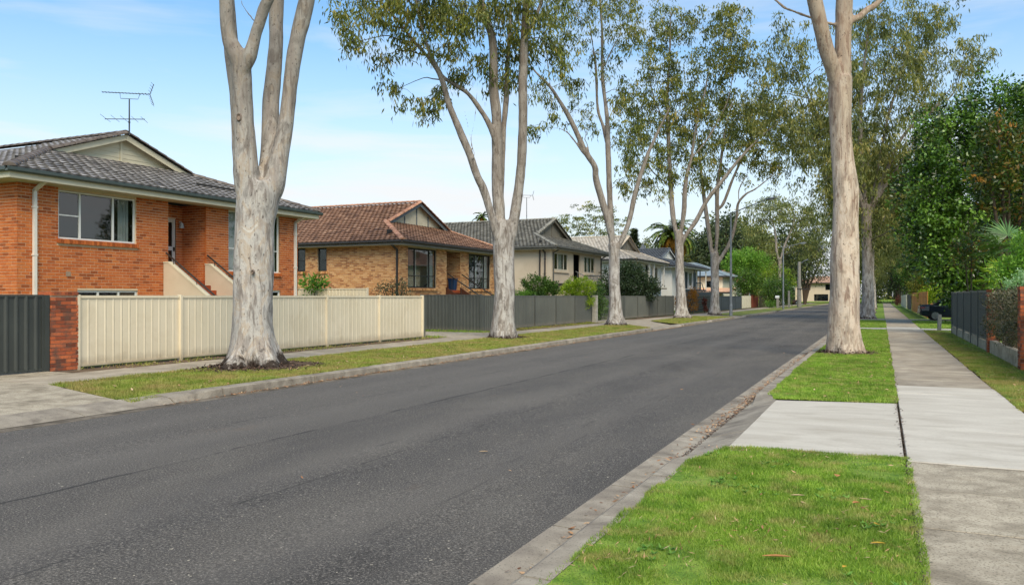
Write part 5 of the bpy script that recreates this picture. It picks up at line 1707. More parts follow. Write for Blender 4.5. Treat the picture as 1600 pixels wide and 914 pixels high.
steel_fence('dark grey steel fence in front of the off white house with big shrub', [(-18.8, 55.6), (-16.9, 55.9), (-16.9, 59.3), (-16.9, 62.6), (-16.9, 65.2), (-16.9, 68.0), (-16.9, 70.8)], .05, 1.68, M['fence_dark'], pitch=.22, dep=.05, flip=True)
steel_fence('cream low side fence between the first two houses', [(-21.9, 31.2), (-24.2, 31.25), (-26.6, 31.3)], .05, 2.02, M['fence_cream'], pitch=.2)
# timber lattice screen further along
lt = thing('lattice_fence', 'charcoal blue lattice fence left of the fifth gum trunk', 'fence', (-17, 84, 0))
mb = MB(); mb.box(-17.04, -17.0, 76.6, 90, .05, 1.70); mb.build('back_panel', M['fence_slate'], lt)
for i in range(34):
    y_ = 76.7 + i * .4
    q = MB(); q.box(-16.995, -16.965, y_ - .025, y_ + .025, .05, 1.72); q.build('slat', M['gutter_green'], lt)
for i in range(7):
    q = MB(); q.box(-16.962, -16.94, 76.6, 90, .15 + i * .25, .20 + i * .25); q.build('slat', M['gutter_green'], lt)
mb = MB(); mb.box(-17.5, -17.42, 78, 96, 1.72, 2.15); mb.build('top_screen', M['fence_slate'], lt)
steel_fence('charcoal steel fence behind the nearest street lamp', [(-17.0, 90.1), (-17.0, 95), (-17.0, 100), (-17.0, 105), (-17, 109.6)], .05, 1.66, M['fence_slate'], pitch=.3, flip=True)
def slat_fence(name, label, y0, y1, x, z1, m, w, gap, posts=()):
    t = thing(name, label, 'fence', (x, y0, 0))
    y_ = y0
    while y_ + w <= y1 + .01:
        q = MB(); q.box(x - .015, x + .015, y_ + gap / 2, y_ + w - gap / 2, .04, z1 + R.uniform(-.01, .01), R.random()); q.build('slat', m, t)
        y_ += w
    q = MB()
    for z in (.4, z1 - .35): q.box(x - .07, x - .018, y0, y1, z - .045, z + .045)
    q.build('rail', m, t)
    return t
slat_fence('slat_fence', 'short ivory painted board fence just past the nearest street lamp', 109.9, 118.5, -17, 1.72, M['fence_ivory'], 1.4, .25)
slat_fence('board_fence', 'short red brown timber fence beside the ivory boards', 118.7, 126.4, -17, 1.8, M['fence_rust'], .9, .06)
slat_fence('board_fence', 'dark olive timber fence running into the dark bush', 126.6, 134, -17, 1.75, M['fence_olive'], .9, .06)

# right hand boundary
rf = steel_fence('dark grey steel fence on a concrete plinth beside the right hand footpath', [(2.87, 27.4), (2.87, 29.95), (2.87, 32.2), (2.87, 35.1), (2.87, 37.9), (2.87, 40.6)], .34, 1.82, M['fence_dark'], pitch=.2, plinth=M['concrete_old'])
brick_pillar('near red brick pillar at the right edge, in front of the hedge', 2.80, 3.25, 20.9, 21.3, 1.80, ('-x', '-y'), M['pillar_brick'], 'brick pillars of the right hand fence')
brick_pillar('farther slim red brick pillar between hedge and dark steel fence', 2.80, 3.1, 26.9, 27.25, 1.78, ('-x', '-y'), M['pillar_brick'], 'brick pillars of the right hand fence')
mb = MB(); mb.box(2.84, 3.0, 21.32, 26.88, -.05, .38)
o = mb.build('low_wall', M['concrete_old']); o.data.transform(Matrix.Translation((-2.92, -24, 0))); o.location = (2.92, 24, 0); tag(o, 'low concrete wall under the hedge between two brick pillars', 'wall')
slat_fence('timber_fence', 'tan timber boards right of the near brick pillar', 17.2, 20.85, 3.0, 1.62, M['timber_tan'], .16, .008)
slat_fence('timber_fence', 'orange stained timber fence behind the black car', 66, 100, 3.05, 2.0, M['timber_orange'], .5, .015)
slat_fence('timber_fence', 'grey green board fence beyond the orange timber fence', 100.3, 116, 3.0, 1.85, M['fence_slate'], .6, .015)
slat_fence('timber_fence', 'pale cream board fence farthest along the right footpath', 116.3, 150, 2.95, 1.85, M['fence_ivory'], .8, .02)
pst = thing('timber_post', 'weathered grey timber stump post on lawn by the dark steel fence', 'post', (2.5, 43.3, 0))
mb = MB(); mb.obox((2.5, 43.3, .36), (.075, .01, 0), (-.01, .075, 0), (.01, 0, .40)); mb.build('shaft', M['timber_grey'], pst)
mb = MB(); mb.obox((2.508, 43.3, .775), (.06, .01, 0), (-.01, .06, 0), (0, 0, .018)); mb.build('cap', M['timber_grey'], pst)
mbx = thing('letterbox', 'small wooden post letterbox with white top before the dark bush', 'letterbox', (-13.2, 117, 0))
mb = MB(); mb.obox((-13.2, 117, .7), (.16, 0, 0), (0, .16, 0), (0, 0, .7)); mb.build('post', M['timber_grey'], mbx)
mb = MB(); mb.prism([(-13.5, 116.8, 1.4), (-13.5, 117.3, 1.4), (-13.5, 117.3, 1.62), (-13.5, 117.05, 1.74), (-13.5, 116.8, 1.62)], (.5, 0, 0)); mb.build('box', M['white_sign'], mbx)
t = thing('post', 'pale concrete bollard post beside the dark bush', 'post', (-12.2, 122, 0))
mb = MB(); mb.obox((-12.2, 122, 1.2), (.14, 0, 0), (0, .14, 0), (0, 0, 1.2)); mb.build('shaft', M['concrete_pole'], t)
mb = MB(); mb.obox((-12.2, 122, 2.43), (.16, 0, 0), (0, .16, 0), (0, 0, .04)); mb.build('cap', M['concrete_pole'], t)

# street lamps
def lamp(label, x, y, h, arm, rise=.55):
    t = thing('street_lamp', label, 'street lamp', (x, y, 0), 'street lamps on the left verge')
    mb = MB(); mb.tube([(x, y, 0), (x, y, .9), (x, y, 1.0), (x, y, h)], [.13, .13, .105, .065], 10); mb.build('pole', M['pole'], t)
    mb = MB(); mb.tube([(x, y, h - .12), (x + .1, y, h + .02), (x + arm, y, h + rise)], [.05, .045, .035], 8); mb.build('arm', M['pole'], t)
    mb = MB()
    c = Vector((x + arm, y, h + rise + .02)); d = Vector((1, 0, rise / arm * .6)).normalized()
    prof = [(0, .05), (.1, .10), (.3, .15), (.65, .16), (.85, .10), (.95, .02)]
    mb.tube([c + d * a for a, r in prof], [r for a, r in prof], 10); hd = mb.build('lamp_head', M['pole'], t, True)
    for v in hd.data.vertices: v.co.z = (v.co.z - (h + rise + .05)) * .6 + h + rise + .05
    mb = MB(); mb.tube([c + d * .35 - up * .11, c + d * .75 - up * .10], [.07, .07], 8); mb.build('lens', M['lamp_lens'], t)
lamp('nearest grey steel street lamp with long arm, left of the road', -11.3, 67.5, 8.5, 2.7, .95)
lamp('second grey street lamp standing above the dark bush', -11.5, 108, 7.9, 1.9, .45)
pp = thing('power_pole', 'thick grey concrete pole with a small lamp near the far end of the street', 'pole', (-11.6, 131, 0))
mb = MB(); mb.tube([(-11.6, 131, 0), (-11.6, 131, 7.0)], [.34, .22], 10); mb.build('pole', M['concrete_pole'], pp)
mb = MB(); mb.tube([(-11.6, 131, 6.6), (-10.9, 131, 7.1), (-10.3, 131, 7.3)], [.05, .05, .12], 8); mb.build('lamp_arm', M['pole'], pp)
mb = MB(); mb.box(-11.9, -10.2, 130.7, 130.8, 2.7, 2.85); mb.build('sign_blade', M['gutter_dark'], pp)

# tree outlines in metres: limbs as (across, away, up, radius), foliage as (across, up, half width, half height, amount)
T1 =dict(x=-13.3,y=14.35,limbs=[
   [(0.04,0.0,-0.17,0.551),(0.04,0.0,0.21,0.506),(0.02,0.0,0.8,0.469),(0.01,0.0,1.68,0.447),(0.05,0.0,2.59,0.447),(0.07,0.0,3.33,0.447),(0.15,0.0,3.93,0.476),(0.15,0.0,4.3,0.417)] ,
   [(0.01,0.0,3.63,0.372),(-0.23,0.13,4.45,0.223),(-0.38,0.26,5.12,0.179),(-0.5,0.39,6.31,0.149),(-0.66,0.51,7.57,0.164),(-0.77,0.64,8.54,0.164),(-0.92,0.77,10.33,0.127),(-1.24,0.9,13.01,0.074)] ,
   [(-0.02,-0.1,3.63,0.417),(-0.07,-0.17,4.52,0.298),(-0.1,-0.25,5.57,0.231),(-0.13,-0.32,6.76,0.216),(-0.2,-0.4,7.13,0.201),(-0.38,-0.47,7.57,0.164),(-0.41,-0.55,8.54,0.164),(-0.5,-0.62,10.63,0.119),(-0.72,-0.7,13.75,0.06)] ,
   [(-0.11,-0.4,6.68,0.194),(0.1,-0.47,7.08,0.164),(0.26,-0.53,7.57,0.134),(0.47,-0.6,8.1,0.127),(0.69,-0.67,8.54,0.127),(1.14,-0.73,9.88,0.089),(1.58,-0.8,13.01,0.045)] ,
   [(0.13,0.1,3.63,0.372),(0.32,0.27,4.67,0.238),(0.32,0.43,6.31,0.201),(0.38,0.6,7.57,0.179),(0.35,0.77,8.54,0.179),(0.47,0.93,10.78,0.119),(0.54,1.1,14.5,0.06)] ,
   [(0.24,0.0,3.63,0.372),(0.51,0.04,4.3,0.268),(0.74,0.09,5.57,0.186),(0.88,0.13,6.76,0.179),(1.02,0.17,7.65,0.186),(1.21,0.21,8.54,0.186),(1.66,0.26,10.63,0.134),(2.48,0.3,13.45,0.06)] ,
   [(0.17,0.3,7.87,0.037),(-0.02,0.2,8.13,0.037),(-0.23,0.1,8.42,0.03),(-0.35,0.0,8.84,0.022)] ,
 ],cl= [(-1.39,13.01,1.04,0.74,8),(0.1,14.79,1.19,0.89,10),(1.88,13.45,1.04,0.74,8),(-0.5,11.22,0.89,0.6,5),(1.29,11.52,0.89,0.6,5)] )
T2 =dict(x=-13.6,y=28.6,limbs=[
   [(0.01,0.0,-0.15,0.507),(0.01,0.0,0.46,0.456),(0.04,0.0,1.73,0.405),(0.01,0.0,3.25,0.418),(0.01,0.0,4.13,0.431),(-0.04,0.0,4.64,0.355)] ,
   [(-0.11,-0.2,3.63,0.304),(-0.47,-0.33,4.84,0.177),(-0.75,-0.45,5.78,0.158),(-1.0,-0.58,6.29,0.152),(-1.28,-0.71,7.1,0.152),(-1.71,-0.84,8.11,0.139),(-2.09,-0.96,9.05,0.12),(-2.34,-1.09,9.96,0.114),(-2.72,-1.22,10.75,0.089),(-3.08,-1.35,11.86,0.063),(-3.33,-1.47,13.13,0.051),(-3.71,-1.6,14.9,0.025)] ,
   [(-0.04,0.0,3.75,0.304),(-0.19,0.05,5.27,0.241),(-0.24,0.1,6.39,0.228),(-0.27,0.15,8.72,0.209),(-0.39,0.2,9.88,0.19),(-0.43,0.25,11.83,0.165),(-0.77,0.3,12.92,0.127),(-0.98,0.35,14.39,0.101),(-1.31,0.4,17.43,0.038)] ,
   [(-0.27,0.0,7.55,0.177),(-0.55,-0.12,8.41,0.114),(-1.0,-0.24,9.12,0.101),(-1.48,-0.36,9.66,0.089),(-2.34,-0.48,10.19,0.082),(-2.95,-0.6,10.97,0.076),(-3.26,-0.72,11.28,0.07),(-3.97,-0.84,12.14,0.063),(-4.65,-0.96,12.92,0.051),(-5.13,-1.08,13.38,0.038),(-5.74,-1.2,14.14,0.025)] ,
   [(-0.11,0.3,4.77,0.177),(-0.01,0.52,7.96,0.114),(0.11,0.74,9.66,0.114),(0.16,0.96,11.02,0.101),(0.27,1.18,12.87,0.076),(0.34,1.4,15.41,0.038)] ,
   [(0.14,0.0,3.37,0.304),(0.32,-0.06,4.08,0.228),(0.54,-0.11,5.4,0.203),(0.7,-0.17,6.79,0.19),(0.77,-0.22,8.31,0.184),(0.77,-0.28,9.5,0.177),(0.81,-0.33,11.43,0.165),(0.92,-0.39,13.38,0.127),(1.15,-0.44,15.91,0.076),(1.35,-0.5,18.45,0.038)] ,
   [(0.82,-0.4,11.61,0.089),(1.23,-0.33,12.49,0.076),(1.56,-0.27,13.38,0.063),(2.11,-0.2,15.15,0.025)] ,
   [(-1.18,-0.9,6.92,0.038),(-1.1,-0.88,7.1,0.032),(-1.23,-0.85,7.68,0.028),(-1.08,-0.83,8.57,0.025),(-0.98,-0.8,9.96,0.019)] ,
   [(-1.23,-0.9,7.68,0.028),(-1.38,-1.05,8.31,0.023),(-1.51,-1.2,8.95,0.015)] ,
 ],cl= [(-6.3,12.92,0.35,0.35,2),(-5.74,11.28,0.33,0.25,2),(-6.12,11.86,0.25,0.2,1),(-5.36,12.87,0.51,0.41,3),(-4.9,12.21,0.46,0.35,2),(-4.5,11.05,0.41,0.3,2),(-4.04,9.96,0.35,0.35,2),(-4.22,12.62,0.61,0.51,4),(-3.66,12.21,0.56,0.51,4),(-3.76,11.48,0.41,0.35,2),(-2.95,9.35,0.35,0.35,3),(-3.21,12.87,0.71,0.56,5),(-2.39,12.44,0.71,0.61,5),(-2.39,11.48,0.35,0.3,2),(-1.71,11.61,0.66,0.46,4),(-1.79,12.67,0.71,0.56,5),(-1.08,10.9,0.46,0.35,3),(-1.48,10.29,0.35,0.25,2),(-1.05,12.24,0.61,0.56,4),(-0.17,10.44,0.41,0.25,2),(0.24,10.67,0.35,0.3,2),(0.47,11.83,0.56,0.35,3),(1.38,12.75,0.61,0.61,5),(0.92,11.83,0.56,0.3,4),(-0.17,12.75,0.76,0.56,5),(0.59,13.0,0.66,0.51,4),(1.86,11.86,0.41,0.56,3),(-2.19,13.38,1.01,0.51,5),(-0.67,13.38,1.01,0.46,5),(-2.45,9.58,0.2,0.2,1),(0.09,15.41,3.04,1.52,14),(-3.21,14.9,2.03,1.01,8)] )
T3 =dict(x=-13.8,y=44,limbs=[
   [(-0.01,0.0,-0.18,0.549),(-0.01,0.0,0.37,0.439),(-0.05,0.0,1.39,0.348),(-0.09,0.0,2.49,0.311),(-0.09,0.0,4.1,0.311),(-0.16,0.0,4.69,0.293)] ,
   [(-0.16,0.0,3.95,0.238),(-0.34,-0.11,5.49,0.22),(-0.8,-0.22,7.03,0.201),(-1.18,-0.33,8.34,0.183),(-1.26,-0.44,9.0,0.174),(-1.84,-0.55,9.88,0.165),(-2.21,-0.65,10.69,0.146),(-2.65,-0.76,11.56,0.137),(-3.05,-0.87,12.22,0.128),(-3.78,-0.98,13.32,0.091),(-4.62,-1.09,14.16,0.073),(-4.99,-1.2,14.64,0.055)] ,
   [(-0.12,0.0,3.95,0.22),(-0.28,0.1,6.15,0.174),(-0.38,0.2,8.71,0.165),(-0.42,0.3,10.43,0.155),(-0.45,0.4,11.86,0.128),(-0.71,0.5,14.38,0.11),(-0.71,0.6,16.8,0.091),(-0.82,0.7,18.59,0.073),(-0.89,0.8,20.78,0.037)] ,
   [(-0.4,0.4,9.99,0.11),(-0.67,0.53,11.45,0.101),(-0.97,0.65,12.59,0.091),(-1.07,0.78,15.0,0.073),(-1.37,0.9,17.13,0.046)] ,
   [(-0.05,0.0,3.52,0.201),(0.1,-0.09,4.32,0.146),(0.68,-0.17,5.76,0.146),(1.05,-0.26,7.43,0.137),(1.51,-0.34,8.97,0.128),(1.89,-0.43,9.99,0.11),(2.47,-0.51,11.27,0.073),(3.02,-0.6,12.37,0.046)] ,
   [(-1.51,-0.5,9.3,0.073),(-1.99,-0.58,9.81,0.064),(-2.47,-0.66,10.47,0.055),(-3.01,-0.74,10.98,0.046),(-3.89,-0.82,11.09,0.037),(-4.48,-0.9,10.83,0.022)] ,
   [(-1.48,-0.5,9.26,0.055),(-1.66,-0.6,10.1,0.046),(-1.84,-0.7,10.47,0.037)] ,
   [(-0.75,0.5,14.56,0.064),(-0.27,0.4,15.66,0.055),(0.21,0.3,16.58,0.046),(0.64,0.2,17.86,0.027)] ,
   [(-3.78,-0.9,13.32,0.064),(-3.93,-0.93,14.56,0.046),(-4.11,-0.97,16.03,0.037),(-3.89,-1.0,17.49,0.022)] ,
 ],cl= [(-4.0,17.02,0.66,0.73,3),(-3.42,15.48,0.66,0.59,3),(-2.83,17.86,0.8,0.73,4),(-2.32,16.76,0.59,0.51,2),(-1.26,17.64,0.95,0.8,4),(-2.1,18.41,0.95,0.51,4),(-4.48,13.43,0.44,0.51,2),(-4.18,12.55,0.44,0.29,1),(-2.57,13.54,0.66,0.51,3),(-3.2,14.2,0.51,0.37,2),(-2.1,12.33,0.44,0.37,2),(-1.62,11.16,0.29,0.29,1),(-4.77,10.91,0.37,0.37,2),(-3.93,11.64,0.29,0.22,1),(0.32,17.49,0.73,0.66,4),(0.53,16.54,0.66,0.51,3),(0.06,15.59,0.59,0.44,2),(-0.27,14.56,0.44,0.37,1),(0.06,12.84,0.44,0.44,2),(0.53,13.8,0.59,0.44,3),(0.21,11.38,0.44,0.51,2),(0.46,7.98,0.37,0.44,2),(1.01,9.37,0.51,0.59,3),(0.83,10.36,0.51,0.51,3),(2.4,7.83,0.37,0.37,1),(-0.09,18.41,0.88,0.59,4),(-1.37,15.48,0.44,0.29,1),(-1.18,20.42,3.29,1.83,10)] )
T4 =dict(x=-13.8,y=60.5,limbs=[
   [(0.0,0.0,-0.1,0.607),(0.0,0.0,0.58,0.461),(-0.04,0.0,1.8,0.364),(-0.14,0.0,3.74,0.328),(-0.19,0.0,5.92,0.316),(-0.24,0.0,6.65,0.291)] ,
   [(-0.24,0.0,5.68,0.243),(-0.6,0.13,7.62,0.206),(-0.77,0.27,10.2,0.194),(-0.87,0.4,12.72,0.17),(-0.97,0.53,16.85,0.121),(-0.72,0.67,21.22,0.073),(-0.63,0.8,24.14,0.036)] ,
   [(-0.09,0.0,6.17,0.219),(0.15,-0.13,7.96,0.194),(0.25,-0.27,10.2,0.17),(0.64,-0.4,11.99,0.121),(0.98,-0.53,14.42,0.097),(1.7,-0.67,17.34,0.073),(1.95,-0.8,19.77,0.036)] ,
   [(-0.09,0.0,4.95,0.194),(0.1,-0.21,5.92,0.17),(1.07,-0.43,7.43,0.17),(1.75,-0.64,8.79,0.158),(2.77,-0.86,10.15,0.146),(4.13,-1.07,11.9,0.121),(5.59,-1.29,13.45,0.073),(7.05,-1.5,14.67,0.036)] ,
   [(-0.77,0.2,10.05,0.097),(-2.18,-0.2,11.02,0.073),(-3.15,-0.6,12.48,0.061),(-3.88,-1.0,13.69,0.036)] ,
   [(-0.92,0.5,14.42,0.097),(-1.94,0.75,16.85,0.073),(-2.42,1.0,19.28,0.049)] ,
   [(0.64,-0.5,11.99,0.097),(2.19,-0.17,13.94,0.073),(3.65,0.17,16.85,0.061),(4.13,0.5,20.25,0.036)] ,
 ],cl= [(-0.72,23.16,1.26,0.97,6),(-1.55,22.24,1.07,0.87,5),(0.54,22.39,1.07,0.97,5),(2.29,21.71,0.97,0.78,4),(3.26,22.39,1.07,0.97,5),(4.04,21.27,1.07,0.78,5),(5.3,19.38,0.58,0.58,2),(4.62,20.01,0.68,0.68,3),(-2.33,18.89,1.17,0.97,5),(-0.72,17.77,1.46,1.17,8),(-0.72,20.25,1.17,0.97,5),(1.66,19.38,1.17,0.97,6),(-2.96,16.95,0.97,0.78,4),(-1.55,15.69,1.36,1.07,7),(0.83,16.17,1.46,1.26,9),(3.26,17.77,1.26,1.07,7),(4.04,16.17,1.26,1.07,7),(-2.96,14.57,0.87,0.87,4),(-4.27,13.79,0.58,0.78,3),(-2.04,12.19,0.78,0.87,4),(0.05,12.67,1.07,0.97,5),(-4.27,11.07,0.49,0.68,2),(2.43,14.57,1.36,1.17,8),(-0.24,14.42,1.36,1.07,7),(-2.57,10.29,0.49,0.49,2),(3.16,19.77,0.97,0.87,4),(0.98,11.41,0.68,0.68,3),(-1.21,10.78,0.49,0.58,2),(-3.88,15.88,0.68,0.68,2)] )
T5 =dict(x=-13.8,y=73.8,limbs=[
   [(0.01,0.0,-0.21,0.553),(0.01,0.0,0.66,0.437),(0.01,0.0,2.41,0.364),(0.01,0.0,4.74,0.378),(0.01,0.0,5.61,0.349)] ,
   [(-0.17,0.0,4.74,0.233),(-0.4,0.16,6.77,0.218),(-0.69,0.32,9.22,0.204),(-0.92,0.48,11.14,0.175),(-1.27,0.64,14.63,0.116),(-1.56,0.8,18.13,0.058)] ,
   [(0.07,0.0,5.03,0.233),(0.24,0.04,7.76,0.204),(0.24,0.08,10.85,0.189),(0.53,0.12,13.47,0.146),(1.06,0.16,16.96,0.116),(1.93,0.2,20.46,0.058)] ,
   [(0.18,0.1,9.39,0.146),(0.77,-0.08,10.09,0.146),(1.47,-0.26,12.01,0.131),(1.93,-0.44,13.18,0.116),(3.1,-0.62,15.8,0.087),(4.26,-0.8,19.29,0.044)] ,
   [(0.13,0.0,4.15,0.204),(0.36,-0.15,4.85,0.175),(1.35,-0.3,6.6,0.175),(1.87,-0.45,8.81,0.146),(1.97,-0.6,10.03,0.131),(2.63,-0.75,10.85,0.102),(3.39,-0.9,11.26,0.087),(4.55,-1.05,12.19,0.07),(5.42,-1.2,13.12,0.047)] ,
   [(1.99,-0.9,9.86,0.087),(1.93,-0.93,11.14,0.076),(2.51,-0.97,12.31,0.058),(3.21,-1.0,13.35,0.044)] ,
   [(-0.81,0.2,9.98,0.087),(0.01,0.2,11.14,0.073),(0.24,0.2,8.52,0.058)] ,
 ],cl= [(3.74,18.71,1.51,1.16,6),(5.66,19.06,1.28,1.05,5),(4.67,16.79,1.51,1.16,6),(1.81,16.21,1.63,1.28,7),(3.74,15.22,1.4,1.16,6),(6.18,15.22,0.82,0.93,3),(1.81,13.7,1.05,0.93,4),(5.72,13.35,0.7,0.58,2),(-1.04,12.36,0.7,0.7,2),(-0.11,15.22,1.4,1.28,6),(5.13,21.04,1.16,1.05,4),(2.8,17.55,1.63,1.28,7),(0.48,12.89,0.7,0.7,2),(6.47,16.67,0.82,0.82,2),(4.26,13.35,0.82,0.7,2),(4.84,17.55,1.16,1.05,4)] )
R1 =dict(x=-0.97,y=25.1,limbs=[
   [(0.01,0.0,-0.26,0.557),(0.01,0.0,0.04,0.482),(-0.03,0.0,0.96,0.436),(-0.01,0.0,1.71,0.404),(-0.01,0.0,2.82,0.39),(0.01,0.0,3.93,0.352),(0.03,0.0,4.67,0.352),(-0.06,0.0,5.6,0.306),(-0.12,0.0,6.53,0.297),(-0.14,0.0,7.46,0.334),(-0.12,0.0,8.01,0.315)] ,
   [(-0.1,0.0,7.27,0.297),(-0.04,0.05,8.2,0.25),(-0.01,0.1,8.94,0.232),(0.03,0.15,9.68,0.232),(0.07,0.2,10.24,0.241),(0.18,0.25,12.47,0.167),(0.36,0.3,17.66,0.074)] ,
   [(-0.16,0.0,7.27,0.26),(-0.32,-0.07,8.01,0.223),(-0.47,-0.14,8.38,0.213),(-0.66,-0.21,8.85,0.213),(-0.8,-0.29,9.31,0.204),(-1.05,-0.36,10.24,0.204),(-1.4,-0.43,11.72,0.148),(-2.42,-0.5,15.43,0.065)] ,
   [(0.03,0.0,9.4,0.148),(0.18,0.07,9.63,0.121),(0.46,0.13,9.78,0.111),(0.74,0.2,10.02,0.102),(1.07,0.27,10.24,0.093),(1.85,0.33,11.17,0.065),(2.96,0.4,13.21,0.037)] ,
   [(-0.12,0.1,9.5,0.065),(-0.38,0.17,9.61,0.06),(-0.66,0.23,9.72,0.056),(-1.12,0.3,9.91,0.056),(-1.4,0.37,10.05,0.046),(-1.71,0.43,10.24,0.046),(-2.42,0.5,10.98,0.028)] ,
 ],cl= [(0.18,18.03,2.23,1.3,14),(-2.6,15.81,1.48,1.11,8),(2.59,15.06,1.67,1.11,9)] )
R2 =dict(x=-1,y=64.5,limbs=[
   [(0.07,0.0,-0.33,0.66),(0.07,0.0,0.38,0.495),(0.07,0.0,2.26,0.401),(0.02,0.0,4.62,0.354),(-0.03,0.0,7.07,0.354),(-0.08,0.0,8.4,0.283)] ,
   [(-0.08,0.0,6.98,0.212),(-0.55,-0.17,8.87,0.165),(-1.4,-0.33,11.23,0.142),(-2.58,-0.5,13.11,0.106),(-3.99,-0.67,15.0,0.083),(-5.41,-0.83,17.83,0.059),(-6.59,-1.0,20.66,0.035)] ,
   [(-0.03,0.0,6.98,0.236),(-0.12,0.2,9.81,0.189),(-0.31,0.4,13.11,0.165),(-0.12,0.6,16.89,0.13),(0.35,0.8,20.66,0.094),(0.73,1.0,23.49,0.047)] ,
   [(0.07,0.0,6.98,0.212),(0.54,-0.22,8.87,0.165),(1.43,-0.43,11.23,0.142),(2.38,-0.65,13.35,0.118),(4.03,-0.87,15.0,0.094),(5.68,-1.08,16.18,0.071),(6.39,-1.3,18.3,0.035)] ,
   [(0.25,0.0,8.4,0.142),(1.1,0.38,11.7,0.118),(1.91,0.75,15.0,0.106),(3.08,1.12,18.3,0.083),(4.26,1.5,21.13,0.047)] ,
   [(0.16,0.0,7.55,0.165),(1.2,-0.5,9.81,0.118),(2.61,-1.0,12.17,0.094),(3.56,-1.5,14.29,0.083),(5.44,-2.0,16.89,0.059)] ,
   [(-1.4,-0.5,11.23,0.094),(-3.05,-1.25,12.17,0.071),(-4.46,-2.0,12.64,0.047)] ,
 ],cl= [(-6.87,20.94,0.75,0.75,2),(-7.15,19.95,0.57,0.47,1),(-5.69,19.58,0.85,0.75,3),(-6.35,17.88,1.04,0.94,4),(-7.39,16.18,1.04,0.94,4),(-4.84,15.85,1.32,1.04,6),(-6.02,13.96,1.23,1.04,6),(-3.99,13.25,1.42,1.23,7),(-4.84,11.56,1.04,1.04,5),(-3.47,15.0,1.32,1.23,6),(-3.99,10.19,0.94,0.94,4),(-3.28,8.4,1.04,1.42,5),(-3.05,10.75,0.94,1.13,4),(0.25,21.79,1.51,1.13,7),(2.0,22.45,1.51,1.13,7),(4.03,22.12,1.42,1.13,6),(5.68,22.64,1.13,0.85,4),(5.4,20.42,1.23,1.04,5),(6.86,19.95,0.75,0.85,3),(6.58,18.54,0.85,0.85,3),(2.0,20.09,1.51,1.32,8),(3.7,19.06,1.51,1.32,7),(0.25,18.4,1.51,1.32,8),(2.0,17.55,1.6,1.32,8),(4.55,17.17,1.42,1.23,6),(-0.08,15.85,1.42,1.32,7),(1.29,14.62,1.6,1.42,8),(3.7,15.33,1.42,1.32,6),(0.25,13.25,1.51,1.42,8),(2.0,12.59,1.6,1.51,8),(-0.08,11.23,1.32,1.42,7),(1.62,10.19,1.51,1.42,8),(1.29,8.16,1.42,1.6,8),(2.66,11.56,1.32,1.32,6),(2.61,8.87,1.13,1.51,6),(2.38,6.04,0.94,1.42,5),(-0.93,9.34,0.75,1.23,3),(0.96,6.04,0.85,1.13,3),(-2.58,18.3,1.13,1.13,3),(5.91,14.06,0.66,0.75,2),(4.97,15.71,0.85,0.75,2)] )

# ================================================================ GUM TREES
U = Vector((.9077, .4197, 0))      # across the street view, and away from it: tree outlines were measured this way round
VV = Vector((-.4197, .9077, 0))
def loc3(p): return U * p[0] + VV * p[1] + Vector((0, 0, p[2]))

def catmull(P, k=5):
    out = []
    n = len(P)
    for i in range(n - 1):
        p0, p1, p2, p3 = P[max(i - 1, 0)], P[i], P[i + 1], P[min(i + 2, n - 1)]
        for j in range(k):
            t = j / k
            out.append(tuple(.5 * (2 * b + (c - a) * t + (2 * a - 5 * b + 4 * c - d) * t * t + (3 * b - a - 3 * c + d) * t ** 3) for a, b, c, d in zip(p0, p1, p2, p3)))
    out.append(tuple(P[-1]))
    return out

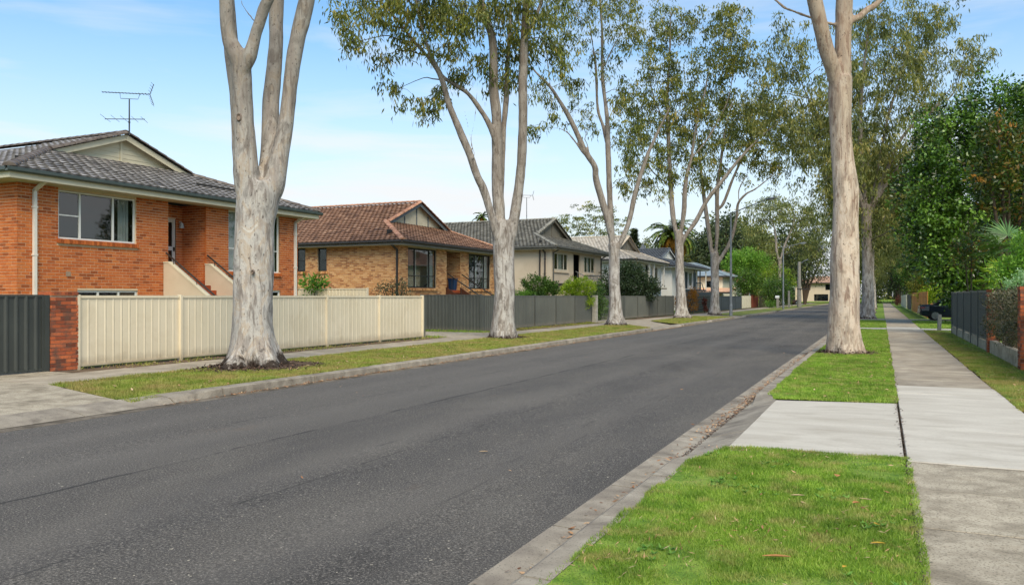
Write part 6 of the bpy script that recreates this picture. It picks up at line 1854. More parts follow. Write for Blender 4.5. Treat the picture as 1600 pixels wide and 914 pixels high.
def gum(name, label, D, bark, leaf, L=.16, W=.032, per=36, sub=3.0, voxel=.05, flare=.35, seed=1, hang=.28, spread=.15, group='gum trees along the street', vs=1.0, lump=.02):
    root = thing(name, label, 'tree', (D['x'], D['y'], 0), group)
    rs = np.random.default_rng(seed)
    rr = random.Random(seed)
    mb = MB()
    ph = rr.uniform(0, 6)
    skel = []
    for i, Lb in enumerate(D['limbs']):
        P = catmull(Lb, 5)
        pts = [loc3(p) for p in P]
        rad = [max(.008, p[3]) for p in P]
        if i: rad = [r * (.4 + .6 * min(1, q / 5) ** .8) if q < 5 else r for q, r in enumerate(rad)]
        skel += [(q, r) for q, r in zip(pts, rad)]
        big = max(rad)
        lob = None
        if i == 0:
            pts = [p + Vector((0, 0, 0)) for p in pts]
            def lob(p, a):
                k = max(0.0, 1 - max(p.z, 0) / .9)
                return 1 + flare * k * k * (.75 + .6 * math.cos(5 * a + ph) + .35 * math.cos(3 * a + 2 * ph)) + .03 * math.sin(3 * a + p.z * 1.1 + ph)
        mb.tube(pts, rad, 24 if i == 0 else (14 if big > .1 else 8), lobes=lob)
    me = mb.mesh('wood', bark, smooth=True)
    tmp = bpy.data.objects.new('trunk', me); COL.objects.link(tmp)
    md = tmp.modifiers.new('r', 'REMESH'); md.mode = 'VOXEL'; md.voxel_size = voxel; md.use_smooth_shade = True
    ms = tmp.modifiers.new('s', 'SMOOTH'); ms.factor = .5; ms.iterations = 8
    dg = bpy.context.evaluated_depsgraph_get(); dg.update()
    me2 = bpy.data.meshes.new_from_object(tmp.evaluated_get(dg))
    bpy.data.objects.remove(tmp)
    n = len(me2.vertices)
    co = np.empty(n * 3); me2.vertices.foreach_get("co", co); co = co.reshape(-1, 3)
    no = np.empty(n * 3); me2.vertices.foreach_get("normal", no); no = no.reshape(-1, 3)
    if lump and n < 200000:
        h = np.array([mnoise.noise((x * 2.2, y * 2.2, z * .9)) + .5 * mnoise.noise((x * 6, y * 6, z * 2.6 + 9)) for x, y, z in co])
        co = co + no * (h * lump)[:, None]
        me2.vertices.foreach_set("co", co.ravel())
    me2.name = 'trunk'
    me2.materials.clear(); me2.materials.append(bark)
    me2.polygons.foreach_set("use_smooth", [True] * len(me2.polygons))
    put('trunk', me2, root)
    # sprays of foliage with the twigs that carry them
    tw = MB()
    SK = np.array([tuple(q) for q, r in skel]); SR = np.array([r for q, r in skel])
    C, T = [], []
    for (u, w, ru, rw, k) in D['cl']:
        dist = np.abs(SK[:, 2] - w) * .5 + np.abs((SK @ np.array(U)) - u)
        v0 = float((SK[np.argmin(dist)] @ np.array(VV)))
        for half in range(max(1, k // 3)):
            v = v0 + rr.gauss(0, .55 + .75 * ru) * vs
            cu, cw = u + rr.gauss(0, .2 * ru), w + rr.gauss(0, .15 * rw)
            c = loc3((cu, v, cw))
            dd = np.linalg.norm(SK - np.array(c), axis=1) + np.maximum(0, SK[:, 2] - c.z) * 1.2 + SR * 2
            j = int(np.argmin(dd)); s = Vector(SK[j])
            mid = s.lerp(c, .5) + Vector((0, 0, .12 * (c - s).length))
            r0 = min(SR[j] * .6, .012 + .010 * (c - s).length)
            pts = [s, s.lerp(mid, .6), mid, c]
            tw.tube([Vector(p) for p in catmull([tuple(p) for p in pts], 3)], [r0 * (1 - .75 * i / 9) for i in range(10)], 5, cap=False)
            m = int(k * sub / max(1, k // 3) + .5)
            for q in range(m):
                e_ = Vector((rr.gauss(0, .82 * ru), 0, rr.gauss(0, .78 * rw)))
                p = c + U * e_.x + VV * rr.gauss(0, .7 * ru * vs) + Vector((0, 0, e_.z))
                if rr.random() < .6:
                    mm = c.lerp(p, .5) + Vector((0, 0, .1))
                    tw.tube([c, mm, p], [r0 * .3, r0 * .22, .004], 3, cap=False)
                C.append(p); T.append(rr.gauss(.42, .17))
    put('twigs', tw.mesh('twigs', M['twig']), root)['kind'] = 'stuff'
    C = np.repeat(np.array([tuple(p) for p in C]), per, 0)
    T = np.repeat(np.array(T), per)
    n = len(C)
    off = np.stack([rs.normal(0, spread, n), rs.normal(0, spread, n), -np.abs(rs.normal(0, hang, n)) + .06], 1)
    Dr = unit(np.stack([rs.normal(0, .45, n), rs.normal(0, .45, n), -np.ones(n) * 1.0 + rs.normal(0, .35, n)], 1))
    a = rs.uniform(0, 2 * np.pi, n)
    S = np.stack([np.cos(a), np.sin(a), rs.normal(0, .3, n)], 1)
    S = unit(S - Dr * np.sum(S * Dr, 1, keepdims=True))
    V = leaf_faces(C + off, Dr, S, L * rs.uniform(.65, 1.3, n), W * rs.uniform(.7, 1.35, n))
    np_mesh('crown', V, 4, T + rs.normal(0, .16, n), leaf, root, off=(0, 0, 0))
    return root

t1 = gum('gum_tree', 'largest gum tree with mottled white trunk splitting into four bare limbs, before the cream fence', T1, M['bark1'], M['gum'], per=30, voxel=.045, flare=.62, seed=3, lump=.022)
gum('gum_tree', 'grey white gum tree with long thin left limb, before the long dark steel fence', T2, M['bark3'], M['gum'], L=.25, W=.058, per=34, sub=3.9, voxel=.04, flare=.3, seed=4)
gum('gum_tree', 'brown grey gum tree leaning left, beside the driveway with the whitewashed pier', T3, M['bark3'], M['gum'], L=.26, W=.062, per=33, sub=3.9, voxel=.045, flare=.3, seed=5)
gum('gum_tree', 'gum tree with broad dense crown and pale trunk, standing left of the lattice fence', T4, M['bark3'], M['gum'], L=.28, W=.085, per=42, sub=4.4, voxel=.05, flare=.3, seed=6, hang=.36, spread=.22)
gum('gum_tree', 'gum tree with several dark upright limbs, just left of the nearest street lamp', T5, M['bark3'], M['gum'], L=.30, W=.10, per=42, sub=4.3, voxel=.06, flare=.3, seed=7, hang=.38, spread=.24)
gum('gum_tree', 'tan barked gum tree on the right verge with trunk rising out of the picture', R1, M['bark2'], M['gum'], per=30, voxel=.04, flare=.2, seed=8, lump=.014)
r2 = gum('gum_tree', 'tall weeping gum tree standing behind the tan barked gum on the right verge', R2, M['bark3'], M['gum_weep'], L=.34, W=.08, per=46, sub=4.6, voxel=.06, flare=.25, seed=9, hang=.5, spread=.22)
dup(r2, (-1.0, 86, 0), 2.2, 'white trunked gum half hidden behind the weeping gum on the right verge', (.95, .95, .85))
dup(r2, (-1.0, 112, 0), 4.1, 'farther slender gum on the right verge, third in line along the footpath', (.8, .8, .85))
dup(r2, (-1.2, 142, 0), 5.6, 'distant gum on the right verge, fourth in line along the footpath', (.8, .8, .85))

# ================================================================ BROAD LEAVED TREES AND SHRUBS
def leafy(name, label, cat, loc, blobs, m, n, L, W, group=None, clump=28, sig=.16, droop=.0, trunk=None, tm=None, seed=1, tone=(.42, .17), shell=.62, extra=None):
    """blobs: (u, v, z, rx, ry, rz) in the tree's own frame; leaves sit in clumps through each blob, denser near its skin"""
    root = thing(name, label, cat, loc, group)
    rs = np.random.default_rng(seed)
    vol = np.array([b[3] * b[5] + b[4] * b[5] for b in blobs]); vol = vol / vol.sum()
    allV, allT = [], []
    for b, f in zip(blobs, vol):
        k = max(3, int(n * f / clump))
        d = unit(rs.normal(0, 1, (k, 3)))
        lumps = 1 + .22 * np.sin(d[:, 0] * 5 + seed) * np.cos(d[:, 2] * 6 + b[0]) + .12 * np.sin(d[:, 1] * 9 + d[:, 2] * 7)
        r = (rs.uniform(0, 1, k) ** .45 * (1 - shell) + shell) * lumps
        r = np.where(rs.random(k) < .22, r * rs.uniform(.3, .9, k), r)
        P = d * r[:, None] * np.array([b[3], b[4], b[5]])
        u, v, z = P[:, 0] + b[0], P[:, 1] + b[1], P[:, 2] + b[2]
        C = np.outer(u, np.array(U)) + np.outer(v, np.array(VV)) + np.outer(z, [0, 0, 1])
        out = unit(np.outer(P[:, 0], np.array(U)) + np.outer(P[:, 1], np.array(VV)) + np.outer(P[:, 2], [0, 0, 1]) + 1e-3)
        tc = rs.normal(tone[0], tone[1], k)
        C = np.repeat(C, clump, 0); out = np.repeat(out, clump, 0); tc = np.repeat(tc, clump)
        q = len(C)
        C = C + rs.normal(0, sig, (q, 3))
        Dr = unit(out * .7 + rs.normal(0, .7, (q, 3)) + np.array([0, 0, .15 - droop]))
        S = rs.normal(0, 1, (q, 3)) + .2
        S = unit(S - Dr * np.sum(S * Dr, 1, keepdims=True))
        allV.append(leaf_faces(C, Dr, S, L * rs.uniform(.6, 1.35, q), W * rs.uniform(.65, 1.35, q)))
        allT.append(tc + rs.normal(0, .13, q))
    V = np.concatenate(allV); T = np.concatenate(allT)
    V[:, 2] = np.maximum(V[:, 2], .02)
    np_mesh('crown' if cat == 'tree' else 'foliage', V, 4, T, m, root, off=(0, 0, 0))
    tb = MB()
    tops = trunk or [((0, 0, 0), .06)]
    for b in blobs:
        base = tops[0]
        p = [Vector((0, 0, 0)), loc3((b[0] * .35, b[1] * .35, b[2] * .45)), loc3((b[0], b[1], b[2])), loc3((b[0] * 1.15, b[1] * 1.1, b[2] + b[5] * .55))]
        r = base[1]
        tb.tube([Vector(q) for q in catmull([tuple(q) for q in p], 3)], [max(.008, r * (1 - .85 * i / 9)) for i in range(10)], 7, cap=False)
    nm = 'trunk' if cat == 'tree' else 'stem'
    put(nm, tb.mesh(nm, tm or M['bark_dark'], smooth=True), root)
    return root


# old branch scars on the nearest trunk: a raised ring round a dark hollow
def knot(root, u, v, z, r, rot=0.0):
    c = loc3((u, v, z))
    out = -VV
    mb = MB()
    a_ = U; b_ = Vector((0, 0, 1))
    K = 14
    def ring(k, d): return [c + a_ * (math.cos(2 * math.pi * i / K) * r * k * .8) + b_ * (math.sin(2 * math.pi * i / K) * r * k * 1.25) + out * d for i in range(K)]
    R0, R1, R2 = ring(1.5, -.05), ring(1.0, .03), ring(.55, .0)
    for A, B in ((R0, R1), (R1, R2)):
        for i in range(K): mb.face([A[i], A[(i + 1) % K], B[(i + 1) % K], B[i]])
    mb.face(ring(.55, -.002))
    put('knot', mb.mesh('knot', M['scar'], smooth=True), root)
for u, v, z, r in ((-.13, -.50, 5.70, .06), (.18, -.50, 2.2, .035)):
    knot(t1, u, v, z, r)

leafy('broadleaf_tree', 'big dense dark green tree overhanging the right footpath', 'tree', (5.19, 54.18, 0),
      [(1.13,0,11.91,2.33,1.98,2.33),(-1.13,1,10.6,2.07,1.92,2.26),(-2.56,.5,7.78,1.88,2.24,2.63),(-3.38,0,5.52,1.13,1.44,1.69),(.56,0,7.78,2.82,2.88,3.38),(-1.96,0,4.39,1.8,1.85,2.18),(.38,0,3.27,2.63,2.24,2.26),(-1.0,-.5,1.95,.9,1.02,1.2),(2.63,0,10.03,2.26,3.52,4.14),(-.9,-.6,1.01,.7,.64,.9),(3.2,-.5,4.5,1.8,2,2.6)],
      M['deep_green'], 66000, .22, .125, sig=.27, clump=34, trunk=[((0,0,0),.22)], seed=2, tone=(.44,.24))
leafy('broadleaf_tree', 'coppery orange and green leaved tree in front of the big dark tree', 'tree', (4.79, 38.57, 0),
      [(-.08,0,7.67,1.06,.9,1.06),(.58,0,6.22,1.58,1.35,1.32),(-.48,0,8.59,.79,.67,.48),(-.87,0,6.88,.74,.9,1.06),(.58,.6,4.63,1.06,1.35,1.58)],
      M['copper'], 8000, .22, .085, sig=.14, clump=14, trunk=[((0,0,0),.12)], seed=3, tone=(.27,.26))
leafy('shrub', 'small coppery sprig shrub above the middle of the right hand dark steel fence', 'shrub', (3.66, 41.36, 0), [(0,0,4.04,.69,.59,.63),(-.29,0,3.32,.52,.44,.46)], M['copper'], 900, .2, .07, sig=.14, clump=12, trunk=[((0,0,0),.05)], seed=4, tone=(.36,.25))
leafy('shrub', 'bright lime green leafy shrub at the right edge above the near brick pillar', 'shrub', (3.46, 26.39, 0), [(.09,0,2.6,.43,.37,.4),(-.27,0,2.42,.29,.28,.32),(.18,0,3.05,.36,.31,.36),(-.54,0,2.24,.18,.24,.29)], M['bright_green'], 2600, .13, .035, sig=.09, clump=18, trunk=[((0,0,0),.04)], seed=5, tone=(.6,.2))
leafy('shrub', 'pale white edged leafy shrub just behind the near brick pillar', 'shrub', (3.36, 25.57, 0), [(0,0,1.96,.31,.27,.21),(.17,0,2.14,.21,.18,.21)], M['white_green'], 1100, .08, .035, sig=.07, clump=16, trunk=[((0,0,0),.03)], seed=6)
leafy('hedge', 'dull brown green small leaved hedge filling the gap between two brick pillars', 'hedge', (2.95, 24.2, 0),
      [tuple([.4197 * q, .9077 * q, z, .24, .5, .34]) for q in (-2.5, -1.9, -1.2, -.5, .2, .9, 1.6, 2.2) for z in (.85, 1.45)],
      M['hedge_mix'], 15000, .055, .03, sig=.06, clump=20, trunk=[((0,0,0),.02)], seed=7, tone=(.45,.25), shell=.8)
leafy('frangipani', 'small broad leaved green plant behind the cream side fence of the buff brick house', 'plant', (-24.77, 30.97, 0), [(0,0,2.25,.6,.4,.2)], M['bright_green'], 330, .24, .09, sig=.15, clump=12, trunk=[((0,0,0),.05)], seed=8)
leafy('shrub', 'sparse dark shrub against the side of the buff brick house', 'shrub', (-21.2, 32.3, 0), [(0,0,1.95,.8,.5,.37),(-.46,0,1.9,.37,.31,.25),(.46,0,2.05,.25,.37,.43),(.1,0,1.2,.7,.4,.6)], M['grey_green'], 1800, .09, .04, sig=.12, clump=12, trunk=[((0,0,0),.03)], seed=9)
leafy('shrub', 'rounded dark green shrub behind the long dark fence by the sand house', 'shrub', (-18.95, 44.67, 0), [(0,0,2.23,1.01,.86,.66),(.7,0,2.08,.62,.53,.5),(0,0,1.3,.9,.8,.8)], M['mid_green'], 11000, .10, .055, sig=.08, clump=16, seed=10, tone=(.4,.2))
leafy('shrub', 'rounded yellow green shrub spilling over the end of the long dark fence', 'shrub', (-17.34, 47.62, 0), [(0,0,2.26,1.05,.89,.61),(-.4,0,1.97,.89,.76,.48),(0,0,1.3,.9,.6,.6)], M['lime'], 13000, .08, .045, sig=.06, clump=14, shell=.75, seed=11, tone=(.55,.2))
leafy('hedge', 'low light green hedge strip just showing over the long dark fence', 'hedge', (-19.14, 41.83, 0), [(0,0,1.73,.74,.63,.24),(.74,0,1.7,.52,.44,.22),(-.8,0,1.65,.5,.4,.2)], M['bright_green'], 2500, .09, .04, sig=.08, clump=18, seed=12)
leafy('hedge', 'tall dark green hedge in the gateway beside the whitewashed pier', 'hedge', (-17.7, 52.07, 0), [(-.17,0,1.34,.44,.93,1.09),(.26,0,1.0,.52,.82,.96),(.13,0,2.0,.39,.52,.61),(-.22,0,.52,.39,.33,.49)], M['deep_green'], 6000, .10, .05, sig=.12, clump=20, seed=13, tone=(.35,.15))
leafy('shrub', 'large loose grey green shrub in front of the off white house', 'shrub', (-18.4, 61.6, 0), [(-.15,0,2.8,1.7,1.45,1.3),(-.9,0,2.2,1.0,.85,.9),(1.1,0,2.3,1.3,1.1,.9),(.35,0,3.55,.9,.77,.7),(1.9,0,2.55,.6,.51,.6),(0,0,1.4,1.6,1,1)], M['grey_green'], 17000, .17, .08, sig=.16, clump=16, trunk=[((0,0,0),.06)], seed=14)
leafy('shrub', 'orange leaved shrub tucked behind the fourth gum trunk', 'shrub', (-16.6, 76.0, 0), [(0.35,0,1.3,.40,.7,.95),(-1.0,0,1.15,.35,.6,.85),(.3,0,2.0,.28,.4,.5)], M['orange_leaf'], 1800, .16, .06, sig=.14, clump=14, seed=15)
leafy('cordyline', 'slender plant with reddish brown leaves standing before the lattice fence', 'plant', (-16.3, 81.7, 0), [(-.03,0,1.2,.17,.17,.24),(.08,0,.75,.17,.17,.22),(.1,0,.3,.13,.13,.2)], M['red_leaf'], 500, .22, .05, sig=.06, clump=12, trunk=[((0,0,0),.05)], seed=16, droop=.6)
leafy('broadleaf_tree', 'bushy mid green tree right of the nearest street lamp', 'tree', (-17.69, 119.63, 0), [(0,0,3.78,1.67,1.42,1.67),(-.93,0,2.67,1.11,.95,1.11),(1.11,0,3.23,1.3,1.1,1.3)], M['mid_green'], 5500, .24, .11, sig=.26, clump=18, trunk=[((0,0,0),.1)], seed=17, tone=(.55,.2))
leafy('broadleaf_tree', 'wide flat topped bright green tree behind the metal roofed house', 'tree', (-21.96, 146.3, 0), [(0,0,8.58,2.95,2.51,1.48),(-1.7,0,7.1,2.04,1.74,1.82),(2.27,0,7.44,2.04,1.74,1.59)], M['bright_green'], 9000, .3, .15, sig=.32, clump=20, trunk=[((0,0,0),.25)], seed=18, tone=(.7,.22))
leafy('shrub', 'big dark green rounded bush at the end of the olive timber fence', 'shrub', (-14.2, 123.5, 0), [(-.28,0,2.87,1.5,1.43,1.68),(.94,0,2.68,1.31,1.43,1.68),(-1.22,0,2.12,.94,1.11,1.31),(1.68,0,1.74,.56,1.11,1.31),(0,0,1.0,1.5,1.1,1)], M['deep_green'], 9000, .2, .09, sig=.24, clump=20, seed=19, tone=(.42,.2))
leafy('shrub', 'low bright green bush at the foot of the big dark rounded bush', 'shrub', (-14.57, 119.4, 0), [(.09,0,.6,.75,.55,.5)], M['bright_green'], 700, .14, .07, sig=.14, clump=14, seed=20)
leafy('broadleaf_tree', 'yellow green feathery tree showing over the big dark bush', 'tree', (-16.26, 133.51, 0), [(-.31,0,4.82,1.43,1.22,1.43),(3.3,0,4.01,.82,.87,1.02),(1.54,0,5.54,1.84,1.57,.82),(.5,0,3,1.8,1.4,1.6)], M['lime'], 4500, .25, .09, sig=.28, clump=18, seed=21, tone=(.35,.18))
leafy('broadleaf_tree', 'dark hanging tree beside the concrete pole at the far end', 'tree', (-14.5, 176, 0), [(-.26,0,10.63,2.64,3.81,4.49),(-.92,0,6.67,1.85,2.24,2.64),(2.38,0,13.93,2.11,3.37,3.96),(1.06,0,6.8,2.64,2.24,1.85),(3.04,0,8.65,1.85,3.37,3.96)], M['gum_dark'], 9000, .42, .15, sig=.5, clump=20, droop=.6, trunk=[((0,0,0),.3)], seed=22)
leafy('shrub', 'golden olive shrub above the orange timber fence on the right', 'shrub', (4.6, 98.4, 0), [(-.4,0,3.41,1.27,1.08,.99),(.7,0,3.83,.99,.84,.84),(-1.3,0,2.71,.84,.72,.84),(.1,0,2.42,1.27,1.08,.63)], M['olive_gold'], 4500, .2, .09, sig=.22, clump=18, seed=23)
leafy('shrub', 'lime green shrub spilling over the orange fence behind the car', 'shrub', (4.08, 81.21, 0), [(0,0,2.05,.81,.69,.52),(-.58,0,1.8,.58,.49,.46),(0,0,1.2,.6,.6,.6)], M['lime'], 2400, .16, .07, sig=.15, clump=16, seed=24)
leafy('shrub', 'dark reddish shrub at the far end of the pale cream board fence', 'shrub', (2.5, 152, 0), [(0,0,.8,.45,.48,.75)], M['red_leaf'], 600, .16, .07, sig=.16, clump=12, seed=25)
leafy('broadleaf_tree', 'mid green tree beyond the golden shrub on the right', 'tree', (4.6, 132, 0), [(-.2,0,7.95,2.2,3.4,4.0),(1.3,0,11.95,2.6,3.4,4.0),(-1.2,0,4.95,1.4,1.87,2.2),(2.8,0,7.95,2.2,2.55,3.0),(.3,0,3,1.6,1.6,1.8)], M['mid_green'], 13000, .32, .14, sig=.4, clump=20, trunk=[((0,0,0),.25)], seed=26, tone=(.45,.2))
leafy('broadleaf_tree', 'tall dark green tree closing the view at the end of the footpath', 'tree', (3.6, 205, 0), [(-.42,0,10.47,3.08,4.95,7.0),(-2.1,0,6.27,2.52,3.09,3.64),(.7,0,4.87,1.96,1.9,2.24),(-1.4,0,16.07,3.36,4.76,5.6)], M['gum_dark'], 9000, .5, .2, sig=.6, clump=20, trunk=[((0,0,0),.35)], seed=27)

# far pale trunked gum and others made like the street gums
GW = dict(x=-18.1, y=156.9, limbs=[[(0,-2.4,-.3,.5),(0,-2.4,0,.42),(-.1,-2.4,4,.38),(0,-2.4,7.6,.36),(0,-2.4,8.6,.3)],
    [(0,-2.4,7.4,.28),(-.6,-2.4,10,.26),(-.8,-2,14,.18),(-1.4,.3,18,.07)], [(0,-2.4,7.6,.28),(.7,-2.5,10.6,.24),(2.4,-2.4,14.6,.18),(3.6,-.4,17.6,.06)], [(2.4,-2.4,14.6,.14),(4.4,-.6,15.6,.06),(6,0,16,.04)]],
    cl=[(-1.44,18.8,2.4,1.4,10),(-3.2,15.8,2.6,1.7,10),(1.56,18.2,2.6,1.7,11),(4.56,15.8,2.6,1.9,11),(-3,12.2,2.2,1.9,8),(3.6,12.4,2.0,2.1,8),(6.4,13.4,2.6,2.4,11),(4,9.8,2.6,1.9,9),(-4.4,13.4,1.4,1.2,5),(-.2,16.6,2.0,1.2,6),(8.2,15.8,2.2,2.1,9),(7,17.6,2.2,1.4,8),(-2.5,9.5,2,1.4,6),(7.5,10.5,2.2,1.8,8)])
gum('gum_tree', 'far gum with forked white trunk rising above the dark bush', GW, M['bark1'], M['gum_far'], L=.5, W=.16, per=42, sub=2.6, voxel=.12, flare=.2, seed=30, hang=.5, spread=.55, group=None, lump=0)
GB = dict(x=-38.6, y=112.2, limbs=[[(0,0,-.3,.4),(0,0,0,.34),(0,0,6,.26),(0,0,10,.2)], [(0,0,9.6,.18),(-2,.3,12,.1),(-4.5,.4,12.4,.05)], [(0,0,9.8,.16),(.3,.2,12.5,.1),(0,0,14.5,.05)], [(0,0,9,.16),(2,.3,12,.1),(3.6,0,12.6,.05)]],
    cl=[(-2.17,13.3,1.5,.85,7),(-4.5,12.3,1.5,.94,7),(-.28,14.7,1.9,.76,8),(1.13,12.8,1.3,.94,6),(2.55,13.7,1.1,.76,5),(3.78,12.3,.94,.85,5),(-3.1,11.6,1.5,.66,6),(-.94,11.2,1.7,.57,6),(.66,11.2,1.5,.57,6),(-5.5,11.6,.76,.66,4),(3.2,11.2,.94,.47,4)])
gum('gum_tree', 'open crowned gum beyond the roofs, behind the third street gum', GB, M['bark3'], M['gum_far'], L=.3, W=.11, per=34, sub=2.2, voxel=.12, flare=.2, seed=31, hang=.2, spread=.3, group=None, lump=0)

# small conifer
ct = thing('conifer', 'small dark conifer showing above the cream tiled roof', 'tree', (-36, 124.5, 0))
mb = MB(); mb.tube([(0, 0, 0), (0, 0, 7), (0, 0, 12.4)], [.25, .16, .03], 8); put('trunk', mb.mesh('trunk', M['bark_dark']), ct)
rs = np.random.default_rng(40)
n = 3600
z = rs.uniform(6.5, 12.4, n); lay = np.floor(z / .75)
fr = z / .75 - lay; rad = (13.0 - z) * .36 * (1.15 - .75 * fr) * rs.random(n) ** .4 * (.8 + .35 * np.sin(lay * 2.1)); a = rs.uniform(0, 2 * np.pi, n)
C = np.stack([np.cos(a) * rad, np.sin(a) * rad, z - rad * .1], 1)
D_ = unit(np.stack([np.cos(a), np.sin(a), rs.normal(.15, .3, n)], 1)); S_ = np.stack([-np.sin(a), np.cos(a), rs.normal(0, .4, n)], 1)
np_mesh('crown', leaf_faces(C, D_, unit(S_), .5 * rs.uniform(.6, 1.3, n), .16 * np.ones(n)), 4, rs.normal(.4, .2, n), M['gum_dark'], ct, off=(0, 0, 0))

# date palm behind the roofs
def feather_palm(label, x, y, zc, Lf, nf, seed):
    t = thing('palm_tree', label, 'palm', (x, y, 0))
    rs = np.random.default_rng(seed)
    mb = MB(); mb.tube([(0, 0, -.2), (0, 0, zc * .5), (0, 0, zc - .6), (0, 0, zc)], [.42, .36, .38, .5], 12); put('trunk', mb.mesh('trunk', M['bark_dark']), t)
    for dry, cnt, m in ((False, nf, M['palm']), (True, int(nf * .6), M['palm_dry'])):
        V, T = [], []
        rb = MB()
        for k in range(cnt):
            a = rs.uniform(0, 2 * np.pi)
            el = rs.uniform(-.45, -.1) if dry else rs.uniform(-.05, 1.35)
            L = Lf * rs.uniform(.75, 1.05) * (.8 if dry else 1)
            h = Vector((math.cos(a), math.sin(a), 0))
            pts = []
            p = Vector((0, 0, zc)); ang = el
            for i in range(14):
                pts.append(p.copy())
                p = p + (h * math.cos(ang) + Vector((0, 0, math.sin(ang)))) * (L / 13)
                ang -= .10 + .03 * i / 4
            rb.tube(pts, [.05 * (1 - i / 15) for i in range(14)], 4, cap=False)
            s = Vector((-h.y, h.x, 0))
            for i in range(1, 14):
                dv = (pts[i] - pts[i - 1]).normalized()
                for sg in (-1, 1):
                    for q in range(3):
                        c = pts[i - 1].lerp(pts[i], q / 3)
                        d = (s * sg + dv * .9 + Vector((0, 0, rs.normal(-.25, .2)))).normalized()
                        ll = .75 * (1 - abs(i / 13 - .45)) * L / 3.6
                        w = Vector((0, 0, 1)).cross(d).normalized() * .085
                        V += [c, c + d * ll * .4 + w, c + d * ll, c + d * ll * .4 - w]
                        T.append(rs.normal(.5, .2))
        put('rachis' if not dry else 'dry_rachis', rb.mesh('rachis', m), t)
        np_mesh('fronds' if not dry else 'dry_fronds', np.array([tuple(v) for v in V]), 4, np.array(T), m, t, off=(0, 0, 0))
    return t
feather_palm('date palm with yellowing lower fronds behind the slate roofed house', -27.4, 114.0, 10.2, 4.6, 60, 41)
tp = feather_palm('small palm tip peeping over the grey tiled ridge', -60, 118, 14.6, 2.4, 16, 42)

def fan_palm(label, x, y, z0, nleaf, size, seed, m):
    t = thing('fan_palm', label, 'palm', (x, y, 0))
    rs = np.random.default_rng(seed)
    st = MB(); st.tube([(0, 0, 0), (0, 0, z0)], [.10, .09], 8); put('trunk', st.mesh('trunk', M['bark_dark']), t)
    for k in range(nleaf):
        a = 2 * math.pi * k / nleaf + rs.uniform(-.3, .3); el = rs.uniform(-.2, 1.1)
        h = Vector((math.cos(a) * math.cos(el), math.sin(a) * math.cos(el), math.sin(el)))
        hub = Vector((0, 0, z0)) + h * size * .75
        q = MB(); q.tube([(0, 0, z0), tuple(hub)], [.018, .012], 5)
        s = h.cross(Vector((0, 0, 1))).normalized(); u_ = s.cross(h)
        V, T = [], []
        for i in range(26):
            b = math.radians(-125 + 250 * i / 25)
            d = (h * math.cos(b) + s * math.sin(b) + u_ * (-.12 + rs.normal(0, .05))).normalized()
            d2 = (d + Vector((0, 0, -.35 * rs.random()))).normalized()
            w = u_.cross(d).normalized() * (.035 * size)
            L = size * rs.uniform(.75, 1.05)
            V += [hub, hub + d * L * .55 + w, hub + d * L * .55 + d2 * L * .5, hub + d * L * .55 - w]
            T.append(rs.normal(.5, .22))
        lf = np_mesh('fan_leaf', np.array([tuple(v) for v in V]), 4, np.array(T), m, t, off=(0, 0, 0))
        put('stalk', q.mesh('stalk', m), t)
    return t
fan_palm('fan palm with stiff radiating leaves above the hedge on the right', 3.9, 30.4, 3.1, 11, .85, 43, M['fan'])
fan_palm('low fan palm with pale lime leaves below the larger fan palm', 3.55, 29.2, 2.1, 9, .6, 44, M['lime'])

# wooded rise behind the houses: three kinds of crown, each copied tree a thing of its own
FOREST = []
for k, (m, nm) in enumerate((('gum_far', 'olive'), ('gum_dark', 'dark green'), ('gum_weep', 'grey green'))):
    FOREST.append(leafy('forest_tree', 'x', 'tree', (-60 - 9 * k, 215 + 7 * k, 4), [(0,0,9,3.4,3.4,3.0),(-2.4,0,7.5,2.4,2.4,2.2),(2.6,0,7.8,2.4,2.4,2.0),(.6,0,11.5,2.2,2.2,1.6),(0,0,5.5,2.8,2.8,1.8),(0,0,2.2,3,3,2.2)], M[m], 4600, .6, .26, sig=.5, clump=16, trunk=[((0,0,0),.22)], seed=50 + k, group='trees of the wooded rise behind the houses'))
    FOREST[-1]['label'] = nm + ' tree in the wooded rise behind the houses'
rr = random.Random(9)
cnt = 0
for i in range(46):
    px = rr.uniform(1040, 1345); d = rr.uniform(185, 290)
    k = (px - 800) / 1250
    x, y = d * (k * .9077 - .4197), d * (k * .4197 + .9077)
    if x > -30: continue
    hz = -.3 + 17 * max(0, min(1, (y - 150) / 110)) ** 1.5 * max(0, min(1, (-28 - x) / 60)) ** 1.2
    f = rr.choice(FOREST)
    dup(f, (x, y, hz - .5), rr.uniform(0, 6), None, rr.uniform(.75, 1.3))
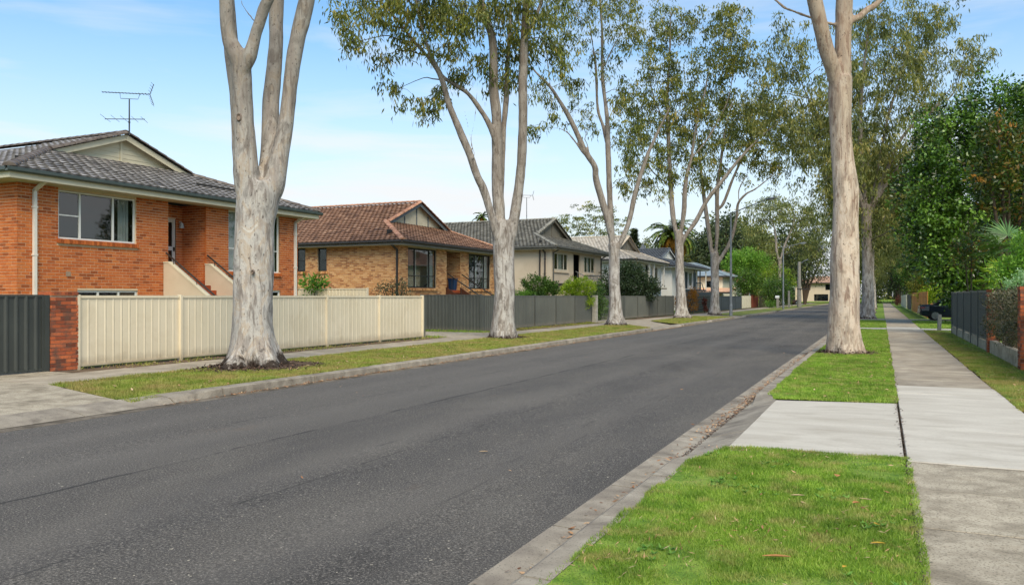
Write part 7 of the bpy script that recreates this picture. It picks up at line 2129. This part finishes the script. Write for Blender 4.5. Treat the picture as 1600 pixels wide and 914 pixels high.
# row closing the far end behind the tan house
kinds = ('olive', 'dark green', 'grey green')
for i, x in enumerate((-44, -34, -26, -6, 2, 10, 18, 28)):
    o = dup(FOREST[(i * 2) % 3], (x, 246 + (i % 3) * 5, .5), i * 1.3, None, (1.6, 1.6, 1.7))
    o['group'] = 'tall trees behind the tan house'; o['label'] = kinds[(i * 2) % 3] + ' tall tree in the row behind the far tan house'
for x, y, sc_, txt in ((4, 214, .8, 'low bushy tree straight ahead at the end of the footpath'), (-1.5, 217, .7, 'low bushy tree left of the footpath where it ends'), (8, 216, .9, 'bushy tree at the footpath end, right of the middle one'),
                       (14, 190, 1.5, 'large far tree on the right, nearest the end of the footpath'), (9, 175, 1.2, 'medium far tree over the pale cream board fence'), (12, 160, 1.3, 'tree behind the dark reddish shrub on the right'),
                       (-32, 180, 1.5, 'large tree behind the small house with faded red roof'), (-28, 196, 1.4, 'tree left of the far tan house, nearest its lawn'), (-34, 205, 1.7, 'largest tree left of the far tan house'),
                       (16, 140, 1.3, 'tree behind the mid green tree on the right'), (22, 120, 1.4, 'tree well back on the right behind the pale cream house'), (13, 122, 1.0, 'smaller tree beside the pale cream house on the right')):
    o = dup(FOREST[int(x) % 3], (x, y, -.2), x, None, sc_)
    o['group'] = 'background trees beyond the houses'; o['label'] = kinds[int(x) % 3] + ' ' + txt

# ================================================================ CARS
def car(label, x, y, rot, paint):
    t = thing('parked_car', label, 'car', (x, y, 0))
    def add(nm, mb, m, smooth=False, parent=None):
        o = put(nm, mb.mesh(nm, m, smooth=smooth)); o.parent = parent or t; return o
    # stations along the car from tail (0) to nose (4.6): x, sill z, belt z, half width at sill, at belt, deck z
    ST = [(0.0, .42, .86, .72, .74, .98), (.10, .32, .92, .82, .83, 1.06), (.55, .26, .96, .88, .89, 1.09), (1.1, .22, .97, .90, .90, 1.04), (2.0, .20, .95, .91, .90, 1.0), (3.0, .20, .92, .90, .89, .97), (3.7, .22, .86, .88, .86, .92), (4.35, .28, .74, .82, .78, .80), (4.6, .36, .62, .68, .66, .68)]
    mb = MB()
    rings = []
    for X, s, b, w0, w1, dk in ST:
        r = [(-w0 * .92, s), (-w0, s + .12), (-w1 - .02, (s + b) / 2 + .05), (-w1, b), (-w1 * .86, dk), (0, dk + .02), (w1 * .86, dk), (w1, b), (w1 + .02, (s + b) / 2 + .05), (w0, s + .12), (w0 * .92, s)]
        rings.append([(X, a, z) for a, z in r])
    for A, B in zip(rings[:-1], rings[1:]):
        for i in range(len(A) - 1): mb.face([A[i], A[i + 1], B[i + 1], B[i]][::-1])
        mb.face([A[-1], A[0], B[0], B[-1]][::-1])
    mb.face(rings[0]); mb.face(rings[-1][::-1])
    bd = add('body', mb, paint, True)
    # cabin: glass band and roof
    base = [(.62, .76), (1.15, .80), (2.6, .80), (3.35, .74)]
    top = [(1.30, .58), (1.6, .60), (2.2, .60), (2.45, .58)]
    mb = MB()
    z0, z1 = 1.02, 1.42
    L_ = [(x_, w, z0) for x_, w in base]; T_ = [(x_, w, z1) for x_, w in top]
    for sg in (1, -1):
        for i in range(3):
            mb.face([(L_[i][0], sg * L_[i][1], z0), (L_[i + 1][0], sg * L_[i + 1][1], z0), (T_[i + 1][0], sg * T_[i + 1][1], z1), (T_[i][0], sg * T_[i][1], z1)])
    mb.face([(L_[0][0], -L_[0][1], z0), (L_[0][0], L_[0][1], z0), (T_[0][0], T_[0][1], z1), (T_[0][0], -T_[0][1], z1)])
    mb.face([(L_[3][0], -L_[3][1], z0 - .06), (L_[3][0], L_[3][1], z0 - .06), (T_[3][0], T_[3][1], z1), (T_[3][0], -T_[3][1], z1)])
    add('windows', mb, M['car_glass'])
    mb = MB()
    P = [(x_, w + .02, z1) for x_, w in top]
    mb.face([(1.26, -.60, z1), (2.5, -.60, z1), (2.4, -.45, z1 + .06), (1.4, -.45, z1 + .06)]); mb.face([(1.26, .60, z1), (2.5, .60, z1), (2.4, .45, z1 + .06), (1.4, .45, z1 + .06)][::-1])
    mb.face([(1.4, -.45, z1 + .06), (2.4, -.45, z1 + .06), (2.4, .45, z1 + .06), (1.4, .45, z1 + .06)])
    mb.face([(1.26, -.60, z1), (1.4, -.45, z1 + .06), (1.4, .45, z1 + .06), (1.26, .60, z1)]); mb.face([(2.5, -.60, z1), (2.5, .60, z1), (2.4, .45, z1 + .06), (2.4, -.45, z1 + .06)])
    for sg in (1, -1):
        for xb_, wb, xt, wt in ((.66, .775, 1.30, .60), (1.95, .815, 1.9, .615), (3.3, .755, 2.46, .60)):
            mb.bar((xb_, sg * wb, z0 - .03), (xt, sg * wt, z1 + .01), .07, .05)
    add('roof', mb, paint)
    for sg in (-1, 1):
        mb = MB(); mb.prism([(-.012, sg * .42, .74), (-.012, sg * .72, .74), (.02, sg * .80, .80), (.06, sg * .82, .94), (-.0, sg * .74, .95), (-.012, sg * .42, .90)], (.03, 0, 0))
        mb.prism([(.03, sg * .835, .78), (.30, sg * .905, .84), (.34, sg * .905, .93), (.06, sg * .84, .95)], (0, sg * .012, 0)); add('tail_light', mb, M['tail_red'])
    mb = MB(); mb.box(-.02, .0, -.24, .24, .70, .82); add('number_plate', mb, M['plate'])
    mb = MB(); mb.box(-.03, .16, -.80, .80, .36, .60); add('bumper', mb, paint)
    mb = MB(); mb.prism([(.03, -.55, 1.10), (.03, .55, 1.10), (.12, .55, 1.12), (.12, -.55, 1.12)], (0, 0, .015)); add('boot_lip', mb, paint)
    mb = MB(); mb.tube([(.85, .92, .97), (3.4, .90, .94)], [.012, .012], 5); mb.tube([(.85, -.92, .97), (3.4, -.90, .94)], [.012, .012], 5); add('window_trim', mb, M['chrome'])
    for X in (.92, 3.62):
        for sg in (-1, 1):
            c = Vector((X, sg * .80, .33))
            w = MB(); w.tube([c - Vector((0, sg * .10, 0)), c + Vector((0, sg * .08, 0)), c + Vector((0, sg * .11, 0))], [.33, .33, .29], 24); wh = add('wheel', w, M['rubber'])
            a_ = MB(); a_.tube([c - Vector((0, sg * .02, 0)), c + Vector((0, sg * .107, 0))], [.40, .40], 24)
            rim = MB(); rim.tube([c + Vector((0, sg * .105, 0)), c + Vector((0, sg * .122, 0))], [.245, .235], 20)
            for k in range(5):
                b = 2 * math.pi * k / 5 + .3
                rim.bar(c + Vector((0, sg * .125, 0)), c + Vector((math.cos(b) * .23, sg * .125, math.sin(b) * .23)), .02, .075, (0, 1, 0))
            add('rim', rim, M['alloy'], parent=wh)
            ar = MB()
            for k in range(12):
                b0_, b1_ = math.pi * k / 12, math.pi * (k + 1) / 12
                q = lambda b, r, s: c + Vector((math.cos(b) * r, sg * s, math.sin(b) * r))
                ar.face([q(b0_, .34, .105), q(b1_, .34, .105), q(b1_, .41, .112), q(b0_, .41, .112)])
            add('wheel_arch', ar, M['rubber'])
    t.rotation_euler = (0, 0, rot)
    return t
car('black sedan parked nose in on the right hand driveway, tail towards the footpath', 2.35, 62.6, .06, M['black_car'])
car('dark red parked car beside the concrete pole at the far end of the street', -19.0, 168, 0.5, M['red_car'])
